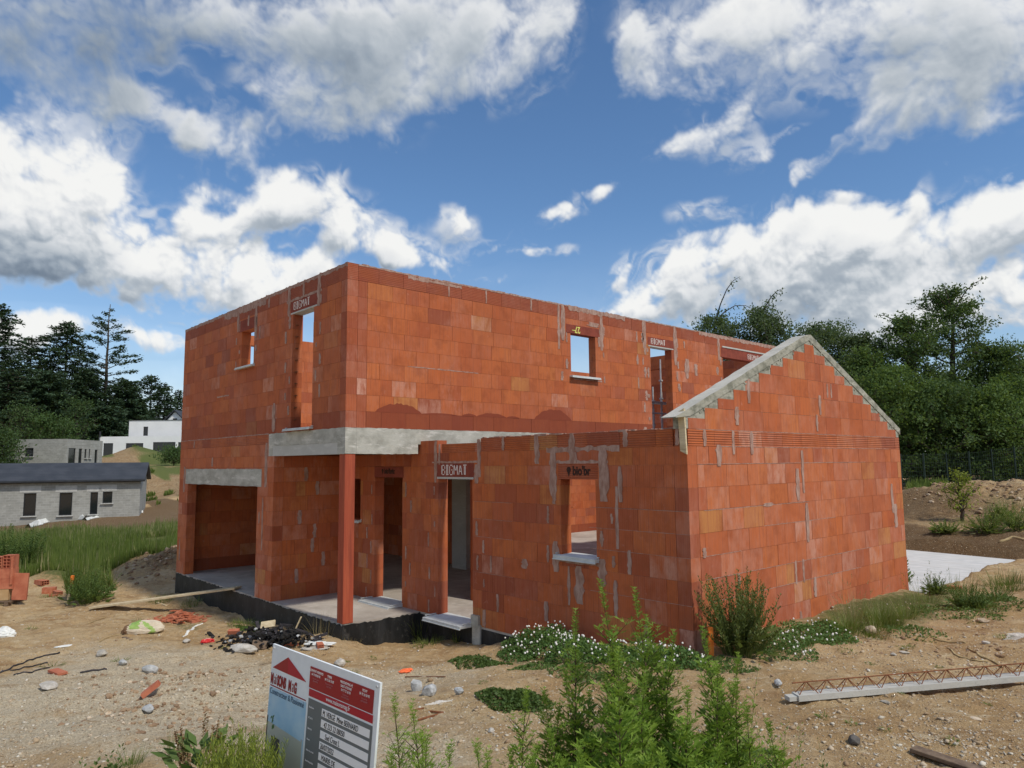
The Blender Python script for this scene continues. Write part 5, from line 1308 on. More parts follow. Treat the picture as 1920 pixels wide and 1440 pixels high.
DEC(-2, 810, 80, 2.6, 33, 'bright leafy shrub beside the left end of the grey block house', mat='leaf_tree_light', nl=5000, leaf=.28, group=GL_, sig=.5)
DEC(90, 790, 122, 4.5, 35, 'low green tree behind the flat-topped block house', mat='leaf_tree', nl=4500, leaf=.42, group=GL_, sig=.7)
DEC(325, 845, 100, 2.0, 34, 'small green bush against the brick wall below the white house', mat='leaf_tree', nl=2500, leaf=.25, group=GL_, sig=.4)
# right-hand belt
DEC(1350, 562, 46, 3.6, 41, 'birch-like tree with hanging twigs, leftmost above the long brick wall', mat='leaf_birch', nl=14000, leaf=.17, droop=.45, nb=40, lowest=.45, sig=.24, twig=1.3, tops=2)
DEC(1440, 552, 45, 3.8, 42, 'birch-like tree with a feathery peak above the wall lintel', mat='leaf_birch', nl=22000, leaf=.17, droop=.35, nb=46, lowest=.3, sig=.28, tops=2)
DEC(1548, 590, 43, 4.6, 43, 'round-topped tree directly behind the gable apex', mat='leaf_birch', nl=24000, leaf=.17, droop=.35, nb=36, lowest=.2, sig=.30)
DEC(1625, 606, 42, 3.4, 44, 'drooping tree between the gable apex and the tallest tree', mat='leaf_birch', nl=15000, leaf=.17, droop=.35, nb=34, lowest=.1, sig=.28)
DEC(1715, 575, 40, 2.6, 45, 'dense green tree just left of the tallest one', mat='leaf_tree', nl=20000, leaf=.16, nb=38, lowest=.05, sig=.26, tops=3)
DEC(1800, 522, 41, 2.9, 46, 'tallest tree on the right with long bare arms reaching above its crown', mat='leaf_tree', nl=20000, leaf=.16, nb=38, lowest=.05, sig=.27, tops=6)
DEC(1885, 640, 40, 3.0, 47, 'dark dense tree at the right picture edge', mat='leaf_tree', nl=20000, leaf=.16, nb=38, lowest=.05, sig=.28, tops=2)
DEC(1960, 660, 41, 3.4, 48, 'wide dark tree mostly beyond the right picture edge', mat='leaf_tree', nl=15000, leaf=.16, nb=34, lowest=.05, sig=.3)
DEC(1680, 690, 37, 2.4, 49, 'lower green tree beside the right end of the gable wall', mat='leaf_tree_mid', nl=17000, leaf=.15, nb=34, lowest=.02, sig=.27)
DEC(1760, 720, 36.5, 2.3, 50, 'lower mid-green tree in front of the tallest tree', mat='leaf_tree', nl=17000, leaf=.15, nb=34, lowest=.02, sig=.27)
DEC(1850, 735, 36, 2.6, 51, 'lower lighter green tree in front of the right-hand belt', mat='leaf_tree_mid', nl=17000, leaf=.15, nb=34, lowest=.02, sig=.28)
DEC(1935, 760, 36, 2.3, 52, 'lower shrubby tree at the right picture edge', mat='leaf_tree', nl=12000, leaf=.15, nb=30, lowest=.02, sig=.28)
DEC(1600, 680, 44, 3.2, 53, 'mid-height tree filling the gap behind the right gable slope', mat='leaf_tree', nl=16000, leaf=.17, nb=34, lowest=.05, sig=.3)
DEC(1640, 650, 40, 2.2, 55, 'lighter narrow tree between the gable slope and the dense green one', mat='leaf_tree_mid', nl=12000, leaf=.16, nb=30, lowest=.1, sig=.26)
DEC(1900, 700, 38, 1.9, 56, 'lighter green crown poking out of the dark belt near the right edge', mat='leaf_tree_mid', nl=10000, leaf=.16, nb=28, lowest=.1, sig=.26)
DEC(1797, 888, 22.5, .55, 54, 'young yellow-green sapling standing on the soil heap', name='sapling', mat='leaf_yellow', nl=900, leaf=.085, nb=16, lowest=.15, sig=.12, group='saplings', upb=1.2)
# ---- wire fence under the trees
fx = empty('wire_fence'); a = at_depth(1690, 880, 33.5); b = at_depth(1990, 880, 33.5)
d = b - a; d[2] = 0; L = np.linalg.norm(d); d /= L; npost = 8
for i in range(npost):
    p = a + d * L * i / (npost - 1); z_ = float(hq(p[0], p[1])); m = MB(); m.tube([(p[0], p[1], z_ - .3), (p[0], p[1], z_ + 1.65)], .035, 6); m.build('post', MT['fence'] if 'fence' in MT else MT['frame_dark'], fx)
MT['fence'] = simple('green_wire', (.02, .035, .028), (.03, .05, .04), 5, 2, rough=.5, bs=0)
for o in fx.children: o.data.materials[0] = MT['fence']
m = MB()
za = [float(hq((a + d * L * f)[0], (a + d * L * f)[1])) for f in np.linspace(0, 1, 21)]
zf = lambda f: float(np.interp(f, np.linspace(0, 1, 21), za))
for i in range(int(L / .10)):
    f = i * .10 / L; p = a + d * L * f; m.obox((p[0], p[1], zf(f) + .8), d, np.cross([0, 0, 1], d), (0, 0, 1), .004, .003, .78)
for k in range(9): 
    for i in range(20): 
        p = a + d * L * (i / 20); q = a + d * L * ((i + 1) / 20); m.tube([(p[0], p[1], zf(i / 20) + .05 + .19 * k), (q[0], q[1], zf((i + 1) / 20) + .05 + .19 * k)], .005, 3, cap=False)
m.build('wire_mesh', MT['fence'], fx)
tag(fx, 'green welded wire fence in the shade under the right-hand trees', 'fence')
# ================================================================ plants near the house
class LB:
    """leaf builder: pointed quads + stems"""
    def __init__(s, seed): s.V = []; s.n = 0; s.rn = []; s.R = random.Random(seed); s.stem = MB()
    def blade(s, p, d, L, W, nrm=None, rv=None):
        d = d / (np.linalg.norm(d) + 1e-9)
        if nrm is None: nrm = np.array([s.R.gauss(0, .4), s.R.gauss(0, .4), 1.])
        sd_ = np.cross(d, nrm); sd_ /= np.linalg.norm(sd_) + 1e-9
        s.V += [p, p + d * L * .5 + sd_ * W / 2, p + d * L, p + d * L * .5 - sd_ * W / 2]; s.rn.append(s.R.random() if rv is None else rv)
    def ribbon(s, p, d, L, W, bend=.5, seg=3, rv=None):
        """arching grass blade"""
        d = d / np.linalg.norm(d); side = np.cross(d, [0, 0, 1]); k = np.linalg.norm(side)
        side = np.array([s.R.gauss(0, 1), s.R.gauss(0, 1), 0]) if k < .05 else side / k; side /= np.linalg.norm(side)
        h = np.array([d[0], d[1], 0.]); rv = s.R.random() if rv is None else rv; q = p; w0 = W
        for i in range(seg):
            f = (i + 1) / seg; q2 = p + d * L * f + h * bend * L * f * f - np.array([0, 0, bend * L * .55 * f * f]); w1 = W * (1 - f ** 1.5) + .0006
            s.V += [q - side * w0 / 2, q + side * w0 / 2, q2 + side * w1 / 2, q2 - side * w1 / 2]; s.rn.append(rv); q, w0 = q2, w1
    def leafmesh(s, name, mat):
        n = len(s.rn); return fastmesh(name, np.array(s.V), np.arange(4 * n).reshape(n, 4), MT[mat], attrs={'rnd': ('FACE', np.array(s.rn, np.float32))})
    def finish(s, name, loc, lab, cat, leaf='leaf_mug', stem='stem_dark', group=None, leafname='leaves'):
        root = empty(name, tuple(loc)); off = np.array(loc)
        s.V = [v - off for v in s.V]; s.stem.V = [tuple(np.array(v) - off) for v in s.stem.V]
        if s.stem.V: s.stem.build('stem', MT[stem], root)
        if s.rn: obj(leafname, s.leafmesh(leafname, leaf), root)
        return tag(root, lab, cat, group)
def pinnate(b, p, d, L, lobes=3, w=.16, rv=None):
    R = b.R; d = d / np.linalg.norm(d); side = np.cross(d, [0, 0, 1.]); side /= np.linalg.norm(side) + 1e-9
    up = np.cross(side, d); rv = R.random() if rv is None else rv; n0 = up + side * R.uniform(-.4, .4)
    drp = lambda f: np.array([0, 0, -.28 * L * f * f])
    b.blade(p, d + drp(.5) / L, L * .62, L * w * .45, n0, rv); b.blade(p + d * L * .5 + drp(.5), d + drp(1) / L * 1.2, L * .55, L * w, n0, rv)
    for i in range(lobes):
        f = .22 + .55 * i / max(1, lobes - 1); ll = L * (.48 - .30 * abs(f - .5)) * R.uniform(.8, 1.2)
        for sg in (-1, 1):
            q = p + d * L * f + drp(f); dd = d * .85 + side * sg * .8 + up * R.uniform(-.15, .25) + drp(f) / L
            b.blade(q, dd, ll, L * w * .75, n0, rv)
            if L > .07: b.blade(q + dd / np.linalg.norm(dd) * ll * .45, dd + d * .7, ll * .5, L * w * .5, n0, rv); 
def mug_stem(b, base, tip, Lmax=.10, gap=.028, dens=1.0, side=True, w=.17):
    R = b.R; base = np.array(base, float); tip = np.array(tip, float); H = np.linalg.norm(tip - base); bow = np.array([R.uniform(-.09, .09), R.uniform(-.09, .09), 0]) * H
    P = lambda f: base * (1 - f) + tip * f + bow * math.sin(math.pi * f)
    b.stem.tube([P(f) for f in np.linspace(0, .97, 8)], [.0048 * (1 - .72 * f) for f in np.linspace(0, 1, 8)], 6)
    a = R.uniform(0, 6); f = .04
    while f < .985:
        a += 2.4 + R.uniform(-.4, .4); lf = Lmax * (.62 + .75 * math.sin(math.pi * min(1, .22 + f * .72)) - .78 * f) * R.uniform(.65, 1.35)
        el = .45 + 1.5 * f * f; d = np.array([math.cos(a), math.sin(a), el + R.uniform(-.2, .2)])
        pinnate(b, P(f), d, max(.036, lf), 3 if f < .85 else 2, w)
        if side and .15 < f < .8 and R.random() < .45:          # side shoot with its own small leaves
            q = P(f); dd = np.array([math.cos(a + .3), math.sin(a + .3), 1.05]); dd /= np.linalg.norm(dd); Ls = H * R.uniform(.07, .16)
            b.stem.tube([q, q + dd * Ls], [.0022, .001], 4)
            for j in range(5): 
                a2 = a + j * 2.4; pinnate(b, q + dd * Ls * (.25 + .18 * j), np.array([math.cos(a2), math.sin(a2), .9]), Lmax * R.uniform(.38, .6), 2, w)
        f += gap / H / dens * (1 - .55 * f)
    for j in range(16):                                          # tight tip rosette
        a2 = j * 2.4; pinnate(b, P(.90 + .007 * j), np.array([math.cos(a2) * .5, math.sin(a2) * .5, 1.0]), .045, 2, w * 1.2)
def mugwort(tips, d, seed, lab, Lmax=.10, leaf='leaf_mug', dens=1.1, spread=.5, group='mugwort plants in the foreground', dj=.15, side=True, name='mugwort_plant', w=.17, stem='stem_dark', gap=.028):
    b = LB(seed); T = [at_depth(x, y, d + b.R.uniform(-dj, dj)) for x, y in tips]; c = sum(T) / len(T); cz = zg(c[0], c[1])
    for t in T:
        for rep in range(1):
            t2 = t if rep == 0 else t + np.array([b.R.uniform(-.12, .12), b.R.uniform(-.12, .12), -b.R.uniform(.15, .4) * (t[2] - cz)])
            bx, by = c[0] + (t2[0] - c[0]) * spread, c[1] + (t2[1] - c[1]) * spread; mug_stem(b, (bx, by, zg(bx, by) - .02), t2, Lmax * 1.32, gap=gap, dens=dens * 1.25, side=side, w=w * .8)
    return b.finish(name, (c[0], c[1], cz), lab, 'weed', leaf, stem, group)
mugwort([(1126, 1097), (1150, 1235), (1105, 1300)], 3.95, 101, 'tallest mugwort with the highest tip before the brick wall', .115)
mugwort([(1190, 1112), (1212, 1163), (1196, 1310)], 4.1, 102, 'mugwort with twin tips just right of the tallest one', .11)
mugwort([(1079, 1152), (1048, 1330), (1085, 1350)], 3.9, 103, 'mugwort with a slender tip left of the tallest one', .11)
mugwort([(1264, 1192), (1250, 1330), (1290, 1380)], 3.8, 104, 'leafy mugwort in the middle right of the big clump', .11)
mugwort([(1318, 1186), (1345, 1252), (1330, 1370)], 3.7, 105, 'mugwort with dark stems at the right side of the big clump', .11)
mugwort([(1160, 1225), (1165, 1380), (1225, 1400), (1120, 1420)], 3.45, 106, 'low bushy mugwort at the front of the big clump', .13, spread=.3)
mugwort([(1290, 1300), (1210, 1270), (1300, 1420), (1365, 1330)], 3.55, 107, 'bushy mugwort filling the lower right of the big clump', .12, spread=.3)
mugwort([(1088, 1405), (1060, 1430), (1140, 1330)], 3.3, 108, 'short mugwort at the bottom left of the big clump', .12, spread=.3)
mugwort([(1232, 1225), (1180, 1265), (1135, 1275)], 4.15, 109, 'mugwort at the back of the big clump', .11, spread=.4)
mugwort([(988, 1300), (1010, 1405), (960, 1410)], 3.5, 110, 'single mugwort standing left of the big clump', .085)
mugwort([(738, 1312), (735, 1420)], 3.4, 111, 'mugwort with a narrow spire just right of the sign', .082, leaf='leaf_mug', side=True, w=.12, dens=1.3)
mugwort([(772, 1325), (790, 1375)], 3.3, 112, 'second mugwort spire right of the sign', .088, dens=1.3, side=True, w=.12)
mugwort([(800, 1385), (845, 1402), (893, 1400), (915, 1415)], 3.1, 113, 'short leafy mugworts at the bottom edge between the sign and the clump', .095, dens=1.2, spread=.6, w=.13)
mugwort([(1380, 1285), (1400, 1330), (1440, 1360)], 3.7, 114, 'spreading mugwort at the right foot of the big clump', .09, spread=.4, leaf='leaf_mug')
mugwort([(1030, 1372), (1000, 1425)], 3.35, 120, 'low mugwort sprouts between the single plant and the big clump', .10, spread=.5)
# thin-leaved weed to the right
def sprig(tips, d, seed, lab, Lf=.03, leaf='leaf_weed', stem='stem_green', name='weed', n=46, spread=.3, dj=.1, cat='weed', group='broad-leaved weeds in the foreground', wf=.36, sr=.003, branch=True, ground=None):
    b = LB(seed); R = b.R; T = [at_depth(x, y, d + R.uniform(-dj, dj)) for x, y in tips]; c = sum(T) / len(T)
    for t in T:
        bx, by = c[0] + (t[0] - c[0]) * spread, c[1] + (t[1] - c[1]) * spread; p0 = np.array([bx, by, zg(bx, by) - .02]); H = np.linalg.norm(t - p0)
        bow = np.array([R.uniform(-.06, .06), R.uniform(-.06, .06), 0]) * H; P = lambda f: p0 * (1 - f) + t * f + bow * math.sin(math.pi * f)
        b.stem.tube([P(f) for f in np.linspace(0, 1, 6)], [sr * (1 - .8 * f) for f in np.linspace(0, 1, 6)], 5); a = R.uniform(0, 6)
        for i in range(n):
            f = (i + .5) / n; a += 2.4 + R.uniform(-.5, .5); d_ = np.array([math.cos(a), math.sin(a), .5 + .8 * f + R.uniform(-.3, .3)]); L_ = Lf * (1.35 - .9 * f) * R.uniform(.6, 1.3)
            if branch and i % 4 == 0 and f < .85:
                q = P(f); dd = d_ / np.linalg.norm(d_); Ls = H * R.uniform(.08, .2) * (1.1 - f); b.stem.tube([q, q + dd * Ls], [sr * .5, sr * .2], 4)
                for j in range(6): a2 = a + j * 2.4; b.blade(q + dd * Ls * (.3 + .14 * j), np.array([math.cos(a2), math.sin(a2), .8]), L_ * .8, L_ * wf * .8)
            else: b.blade(P(f) + d_ * .01, d_, L_, L_ * wf)
    return b.finish(name, (c[0], c[1], zg(c[0], c[1])), lab, cat, leaf, stem, group)
sprig([(1424, 1236), (1412, 1330)], 3.9, 131, 'tall pale green weed with small leaves right of the mugwort clump', Lf=.035, leaf='leaf_mug')
sprig([(1400, 1390), (1430, 1330), (1475, 1345), (1500, 1360), (1455, 1420)], 3.7, 132, 'loose tangle of weeds right of the clump at the bottom edge', Lf=.04, leaf='leaf_mug', n=34)
sprig([(1535, 1390), (1545, 1425), (1580, 1430)], 3.5, 133, 'small weed at the bottom edge below the concrete joist', Lf=.04, leaf='leaf_weed', n=26)
sprig([(430, 1300), (452, 1330), (417, 1345)], 4.3, 134, 'thin brown-tipped dock stem left of the sign', Lf=.05, leaf='leaf_dock', stem='stem_dry', n=30)
sprig([(230, 1400), (205, 1415), (240, 1432), (180, 1432), (152, 1428)], 4.6, 135, 'low leafy weed at the bottom left edge', Lf=.06, leaf='leaf_weed', n=30, wf=.55)
b = LB(141); R = b.R                                       # dock with rusty seed heads
c = at_depth(372, 1352, 4.2); HT = c[2]; c[2] = zg(c[0], c[1]); HT -= c[2]
for k in range(12):
    a = R.uniform(0, 6.28); t = c + np.array([math.cos(a) * .13 - RT[0] * .05, math.sin(a) * .13, HT * R.uniform(.78, 1.03)]); b.stem.tube([c, t], [.004, .002], 5)
    for i in range(110): f = R.uniform(.5, 1.03); a2 = R.uniform(0, 6.28); b.blade(c * (1 - f) + t * f, np.array([math.cos(a2), math.sin(a2), .6]), .016, .010)
b.finish('dock_seed_head', c, 'rusty brown dock seed heads left of the yellow-green bush', 'weed', 'leaf_red', 'stem_dry', leafname='seeds')
b = LB(142); R = b.R
for k in range(170):
    a = R.uniform(0, 6.28); r = R.uniform(0, .17); p = c + np.array([math.cos(a) * r + .05, math.sin(a) * r, HT * R.uniform(.1, .86)]); b.blade(p, np.array([math.cos(a), math.sin(a), R.uniform(.0, .9)]), R.uniform(.07, .14), R.uniform(.03, .055))
b.finish('dock_leaves', c + np.array([.02, .02, 0]), 'dark green dock leaves under the rusty seed heads', 'weed', 'leaf_weed')
b = LB(143); R = b.R                                       # feathery yellow-green bush
c = at_depth(450, 1372, 3.75); HT = c[2]; c[2] = zg(c[0], c[1]); HT -= c[2]
for k in range(300):
    a = R.uniform(0, 6.28); r = .19 * math.sqrt(R.random()); p0 = c + np.array([math.cos(a) * r * .6, math.sin(a) * r * .6, -.01]); H = HT * R.uniform(.72, 1.03) * (1 - 3.5 * r * r); t = c + np.array([math.cos(a) * r * 1.25, math.sin(a) * r * 1.25, H])
    b.stem.tube([p0, t], [.0018, .0008], 4, cap=False)
    for i in range(44): f = .3 + .7 * i / 44; a2 = i * 2.4 + k; b.blade(p0 * (1 - f) + t * f, np.array([math.cos(a2) * .55, math.sin(a2) * .55, .9]), R.uniform(.024, .042), .0042)
b.finish('feathery_bush', c, 'feathery yellow-green bush left of the sign at the bottom edge', 'bush', 'leaf_yellow', 'stem_green')
# ---- dock bush by the gable corner
def bush(px, py, wpx, toppy, seed, lab, leaf='leaf_dock', n=90, lf=.06, name='dock_bush', group=None, cat='weed', nar=.22, stem='stem_green', low=True):
    g = on_ground(px, py); d = (g - CAM) @ FW; hw = wpx / 2 / FPX * d; H = (py - toppy) / FPX * d; b = LB(seed); R = b.R
    for k in range(n):
        a = R.uniform(0, 6.28); r = hw * R.random() ** .6; Hk = H * R.uniform(.35, 1.06) * (1 - .15 * (r / hw) ** 2); p0 = g + np.array([math.cos(a) * r * .35, math.sin(a) * r * .35, -.02]); t = g + np.array([math.cos(a) * r, math.sin(a) * r, Hk])
        mid = (p0 + t) / 2 + np.array([0, 0, .06 * H]); b.stem.tube([p0, mid, t], [.004, .003, .0012], 4, cap=False); m_ = int(26 * H / .8) + 8
        for i in range(m_):
            f = .2 + .8 * i / m_; q = p0 * (1 - f) ** 2 + mid * 2 * f * (1 - f) + t * f * f; a2 = i * 2.4 + k; b.blade(q, np.array([math.cos(a2), math.sin(a2), 1.3 * f + .1]), lf * R.uniform(.5, 1.2) * (1.2 - .7 * f), lf * nar * R.uniform(.7, 1.3))
    if low:
        for k in range(70): a = R.uniform(0, 6.28); r = hw * R.random() * .8; b.blade(g + np.array([math.cos(a) * r, math.sin(a) * r, R.uniform(.02, .3) * H]), np.array([math.cos(a), math.sin(a), R.uniform(-.1, .7)]), lf * 2.2, lf * .9)
    return b.finish(name, g, lab, cat, leaf, stem, group)
bush(1388, 1228, 168, 1078, 151, 'big dark dock bush growing against the near end of the gable wall', n=150, lf=.075)
bush(1410, 1222, 70, 1062, 152, 'taller dock stems rising behind the big dock bush', n=26, lf=.05, low=False, name='dock_plant')
# ---- grass tufts
def tuft(px, py, wpx, hpx, seed, lab, n=160, mat='grass', name='grass_tuft', bw=.006, bend=.45, group='grass tufts round the house', kind=None, heads=False):
    g = on_ground(px, py); d = (g - CAM) @ FW; hw = wpx / 2 / FPX * d; H = hpx / FPX * d; b = LB(seed); R = b.R
    for k in range(n):
        a = R.uniform(0, 6.28); r = hw * .6 * math.sqrt(R.random()); x, y = g[0] + math.cos(a) * r, g[1] + math.sin(a) * r
        L = H * R.uniform(.3, 1.2) ** 1.0; lean = R.uniform(.05, .8); dd = np.array([math.cos(a + R.uniform(-.6, .6)) * lean, math.sin(a + R.uniform(-.6, .6)) * lean, 1])
        b.ribbon(np.array([x, y, g[2] - .02 if abs(zg(x, y) - g[2]) > .3 else zg(x, y) - .01]), dd, L, bw, bend * R.uniform(.3, 1.2))
        if heads and k % 3 == 0:
            t = np.array([x, y, g[2]]) + dd / np.linalg.norm(dd) * L * .95
            for j in range(9): b.blade(t + dd * .012 * j - np.array([0, 0, .006 * j]), np.array([R.gauss(0, .5), R.gauss(0, .5), 1]), .022, .006)
    n_ = len(b.rn); me = b.leafmesh(name, mat)
    return tag(obj(name, me), lab, 'grass', group)
tuft(787, 1196, 80, 62, 161, 'bright grass tuft against the black foundation right of the porch', 260)
tuft(800, 1208, 100, 20, 162, 'low grass at the foot of the bright tuft by the foundation', 200)
tuft(858, 1204, 40, 30, 163, 'small weed tuft under the grey doorstep', 60)
tuft(462, 1174, 110, 16, 164, 'low green grass strip behind the burnt heap', 380)
tuft(600, 1190, 90, 50, 165, 'thin dry grasses between the burnt heap and the column', 70, 'grass_dry', bw=.004)
tuft(655, 1200, 80, 12, 166, 'short dry grass at the foot of the brick column', 90, 'grass_dry')
tuft(1020, 1180, 70, 78, 167, 'tall dry grass stalks against the wing wall above the white clover', 16, 'grass_dry', bw=.004, bend=.15, heads=True)
tuft(1600, 1170, 90, 80, 168, 'tall pale grass with seed heads in front of the gable wall', 110, 'grass_dry', bw=.004, bend=.4, heads=True)
tuft(1590, 1178, 110, 38, 169, 'green grass clump under the pale seed heads at the gable wall', 380)
tuft(1655, 1168, 110, 48, 170, 'thick green grass clump at the far end of the gable wall', 520)
tuft(1635, 1190, 100, 26, 171, 'green grass spreading onto the dirt before the far gable end', 330)
tuft(1540, 1200, 120, 22, 172, 'low grass along the middle of the gable base', 300)
tuft(1700, 1160, 70, 50, 173, 'grass blades before the white terrace corner', 130)
tuft(1735, 1130, 90, 62, 174, 'thin dark grasses standing before the white terrace', 60, 'grass', bw=.005, bend=.3, heads=True)
tuft(1800, 1112, 120, 48, 175, 'grasses on the bank right of the white terrace', 120)
tuft(1890, 1100, 130, 40, 176, 'thick grass on the bank at the right picture edge', 380)
tuft(1840, 1140, 110, 26, 177, 'low green cover below the terrace bank', 260)
tuft(1890, 960, 120, 34, 178, 'grass on the slope behind the terrace at the right edge', 260)
tuft(1810, 985, 90, 20, 179, 'grass patch below the sapling on the soil heap', 160)
tuft(300, 1130, 80, 18, 180, 'grass at the foot of the soil heap by the garage', 200)
tuft(360, 1135, 60, 18, 181, 'grass against the foundation near the plank end', 160)
tuft(95, 1120, 70, 12, 182, 'short grass right of the brick pallet', 120)
b = LB(190); R = b.R
for i, (px, py, s_) in enumerate([(1545, 1345, 26), (1600, 1358, 26), (1660, 1370, 18), (1700, 1215, 26), (1785, 1392, 22), (1740, 1290, 14), (1880, 1195, 24), (1590, 1222, 30), (1870, 1150, 30), (1000, 1395, 12), (225, 1240, 30), (97, 1250, 36), (260, 1165, 24), (1830, 1165, 30), (655, 1242, 16), (1480, 1220, 26), (60, 1180, 20), (420, 1215, 14), (1120, 1290, 18), (700, 1235, 12), (1520, 1300, 12), (1630, 1245, 14), (1760, 1250, 12), (1690, 1300, 12), (905, 1280, 14), (1850, 1320, 14)]):
    g = on_ground(px, py); d = (g - CAM) @ FW; hw = s_ * .5 / FPX * d
    for k in range(50):
        a = R.uniform(0, 6.28); r = hw * math.sqrt(R.random()); x, y = g[0] + math.cos(a) * r, g[1] + math.sin(a) * r
        if k % 3: b.blade(np.array([x, y, zg(x, y)]), np.array([math.cos(a), math.sin(a), R.uniform(.1, .8)]), hw * R.uniform(.3, .7), .010)
        else: b.ribbon(np.array([x, y, zg(x, y) - .01]), np.array([math.cos(a) * .5, math.sin(a) * .5, 1]), hw * R.uniform(.5, 1.6), .005, .6)
tag(obj('sparse_weeds', b.leafmesh('sparse_weeds', 'grass')), 'small green seedlings scattered on the bare dirt', kind='stuff')
# ---- bushes
bush(170, 1130, 110, 1062, 201, 'dark green bush beside the orange stake', 'leaf_weed', 110, .09, 'bush', 'bushes on the left', 'bush')
bush(15, 1085, 90, 985, 202, 'tall dark weeds behind the brick pallet at the left edge', 'leaf_weed', 100, .12, 'bush', 'bushes on the left', 'bush')
bush(55, 1075, 60, 990, 203, 'tall green weed just right of the weeds at the left edge', 'leaf_weed', 60, .12, 'bush', 'bushes on the left', 'bush')
bush(1755, 1112, 50, 1075, 204, 'dark broad-leaved weed at the lower edge of the white terrace', 'leaf_weed', 40, .06, 'bush', 'weeds on the right bank', 'weed')
bush(1815, 1140, 90, 1095, 205, 'rounded green weed on the bank below the white terrace', 'leaf_weed', 80, .06, 'bush', 'weeds on the right bank', 'weed')
bush(1870, 1130, 70, 1098, 206, 'smaller green weed right of the rounded one on the bank', 'leaf_weed', 50, .05, 'bush', 'weeds on the right bank', 'weed')
sprig([(1662, 1035), (1650, 1075)], 14.2, 211, 'tall nettle stem before the far end of the gable wall', Lf=.10, leaf='leaf_weed', n=24, group='nettles by the gable', branch=False, wf=.4, sr=.006)
sprig([(1700, 1050), (1690, 1090), (1708, 1100)], 14.0, 212, 'nettle beside the vertical edge of the gable wall', Lf=.10, leaf='leaf_weed', n=24, group='nettles by the gable', branch=False, wf=.4, sr=.006)
# ---- ground cover with white flowers (nobody could count it)
def cover(name, regions, seed, mat='clover', lf=.030, dens=1500, flowers=0, fname='clover_blossom', lab='', flab=''):
    rng = np.random.default_rng(seed); R = random.Random(seed); C = []; FL = []
    for (px, py, wx, wy, hh, k) in regions:                  # photo px centre, half extents in metres, height
        g = on_ground(px, py); n = int(dens * k)
        a = rng.uniform(0, 6.283, n); r = np.sqrt(rng.random(n)); edge = 1 + .35 * (fbm(np.stack([np.cos(a) * 2, np.sin(a) * 2, a * 0 + px], -1), 3, .5, seed) - .5) * 2
        x = g[0] + np.cos(a) * r * wx * edge; y = g[1] + np.sin(a) * r * wy * edge; y = np.minimum(y, np.where((x > -.1) & (x < 5.5), 1.44, 99)); x = np.where((y > 1.44) & (x < 5.56), 5.6, x)
        z0 = hq(x, y); hmp = hh * (1 - r ** 2 * .8) * (.55 + .9 * fbm(np.stack([x * 3, y * 3, x * 0], -1), 3, .5, seed + 1)); z_ = z0 + hmp * rng.random(n) ** .45
        C.append(np.stack([x, y, z_], -1))
        m_ = int(flowers * k); j = rng.choice(n, min(n, m_), replace=False); FL.append(np.stack([x[j], y[j], z0[j] + hmp[j] + .03], -1))
    C = np.concatenate(C); V, F = leaf_quads(C, lf, lf * .85, rng, up=1.3)
    # thin stalks from the ground hold the taller leaves
    me = fastmesh(name, V, F, MT[mat], attrs={'rnd': ('FACE', rng.random(len(F)).astype(np.float32))}); o = tag(obj(name, me), kind='stuff')
    if lab: o['label'] = lab
    if flowers:
        FL = np.concatenate(FL); n = len(FL)
        T = np.array([(0, 0, 1), (.9, 0, .35), (.28, .85, .35), (-.72, .53, .35), (-.72, -.53, .35), (.28, -.85, .35), (.6, .45, -.6), (-.25, .72, -.6), (-.78, 0, -.6), (-.25, -.72, -.6), (.6, -.45, -.6)])
        Fa = np.array([(0, 1, 2), (0, 2, 3), (0, 3, 4), (0, 4, 5), (0, 5, 1), (1, 6, 2), (2, 7, 3), (3, 8, 4), (4, 9, 5), (5, 10, 1), (6, 7, 2), (7, 8, 3), (8, 9, 4), (9, 10, 5), (10, 6, 1)])
        sz = rng.uniform(.009, .016, n)[:, None, None]; V = (FL[:, None, :] + T[None] * sz).reshape(-1, 3); F = (np.arange(n)[:, None, None] * 11 + Fa[None]).reshape(-1, 3)
        o = tag(obj(fname, fastmesh(fname, V, F, MT['petal'])), kind='stuff')
        if flab: o['label'] = flab
cover('white_clover', [(1010, 1222, .50, .34, .27, 1.5), (1080, 1238, .45, .30, .24, 1.2), (1150, 1238, .4, .28, .18, .9), (1215, 1238, .4, .25, .15, .8), (1280, 1240, .35, .22, .12, .6), (968, 1232, .28, .2, .13, .45), (1050, 1212, .4, .22, .27, .8)], 301, flowers=42, dens=2100,
      lab='bank of green clover dotted with white flowers along the wing wall', flab='white clover heads')
cover('low_clover', [(1450, 1210, .45, .6, .14, 1), (1500, 1195, .45, .6, .14, 1), (1470, 1225, .35, .4, .08, .6), (1540, 1190, .4, .5, .12, .8), (1560, 1205, .3, .4, .08, .5)], 302, flowers=18, dens=1300, fname='low_clover_blossom')
cover('ground_plants', [(880, 1240, .42, .2, .05, .8), (920, 1248, .3, .15, .04, .4), (945, 1315, .30, .2, .09, 1.1), (985, 1318, .28, .2, .09, 1.0), (1000, 1250, .4, .2, .05, .6), (1090, 1265, .4, .2, .06, .6), (1860, 1135, .5, .5, .12, .8), (1790, 1150, .6, .4, .08, .7), (1700, 1185, .4, .3, .06, .4), (1350, 1250, .4, .25, .06, .6),
       (1400, 1420, .25, .2, .05, .5), (465, 1180, .5, .12, .05, .5)], 303, mat='leaf_weed', lf=.032, dens=1100)
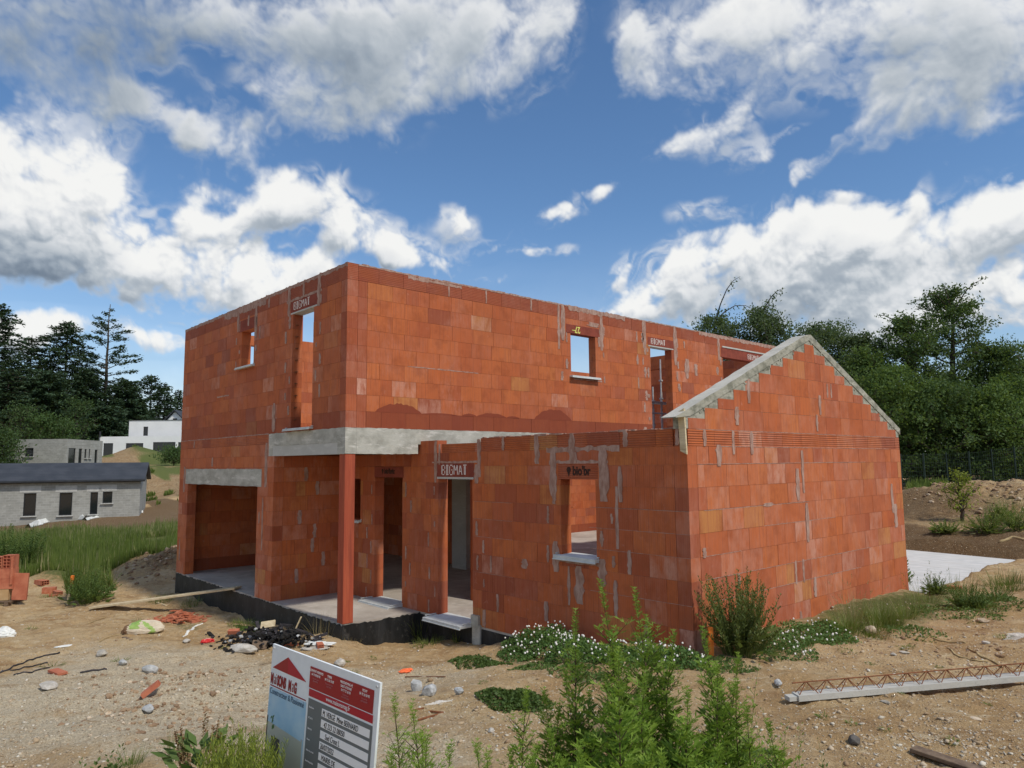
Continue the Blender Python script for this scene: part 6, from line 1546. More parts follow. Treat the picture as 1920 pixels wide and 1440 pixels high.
# ---- meadow on the left
def meadow():
    rng = np.random.default_rng(77); N_ = 150000
    px = rng.uniform(-60, 345, N_); t = rng.random(N_) ** 1.25; d = 17.5 + 33 * t
    r = FW[None] + RT[None] * ((px - 960) / FPX)[:, None]; r[:, 2] = 0
    P = CAM[None] + r * d[:, None]; x, y = P[:, 0], P[:, 1]
    keep = (fbm(P3(x, y, .25), 3, .5, 88) > .36) & ~((np.abs(x + 10.3) < 2.4) & (np.abs(y - 2.0) < 2.8)) & (d > 17.5 + 2.5 * ((px > 170) * .6 + (px < 150) * 0.3)) & (y + .12 * x > -5.2 - .0 * x) & ~((x > -14.3) & (px < 150))
    x, y, px, d = x[keep], y[keep], px[keep], d[keep]; n = len(x); z0 = hq(x, y) - .03
    pat = fbm(P3(x, y, .45), 3, .5, 81); H = rng.uniform(.18, .55, n) * (.5 + 1.0 * pat) * (1 + .5 * (d < 24) * (pat > .55)); a = rng.uniform(0, 6.283, n); le = rng.uniform(0, .35, n)
    top = np.stack([x + np.cos(a) * le * H, y + np.sin(a) * le * H, z0 + H], -1); b0 = np.stack([x, y, z0], -1)
    th = rng.uniform(0, 6.283, n); s = np.stack([np.cos(th), np.sin(th), th * 0], -1) * (.006 + .00036 * d)[:, None]
    mid = (b0 + top) / 2; V = np.stack([b0 - s * .6, b0 + s * .6, mid + s, top, mid - s], 1)
    V = np.stack([b0, mid + s, top, mid - s], 1).reshape(-1, 3)
    H_t = rng.random(n) < .07; V.reshape(n, 4, 3)[H_t, 2, 2] += .38; rn = np.clip(.55 * rng.random(n) + .9 * (fbm(P3(x, y, .9), 3, .5, 83) - .3), 0, 1); dry = rng.random(n) < .07 + .25 * ss(d, 33, 46); rn = np.where(dry, .97, rn * .85)
    tag(obj('meadow_grass', fastmesh('meadow_grass', V, np.arange(4 * n).reshape(n, 4), MT['grass'], attrs={'rnd': ('FACE', rn.astype(np.float32))})), 'tall green meadow grass between the brick pallet and the grey bungalow', kind='stuff')
meadow()
def rough_grass():
    rng = np.random.default_rng(78); N_ = 26000; px = rng.uniform(255, 345, N_); d = rng.uniform(62, 118, N_)
    r = FW[None] + RT[None] * ((px - 960) / FPX)[:, None]; r[:, 2] = 0; P = CAM[None] + r * d[:, None]; x, y = P[:, 0], P[:, 1]
    px2 = rng.uniform(1690, 2000, 9000); d2 = rng.uniform(24.5, 34, 9000); r = FW[None] + RT[None] * ((px2 - 960) / FPX)[:, None]; r[:, 2] = 0; P = CAM[None] + r * d2[:, None]
    x = np.concatenate([x, P[:, 0]]); y = np.concatenate([y, P[:, 1]]); d = np.concatenate([d, d2]); d2m = np.concatenate([px, px2]); k = (fbm(P3(x, y, .12), 3, .5, 92) > np.where(d > 60, .50, .40)) & (fbm(P3(x, y, .6), 2, .5, 95) > .48) & ((d < 60) | (d > 70)) & ((d > 60) | (d2m < 1765)); x, y, d = x[k], y[k], d[k]; n = len(x)
    z0 = hq(x, y) - .05; H = rng.uniform(.25, .7, n); b0 = np.stack([x, y, z0], -1); top = b0 + np.stack([rng.normal(size=n) * .12, rng.normal(size=n) * .12, H], -1)
    th = rng.uniform(0, 6.283, n); s = np.stack([np.cos(th), np.sin(th), th * 0], -1) * (.004 + .0010 * d)[:, None]; mid = (b0 + top) / 2
    V = np.stack([b0, mid + s, top, mid - s], 1).reshape(-1, 3)
    tag(obj('rough_grass', fastmesh('rough_grass', V, np.arange(4 * n).reshape(n, 4), MT['grass'], attrs={'rnd': ('FACE', (rng.random(n) * .9).astype(np.float32))})), 'rough grass on the far slopes', kind='stuff')
rough_grass()

sprig([(1360, 1400), (1385, 1430), (1420, 1400), (1470, 1400), (1490, 1432), (1440, 1380)], 3.5, 136, 'low tangle of fine weeds filling the bottom edge right of the clump', Lf=.045, leaf='leaf_mug', n=40)
mugwort([(1240, 1420), (1180, 1430), (1090, 1432), (1300, 1432), (1350, 1410)], 3.2, 121, 'dense low mugwort foliage along the bottom edge of the big clump', .13, spread=.6)
mugwort([(1020, 1300), (1060, 1275)], 4.0, 122, 'airy mugwort at the left flank of the big clump', .10, spread=.4)
mugwort([(1385, 1235), (1350, 1300)], 4.0, 123, 'airy mugwort at the right flank of the big clump', .09, spread=.4)

sprig([(440, 1352), (462, 1362), (425, 1370)], 4.0, 137, 'leafy green stem rising behind the feathery bush', Lf=.07, leaf='leaf_weed', n=30, wf=.4)
tuft(330, 1425, 60, 60, 183, 'thin green grass between the leafy weed and the dock at the bottom edge', 60, bw=.004, name='grass_tuft')

for i, (px, py, w_, tp, lb) in enumerate([(1850, 1000, 70, 962, 'low green weed on the earth bank left of the right edge'), (1905, 995, 70, 950, 'green weed on the earth bank at the right picture edge'), (1775, 1000, 60, 975, 'small weed on the earth bank below the sapling'), (1875, 975, 50, 945, 'weed high on the earth bank near the right edge')]):
    bush(px, py, w_, tp, 220 + i, lb, 'grass', 60, .10, 'bush', 'weeds on the earth bank', 'weed', low=True)
tuft(240, 1440, 90, 40, 184, 'short green grass along the bottom left edge', 120, bw=.004)
tuft(660, 1265, 40, 14, 185, 'small tuft behind the top edge of the sign', 50)
# ================================================================ site litter, sign, joist, pallet
ICO = None
def rock_mesh(m, c, sx_, sy_, sz_, seed, sub=2, amp=.25, rot=0, mi=0):
    bm = bmesh.new(); bmesh.ops.create_icosphere(bm, subdivisions=sub, radius=1)
    co = np.array([v.co[:] for v in bm.verts]); n = fbm(co * 1.1 + seed * 3.7, 3, .55, seed) - .5; co = co * (1 + amp * 2 * n)[:, None]
    rng = np.random.default_rng(seed)
    for _ in range(7):                                       # planar chips
        a = rng.normal(size=3); a /= np.linalg.norm(a); k = rng.uniform(.6, .85); e = np.clip(co @ a - k, 0, None); co = co - e[:, None] * a
    co = co * np.array([sx_, sy_, sz_]); cr, sr = math.cos(rot), math.sin(rot); co = np.stack([co[:, 0] * cr - co[:, 1] * sr, co[:, 0] * sr + co[:, 1] * cr, co[:, 2]], -1) + np.array(c)
    m.add(co, [tuple(v.index for v in f.verts) for f in bm.faces], mi); bm.free()
def rock(px, py, wpx, lab, mat='stone_pale', seed=1, asp=(1, .75, .6), group=None, name='rock', rot=0, sink=.25):
    g = on_ground(px, py); d = (g - CAM) @ FW; r = wpx / 2 / FPX * d; m = MB(); rock_mesh(m, (g[0], g[1], g[2] + r * asp[2] * (1 - sink * 1.4)), r * asp[0], r * asp[1], r * asp[2], seed, rot=rot)
    return tag(m.build(name, MT[mat]), lab, 'rock', group)
rock(781, 1296, 30, 'upright grey rock, left of the touching pair near the orange plastic', 'stone_grey', 3, (.75, .8, .95))
rock(803, 1303, 36, 'rounded grey rock, right of the touching pair near the orange plastic', 'stone_grey', 4, (1, .8, .75))
rock(861, 1302, 28, 'single grey rock right of the touching pair', 'stone_grey', 5, (1, .7, .55))
rock(638, 1248, 28, 'whitish stone lump behind the top edge of the sign', 'stone_pale', 6, (1, .8, .6))
rock(455, 1222, 62, 'flat pale concrete lump in front of the burnt heap', 'stone_pale', 7, (1, .45, .28), rot=.6)
rock(280, 1262, 34, 'grey broken concrete lump on the rubble left of the sign', 'stone_grey', 8, (1, .6, .55), rot=.9)
rock(278, 1333, 32, 'pale stone below the broken red brick', 'stone_grey', 9, (1, .6, .45))
rock(90, 1292, 46, 'low whitish lump on the rubble at left', 'stone_pale', 10, (1, .7, .35))
rock(1633, 1188, 24, 'tan rock in front of the grass by the gable', 'stone_tan', 11, (1, .8, .8))
rock(1696, 1226, 22, 'flat cream stone on the dirt before the gable', 'stone_pale', 12, (1, .6, .3))
rock(1844, 1166, 24, 'flat tan stone on the dirt at right', 'stone_tan', 13, (1, .6, .4))
rock(1603, 1395, 26, 'dark rounded stone near the bottom right', 'stone_dark', 14, (1, .8, .75))
rock(1493, 1213, 18, 'pale stone half hidden at the edge of the low clover', 'stone_pale', 15, (.8, .8, 1))
rock(1848, 1207, 18, 'white stone on the dirt at the right', 'stone_pale', 16, (1, .5, .4))
rock(1676, 1229, 14, 'small white stone left of the flat cream stone', 'stone_pale', 17, (1, .6, .4))
rock(921, 1373, 15, 'small white stone on the dirt left of the big mugwort clump', 'stone_pale', 18, (.9, .8, .7))
rock(191, 1229, 28, 'pale crumpled lump on the rubble below the cement bag', 'stone_pale', 19, (1, .7, .5))
rock(230, 1247, 22, 'grey stone amid the left rubble', 'stone_grey', 20, (1, .7, .6))
rock(350, 1205, 22, 'pale stone left of the burnt heap', 'stone_pale', 21, (1, .7, .4))
rock(1460, 1284, 26, 'pale angular stone behind the near end of the joist', 'stone_grey', 22, (1, .6, .5), rot=2.3)
rock(1661, 1318, 22, 'pale stone fragments before the joist', 'stone_pale', 23, (1, .5, .25))
rock(1830, 1350, 22, 'tan stone on the dirt beneath the joist at right', 'stone_tan', 24, (1, .6, .3))
# countless pebbles
def pebbles():
    rng = np.random.default_rng(5); N_ = 32000
    px = rng.uniform(-60, 1980, N_); py = 1470 - 340 * rng.random(N_) ** 1.0
    r = FW[None] + RT[None] * ((px - 960) / FPX)[:, None] + UP[None] * ((720 - py) / FPX)[:, None]
    t = (.3 - CAM[2]) / r[:, 2]
    for _ in range(6): P = CAM[None] + r * t[:, None]; t = (hq(P[:, 0], P[:, 1]) - CAM[2]) / r[:, 2]
    P = CAM[None] + r * t[:, None]; x, y = P[:, 0] + rng.normal(size=N_) * .05, P[:, 1] + rng.normal(size=N_) * .05
    k = ~((x > -8.05) & (x < 0) & (y > 0)) & ~((x < 5.54) & (x > -1) & (y > 1.48)) & (x > -14) & (fbm(P3(x, y, .9, 4.), 3, .5, 93) > rng.uniform(.25, .62, N_)) & ~((x > 4.9) & (x < 5.9) & (y > 9)); x, y = x[k], y[k]; n = len(x)
    z_ = hq(x, y); s = np.exp(rng.normal(-5.15, .55, n)); s = np.clip(s, .002, .032)
    T = np.array([(0, 0, 1), (.894, 0, .447), (.276, .851, .447), (-.724, .526, .447), (-.724, -.526, .447), (.276, -.851, .447), (.724, .526, -.447), (-.276, .851, -.447), (-.894, 0, -.447), (-.276, -.851, -.447), (.724, -.526, -.447), (0, 0, -1)])
    Fa = np.array([(0, 1, 2), (0, 2, 3), (0, 3, 4), (0, 4, 5), (0, 5, 1), (1, 6, 2), (2, 7, 3), (3, 8, 4), (4, 9, 5), (5, 10, 1), (6, 7, 2), (7, 8, 3), (8, 9, 4), (9, 10, 5), (10, 6, 1), (11, 7, 6), (11, 8, 7), (11, 9, 8), (11, 10, 9), (11, 6, 10)])
    J = T[None] * (1 + rng.normal(size=(n, 12, 1)) * .34) * np.stack([rng.uniform(.8, 1.5, n), rng.uniform(.6, 1.0, n), rng.uniform(.4, .75, n)], -1)[:, None, :]
    a = rng.uniform(0, 6.28, n); c, si = np.cos(a)[:, None], np.sin(a)[:, None]; J = np.stack([J[..., 0] * c - J[..., 1] * si, J[..., 0] * si + J[..., 1] * c, J[..., 2]], -1)
    V = (J * s[:, None, None] + np.stack([x, y, z_ + s * .15], -1)[:, None, :]).reshape(-1, 3); F = (np.arange(n)[:, None, None] * 12 + Fa[None]).reshape(-1, 3)
    m, t, b = newmat('pebble', .95, .15); at = nd(t, 'ShaderNodeAttribute', attribute_name='rnd'); rp = nd(t, 'ShaderNodeValToRGB'); cr = rp.color_ramp
    cr.elements[0].color = (.30, .21, .13, 1); cr.elements[1].color = (.62, .58, .50, 1)
    for p_, c_c in ((.3, (.42, .32, .21, 1)), (.6, (.50, .41, .30, 1)), (.82, (.50, .46, .38, 1))): e = cr.elements.new(p_); e.color = c_c
    t.links.new(at.outputs['Fac'], rp.inputs[0]); t.links.new(rp.outputs[0], b.inputs['Base Color'])
    tag(obj('pebbles', fastmesh('pebbles', V, F, m, attrs={'rnd': ('FACE', np.repeat(rng.random(n), 20).astype(np.float32))})), 'scattered pebbles and grit on the bare ground', kind='stuff')
pebbles()
def clods():
    """soil lumps on the spoil heaps"""
    rng = np.random.default_rng(6); m = MB(); out = []
    for cx, cy, rx, ry, n in ((-11.6, 1.5, 1.8, 1.8, 420), (3.6, 22, 4.5, 2.4, 420), (-4.5, 21, 3.5, 2.5, 300), (7, 21, 4, 2, 200), (1.4, -2.9, 2.0, 1.1, 420), (3.0, -3.6, 2.0, .8, 200), (8, 3.2, 1.6, 1.4, 160), (9, 6.5, 2, 2, 120), (-12.6, .9, 1.3, .9, 60)):
        x = cx + rng.normal(size=n) * rx * .5; y = cy + rng.normal(size=n) * ry * .5; out.append(np.stack([x, y, np.full(n, 1.1 if cy > 15 or cx < -5 else .42)], -1))
    O_ = np.concatenate(out); x, y, k = O_.T; z_ = hq(x, y); s = np.clip(np.exp(rng.normal(-3.3, .5, len(x))), .015, .10) * k
    for i in range(len(x)): rock_mesh(m, (x[i], y[i], z_[i] + s[i] * .2), s[i] * 1.2, s[i], s[i] * .7, int(i % 40) + 50, sub=1, mi=0 if rng.random() < .8 else 1)
    tag(m.build('soil_clods', [MT['clod'], MT['stone_tan']]), 'clods and stones on the soil heaps', kind='stuff')
MT['clod'] = simple('soil_clod', (.22, .14, .085), (.36, .25, .155), 8, 5, bs=.6, bd=.02)
clods()
# ---- planks, stakes, bars
def bar_between(name, pa, pb, w_, h_, mat, lab, cat, za=0., zb=0., group=None, A=None, B=None, over=0):
    a = on_ground(*pa) if A is None else np.array(A, float); b = on_ground(*pb) if B is None else np.array(B, float); a = a + [0, 0, za]; b = b + [0, 0, zb]
    d = b - a; L = np.linalg.norm(d); d /= L; s = np.cross([0, 0, 1], d); s /= np.linalg.norm(s); u = np.cross(d, s); m = MB(); m.obox((a + b) / 2 + u * h_ / 2, d, s, u, L / 2 + over, w_ / 2, h_ / 2)
    o = m.build(name, MT[mat]); bv = o.modifiers.new('b', 'BEVEL'); bv.width = min(.004, h_ * .2); bv.segments = 1; return tag(o, lab, cat, group)
bar_between('plank', (185, 1140), None, .27, .04, 'wood_pale', 'long pale plank leading from the dirt up onto the garage floor', 'plank', B=(-4.55, .02, .006), za=.01, zb=.0, over=.12)
def stake(px, py, pyt, lab, lean=0, w_=.035, tipfrac=.25, mat='wood_pale'):
    g = on_ground(px, py); d = (g - CAM) @ FW; H = (py - pyt) / FPX * d; r = empty('marker_stake', tuple(g)); m = MB(); ax = RT * lean + np.array([0, 0, 1]); ax /= np.linalg.norm(ax); sd_ = np.cross(ax, FW); sd_ /= np.linalg.norm(sd_); fw2 = np.cross(sd_, ax)
    m.obox(ax * H * (1 - tipfrac) / 2 - ax * .05, sd_, fw2, ax, w_ / 2, w_ / 2, H * (1 - tipfrac) / 2 + .05); m.build('post', MT[mat], r)
    k = MB(); k.obox(ax * (H * (1 - tipfrac / 2)), sd_, fw2, ax, w_ / 2 + .002, w_ / 2 + .002, H * tipfrac / 2); k.build('painted_tip', MT['orange'], r); return tag(r, lab, 'stake', 'orange marker stakes')
stake(127, 1134, 1080, 'wooden stake with an orange top left of the garage', .12, .05, .3)
stake(1334, 1232, 1178, 'bright orange stake hidden beside the dock bush', 0, .045, .95)
bar_between('steel_bar', (760, 1270), (835, 1270), .012, .012, 'rust', 'thin rusty bar lying right of the orange plastic', 'bar')
bar_between('steel_bar', (783, 1352), (832, 1338), .016, .016, 'rust', 'rusty bar forming the lower leg of the V by the sign', 'bar')
bar_between('steel_bar', (805, 1335), (832, 1338), .016, .016, 'rust', 'rusty bar forming the upper leg of the V by the sign', 'bar')
bar_between('steel_bar', (775, 1333), (795, 1329), .014, .014, 'rust', 'short rusty bar left of the V-shaped pair', 'bar')
bar_between('old_plank', (1712, 1410), (1840, 1450), .10, .03, 'wood_grey', 'dark weathered plank at the bottom right edge', 'plank', za=.01)
bar_between('offcut', (232, 1196), (246, 1201), .06, .02, 'wood_grey', 'small brown wood offcut below the cement bag', 'offcut')
bar_between('offcut', (292, 1131), (312, 1137), .05, .03, 'wood_pale', 'pale wood offcut under the long plank', 'offcut')
# cables and roots
def cord(name, pts, r, mat, lab, cat, group=None, lift=.01):
    W_ = [on_ground(*p) for p in pts]; P = []
    for i in range(len(W_) - 1):
        for f in np.linspace(0, 1, 7)[:-1]: p = W_[i] * (1 - f) + W_[i + 1] * f; P.append((p[0], p[1], zg(p[0], p[1]) + lift))
    m = MB(); m.tube(P, [r * (.7 + .5 * abs(math.sin(i * 1.7))) for i in range(len(P))], 6); return tag(m.build(name, MT[mat], smooth=True), lab, cat, group)
cord('black_strap', [(0, 1262), (25, 1250), (50, 1240), (85, 1230), (117, 1223)], .012, 'cable', 'upper black strap curving over the rubble at left', 'strap')
cord('black_strap', [(0, 1262), (45, 1252), (75, 1246), (92, 1245)], .010, 'cable', 'middle black strap on the rubble at left', 'strap')
cord('black_strap', [(25, 1267), (60, 1262), (100, 1250)], .010, 'cable', 'lower black strap on the rubble at left', 'strap')
cord('black_strap', [(150, 1262), (175, 1258), (205, 1257)], .013, 'cable', 'short dark strap left of the broken concrete lump', 'strap')
cord('root', [(1755, 1215), (1790, 1228), (1830, 1240), (1858, 1243)], .008, 'stem_dry', 'long dry root on the dirt behind the joist', 'root')
cord('root', [(1815, 1216), (1835, 1230), (1858, 1240), (1885, 1256)], .012, 'stem_dry', 'thick forked root on the dirt behind the joist', 'root')
cord('root', [(1750, 1198), (1790, 1205), (1815, 1208)], .008, 'stem_dry', 'thin root lying highest on the dirt at right', 'root')
cord('root', [(1925, 1013), (1898, 1008), (1868, 1019)], .035, 'stem_dry', 'pale bent branch on the dark bank behind the terrace', 'root')
cord('stick', [(165, 1170), (190, 1160), (200, 1157)], .008, 'stem_dry', 'thin stick on the dirt left of the cement bag', 'stick')
cord('stick', [(185, 1205), (210, 1193), (232, 1190)], .008, 'stem_dry', 'pale stick on the dirt before the cement bag', 'stick')
# ---- soft things: cement bag, plastic, film
def soft(name, px, py, wpx, asp, mats, lab, cat, seed, rot=0, amp=.22, split=None, group=None):
    g = on_ground(px, py); d = (g - CAM) @ FW; r = wpx / 2 / FPX * d; m = MB(); bm = bmesh.new(); bmesh.ops.create_icosphere(bm, subdivisions=4, radius=1)
    co = np.array([v.co[:] for v in bm.verts]); n = fbm(co * 1.6 + seed, 4, .55, seed) - .5; ri = np.abs(fbm(co * np.array([2.2, 5, 3]) + seed, 3, .6, seed + 3) - .5)
    co = co * (1 + amp * 2 * n - amp * 1.2 * ri)[:, None]; co[:, 2] = np.where(co[:, 2] < -.3, -.3 + (co[:, 2] + .3) * .2, co[:, 2]); co = co * np.array(asp) * r
    th = rot; ex = RT * math.cos(th) + np.cross([0, 0, 1], RT) * math.sin(th); ex[2] = 0; ex /= np.linalg.norm(ex); ey = np.cross([0, 0, 1], ex)
    W_ = g[None] + co[:, :1] * ex + co[:, 1:2] * ey + np.stack([co[:, 0] * 0, co[:, 0] * 0, co[:, 2] + r * asp[2] * .25], -1)
    root = empty(name, tuple(g)) if len(mats) > 1 else None; W0 = W_ - (g if root else 0)
    fs = [tuple(v.index for v in f.verts) for f in bm.faces]; cc = np.array([co[list(f)].mean(0) for f in fs]) / r; bm.free()
    if not root: m.add(W0, fs); o = m.build(name, MT[mats[0][1]], smooth=False); return tag(o, lab, cat, group)
    asg = split(cc)
    for k, (nm, mt) in enumerate(mats):
        sel = [f for f, a in zip(fs, asg) if a == k]
        if not sel: continue
        used = sorted({i for f in sel for i in f}); mp = {u: i for i, u in enumerate(used)}; q = MB(); q.add([W0[u] for u in used], [tuple(mp[i] for i in f) for f in sel]); q.build(nm, MT[mt], root)
    return tag(root, lab, cat, group)
soft('cement_bag', 268, 1184, 76, (1, .48, .42), [('paper', 'bag_paper'), ('green_print', 'green_plastic'), ('open_end', 'bag_brown')], 'torn half-full bag with green print lying on the dirt left of the garage', 'bag', 31, rot=.25,
     split=lambda c: np.where(c[:, 0] < -.62, 2, np.where(((c[:, 0] > -.55) & (c[:, 0] < -.1) & (c[:, 2] > .12)) | ((np.abs(c[:, 1] + .25 + .3 * c[:, 0]) < .07) & (c[:, 0] > 0)), 1, 0)))
soft('plastic_sack', 6, 1196, 42, (1, .7, .75), [('x', 'white_plastic')], 'crumpled white plastic sack at the left picture edge', 'sack', 32, amp=.4)
soft('plastic_film', 122, 1212, 32, (1, .4, .12), [('x', 'white_plastic')], 'flat white plastic scrap at the head of the black strap', 'plastic', 33, rot=.5, amp=.4)
soft('plastic_film', 600, 1208, 64, (1, .28, .14), [('x', 'white_plastic')], 'white plastic film lying right of the burnt heap', 'plastic', 34, rot=-.1, amp=.5)
soft('red_wrapper', 390, 1204, 24, (1, .5, .45), [('x', 'red_can')], 'crushed red and white wrapper at the left end of the burnt heap', 'wrapper', 35, rot=.5, amp=.45)
soft('orange_plastic', 762, 1259, 28, (1, .6, .30), [('x', 'orange_plastic')], 'bright orange plastic scrap on the dirt behind the sign', 'plastic', 36, rot=.4, amp=.5)
soft('green_scrap', 582, 1207, 22, (1, .4, .12), [('x', 'green_plastic')], 'pale green scrap beside the white film near the burnt heap', 'plastic', 37, amp=.4)
soft('plaster_lump', 1180 // 2 + 0, 1216, 50, (1, .5, .10), [('x', 'stone_pale')], 'spread of dried plaster under the red brick near the burnt heap', 'plaster', 38, amp=.5)
strip_on('white_strap', [(342, 1194), (352, 1186), (366, 1174), (380, 1170)], .06, 'white_plastic', 'thin white strap curling left of the burnt heap', 'strap', th=.006, lift=.01, seed=9)
strip_on('plaster_streak', [(797, 1323), (825, 1316), (848, 1314)], .05, 'stone_pale', 'streak of white plaster on the dirt below the single grey rock', 'plaster', th=.008, lift=.008, seed=10)
strip_on('plaster_streak', [(1880, 1200), (1905, 1193), (1935, 1188)], .18, 'stone_pale', 'pale plaster spill at the right picture edge', 'plaster', th=.008, lift=.008, seed=11)
# ---- bricks
def hollow_brick(px, py, L, Wd, Hh, rot, lab, tilt=0, mat='clay_new', group='loose red bricks', roll=0.0, name='brick'):
    g = on_ground(px, py); m = MB(); ex = np.array([math.cos(rot), math.sin(rot), tilt]); ex /= np.linalg.norm(ex); ey = np.cross([0, 0, 1], ex); ey /= np.linalg.norm(ey); ez = np.cross(ex, ey)
    ey, ez = ey * math.cos(roll) + ez * math.sin(roll), ez * math.cos(roll) - ey * math.sin(roll)
    c = g + np.array([0, 0, 1]) * (Hh * .5 + abs(tilt) * L * .35); w = .008; cols = 3
    m.obox(c + ez * (Hh / 2 - w / 2), ex, ey, ez, L / 2, Wd / 2, w / 2); m.obox(c - ez * (Hh / 2 - w / 2), ex, ey, ez, L / 2, Wd / 2, w / 2)
    for i in range(cols + 1): m.obox(c + ey * (-Wd / 2 + w / 2 + (Wd - w) * i / cols), ex, ey, ez, L / 2 - .0005, w / 2, Hh / 2 - w)
    m.obox(c, ex, ey, ez, L / 2 - .001, Wd / 2 - w, w / 2)
    return tag(m.build(name, [MT[mat]]), lab, 'brick', group)
hollow_brick(282, 1306, .20, .11, .05, 1.2, 'broken red brick standing on the rubble left of the sign', tilt=.75)
hollow_brick(600, 1214, .20, .09, .06, -.35, 'red brick lying below the white film', group='loose red bricks')
hollow_brick(108, 1262, .30, .12, .03, .2, 'flat orange tile scrap between the black straps', name='tile')
hollow_brick(78, 1096, .38, .2, .12, .3, 'red hollow brick on the soil right of the pallet', mat='rubble')
hollow_brick(92, 1113, .30, .2, .16, 1.2, 'broken hollow brick standing before the soil bank', mat='rubble')
hollow_brick(108, 1114, .34, .14, .08, .1, 'split hollow brick right of the standing broken one', mat='rubble')
hollow_brick(100, 1118, .18, .1, .04, .8, 'small brick shard in front of the split brick', mat='rubble', name='brick_shard')
hollow_brick(1790, 1104, .22, .12, .05, .3, 'orange brick piece in the weeds below the terrace', mat='rubble')
# heap of brick shards
m = MB(); R = random.Random(14)
for i in range(170):
    px = 340 + R.gauss(0, 19); py = 1160 + R.gauss(0, 4.0); g = on_ground(px, py); a = R.uniform(0, 3.14); k = R.uniform(.02, .06)
    ex = np.array([math.cos(a), math.sin(a), R.uniform(-.3, .3)]); ex /= np.linalg.norm(ex); ey = np.cross([0, 0, 1], ex); ey /= np.linalg.norm(ey); m.obox(g + np.array([0, 0, R.uniform(.01, .09) * math.exp(-((px - 340) / 22) ** 2)]), ex, ey, np.cross(ex, ey), k * 1.6, k * .8, .008)
tag(m.build('brick_shards', MT['rubble']), 'flat heap of orange-red brick shards near the foundation', kind='stuff')
# burnt heap
m = MB(); R = random.Random(15)
def heap(px): return math.exp(-((px - 510) / 75) ** 2)
for i in range(520):
    px = min(600, max(380, 505 + R.gauss(0, 42))); py = 1204 + R.gauss(0, 6.5); g = on_ground(px, py); h = heap(px) * .20; k = R.uniform(.012, .055)
    if i % 3 == 0:
        a = R.uniform(0, 3.14); ex = np.array([math.cos(a), math.sin(a), R.uniform(-.5, .5)]); ex /= np.linalg.norm(ex); ey = np.cross([0, 0, 1], ex); ey /= np.linalg.norm(ey); m.obox(g + np.array([0, 0, R.uniform(0, h)]), ex, ey, np.cross(ex, ey), k * 2.4, k * .5, k * .35, R.choice((0, 0, 0, 1)))
    else: rock_mesh(m, g + np.array([0, 0, R.uniform(0, h)]), k, k * .8, k * .6, R.randint(1, 60), sub=1, mi=R.choice((0, 0, 0, 0, 0, 1, 2)))
tag(m.build('charred_debris', [MT['char'], MT['cable'], MT['stone_grey']]), 'black heap of burnt building waste before the foundation', kind='stuff')
def board_on(px, py, L, W_, th, rot, tilt, mat, lab, up=.05, roll=0, name='board'):
    g = on_ground(px, py) + np.array([0, 0, up]); ex = RT * math.cos(rot) + np.array([0, 0, 1]) * math.sin(rot); ex /= np.linalg.norm(ex); ey = np.cross([0, 0, 1], RT); ey = ey / np.linalg.norm(ey); ey = ey * math.cos(tilt) + np.array([0, 0, 1]) * math.sin(tilt); ey = ey - ex * (ey @ ex); ey /= np.linalg.norm(ey)
    m = MB(); m.obox(g, ex, ey, np.cross(ex, ey), L / 2, W_ / 2, th / 2); return tag(m.build(name, MT[mat]), lab, 'board', 'half-burnt boards')
board_on(487, 1218, .23, .12, .03, -.08, 1.1, 'wood_grey', 'brown board leaning on the front of the burnt heap', .07)
board_on(502, 1196, .24, .12, .03, .15, .9, 'wood_pale', 'pale board lying on top of the burnt heap', .22)
board_on(557, 1196, .30, .045, .02, 1.15, 0, 'wood_pale', 'pointed slat standing up out of the burnt heap', .20)
board_on(545, 1212, .24, .05, .03, 0, .3, 'clay_new', 'pale red slat at the front of the burnt heap', .03)
board_on(438, 1193, .18, .08, .06, .05, .3, 'clay_new', 'reddish brick piece at the back left of the burnt heap', .08)
# ---- lattice joist
ja = on_ground(1492, 1318); jb = on_ground(1925, 1283); d = jb - ja; d[2] = 0; Lj = np.linalg.norm(d); d /= Lj; s = np.cross([0, 0, 1], d)
za, zb_ = zg(*ja[:2]) + .03, zg(*jb[:2]) + .045
JR = empty('lattice_joist', (ja[0], ja[1], za)); LT = Lj + 1.6; slope = (zb_ - za) / Lj
dv = d + np.array([0, 0, slope]); dv /= np.linalg.norm(dv); uv = np.cross(dv, s) * -1; uv = np.cross(s, dv) * -1 if np.cross(dv, s)[2] > 0 and False else np.cross(dv, s)
if uv[2] < 0: uv = -uv
m = MB(); m.obox(dv * LT / 2 + uv * .025, dv, s, uv, LT / 2, .062, .025); m.obox(dv * .06 - dv * .09 + uv * .020, dv, s, uv, .05, .045, .018)
m.V = [tuple(v) for v in m.V]; o = m.build('foot', MT['conc_smooth'], JR)
tb = MB(); hb = .145; tb.tube([uv * hb - dv * .02, dv * LT + uv * hb], .0055, 6); tb.build('top_bar', MT['rust'], JR)
P_ = .20; nz = int(LT / P_)
for i in range(nz):
    zz = MB(); x0 = i * P_ + .02
    for sg in (-1, 1):
        zz.tube([dv * x0 + s * sg * .038 + uv * .048, dv * (x0 + P_ * .42) + s * sg * .008 + uv * (hb - .004)], .0042, 5); zz.tube([dv * (x0 + P_ * .50) + s * sg * .008 + uv * (hb - .004), dv * (x0 + P_ * .92) + s * sg * .038 + uv * .048], .0042, 5)
    zz.build('lattice', MT['rust'], JR)
tag(JR, 'prestressed concrete joist with a rusty lattice lying on the dirt at right', 'joist')
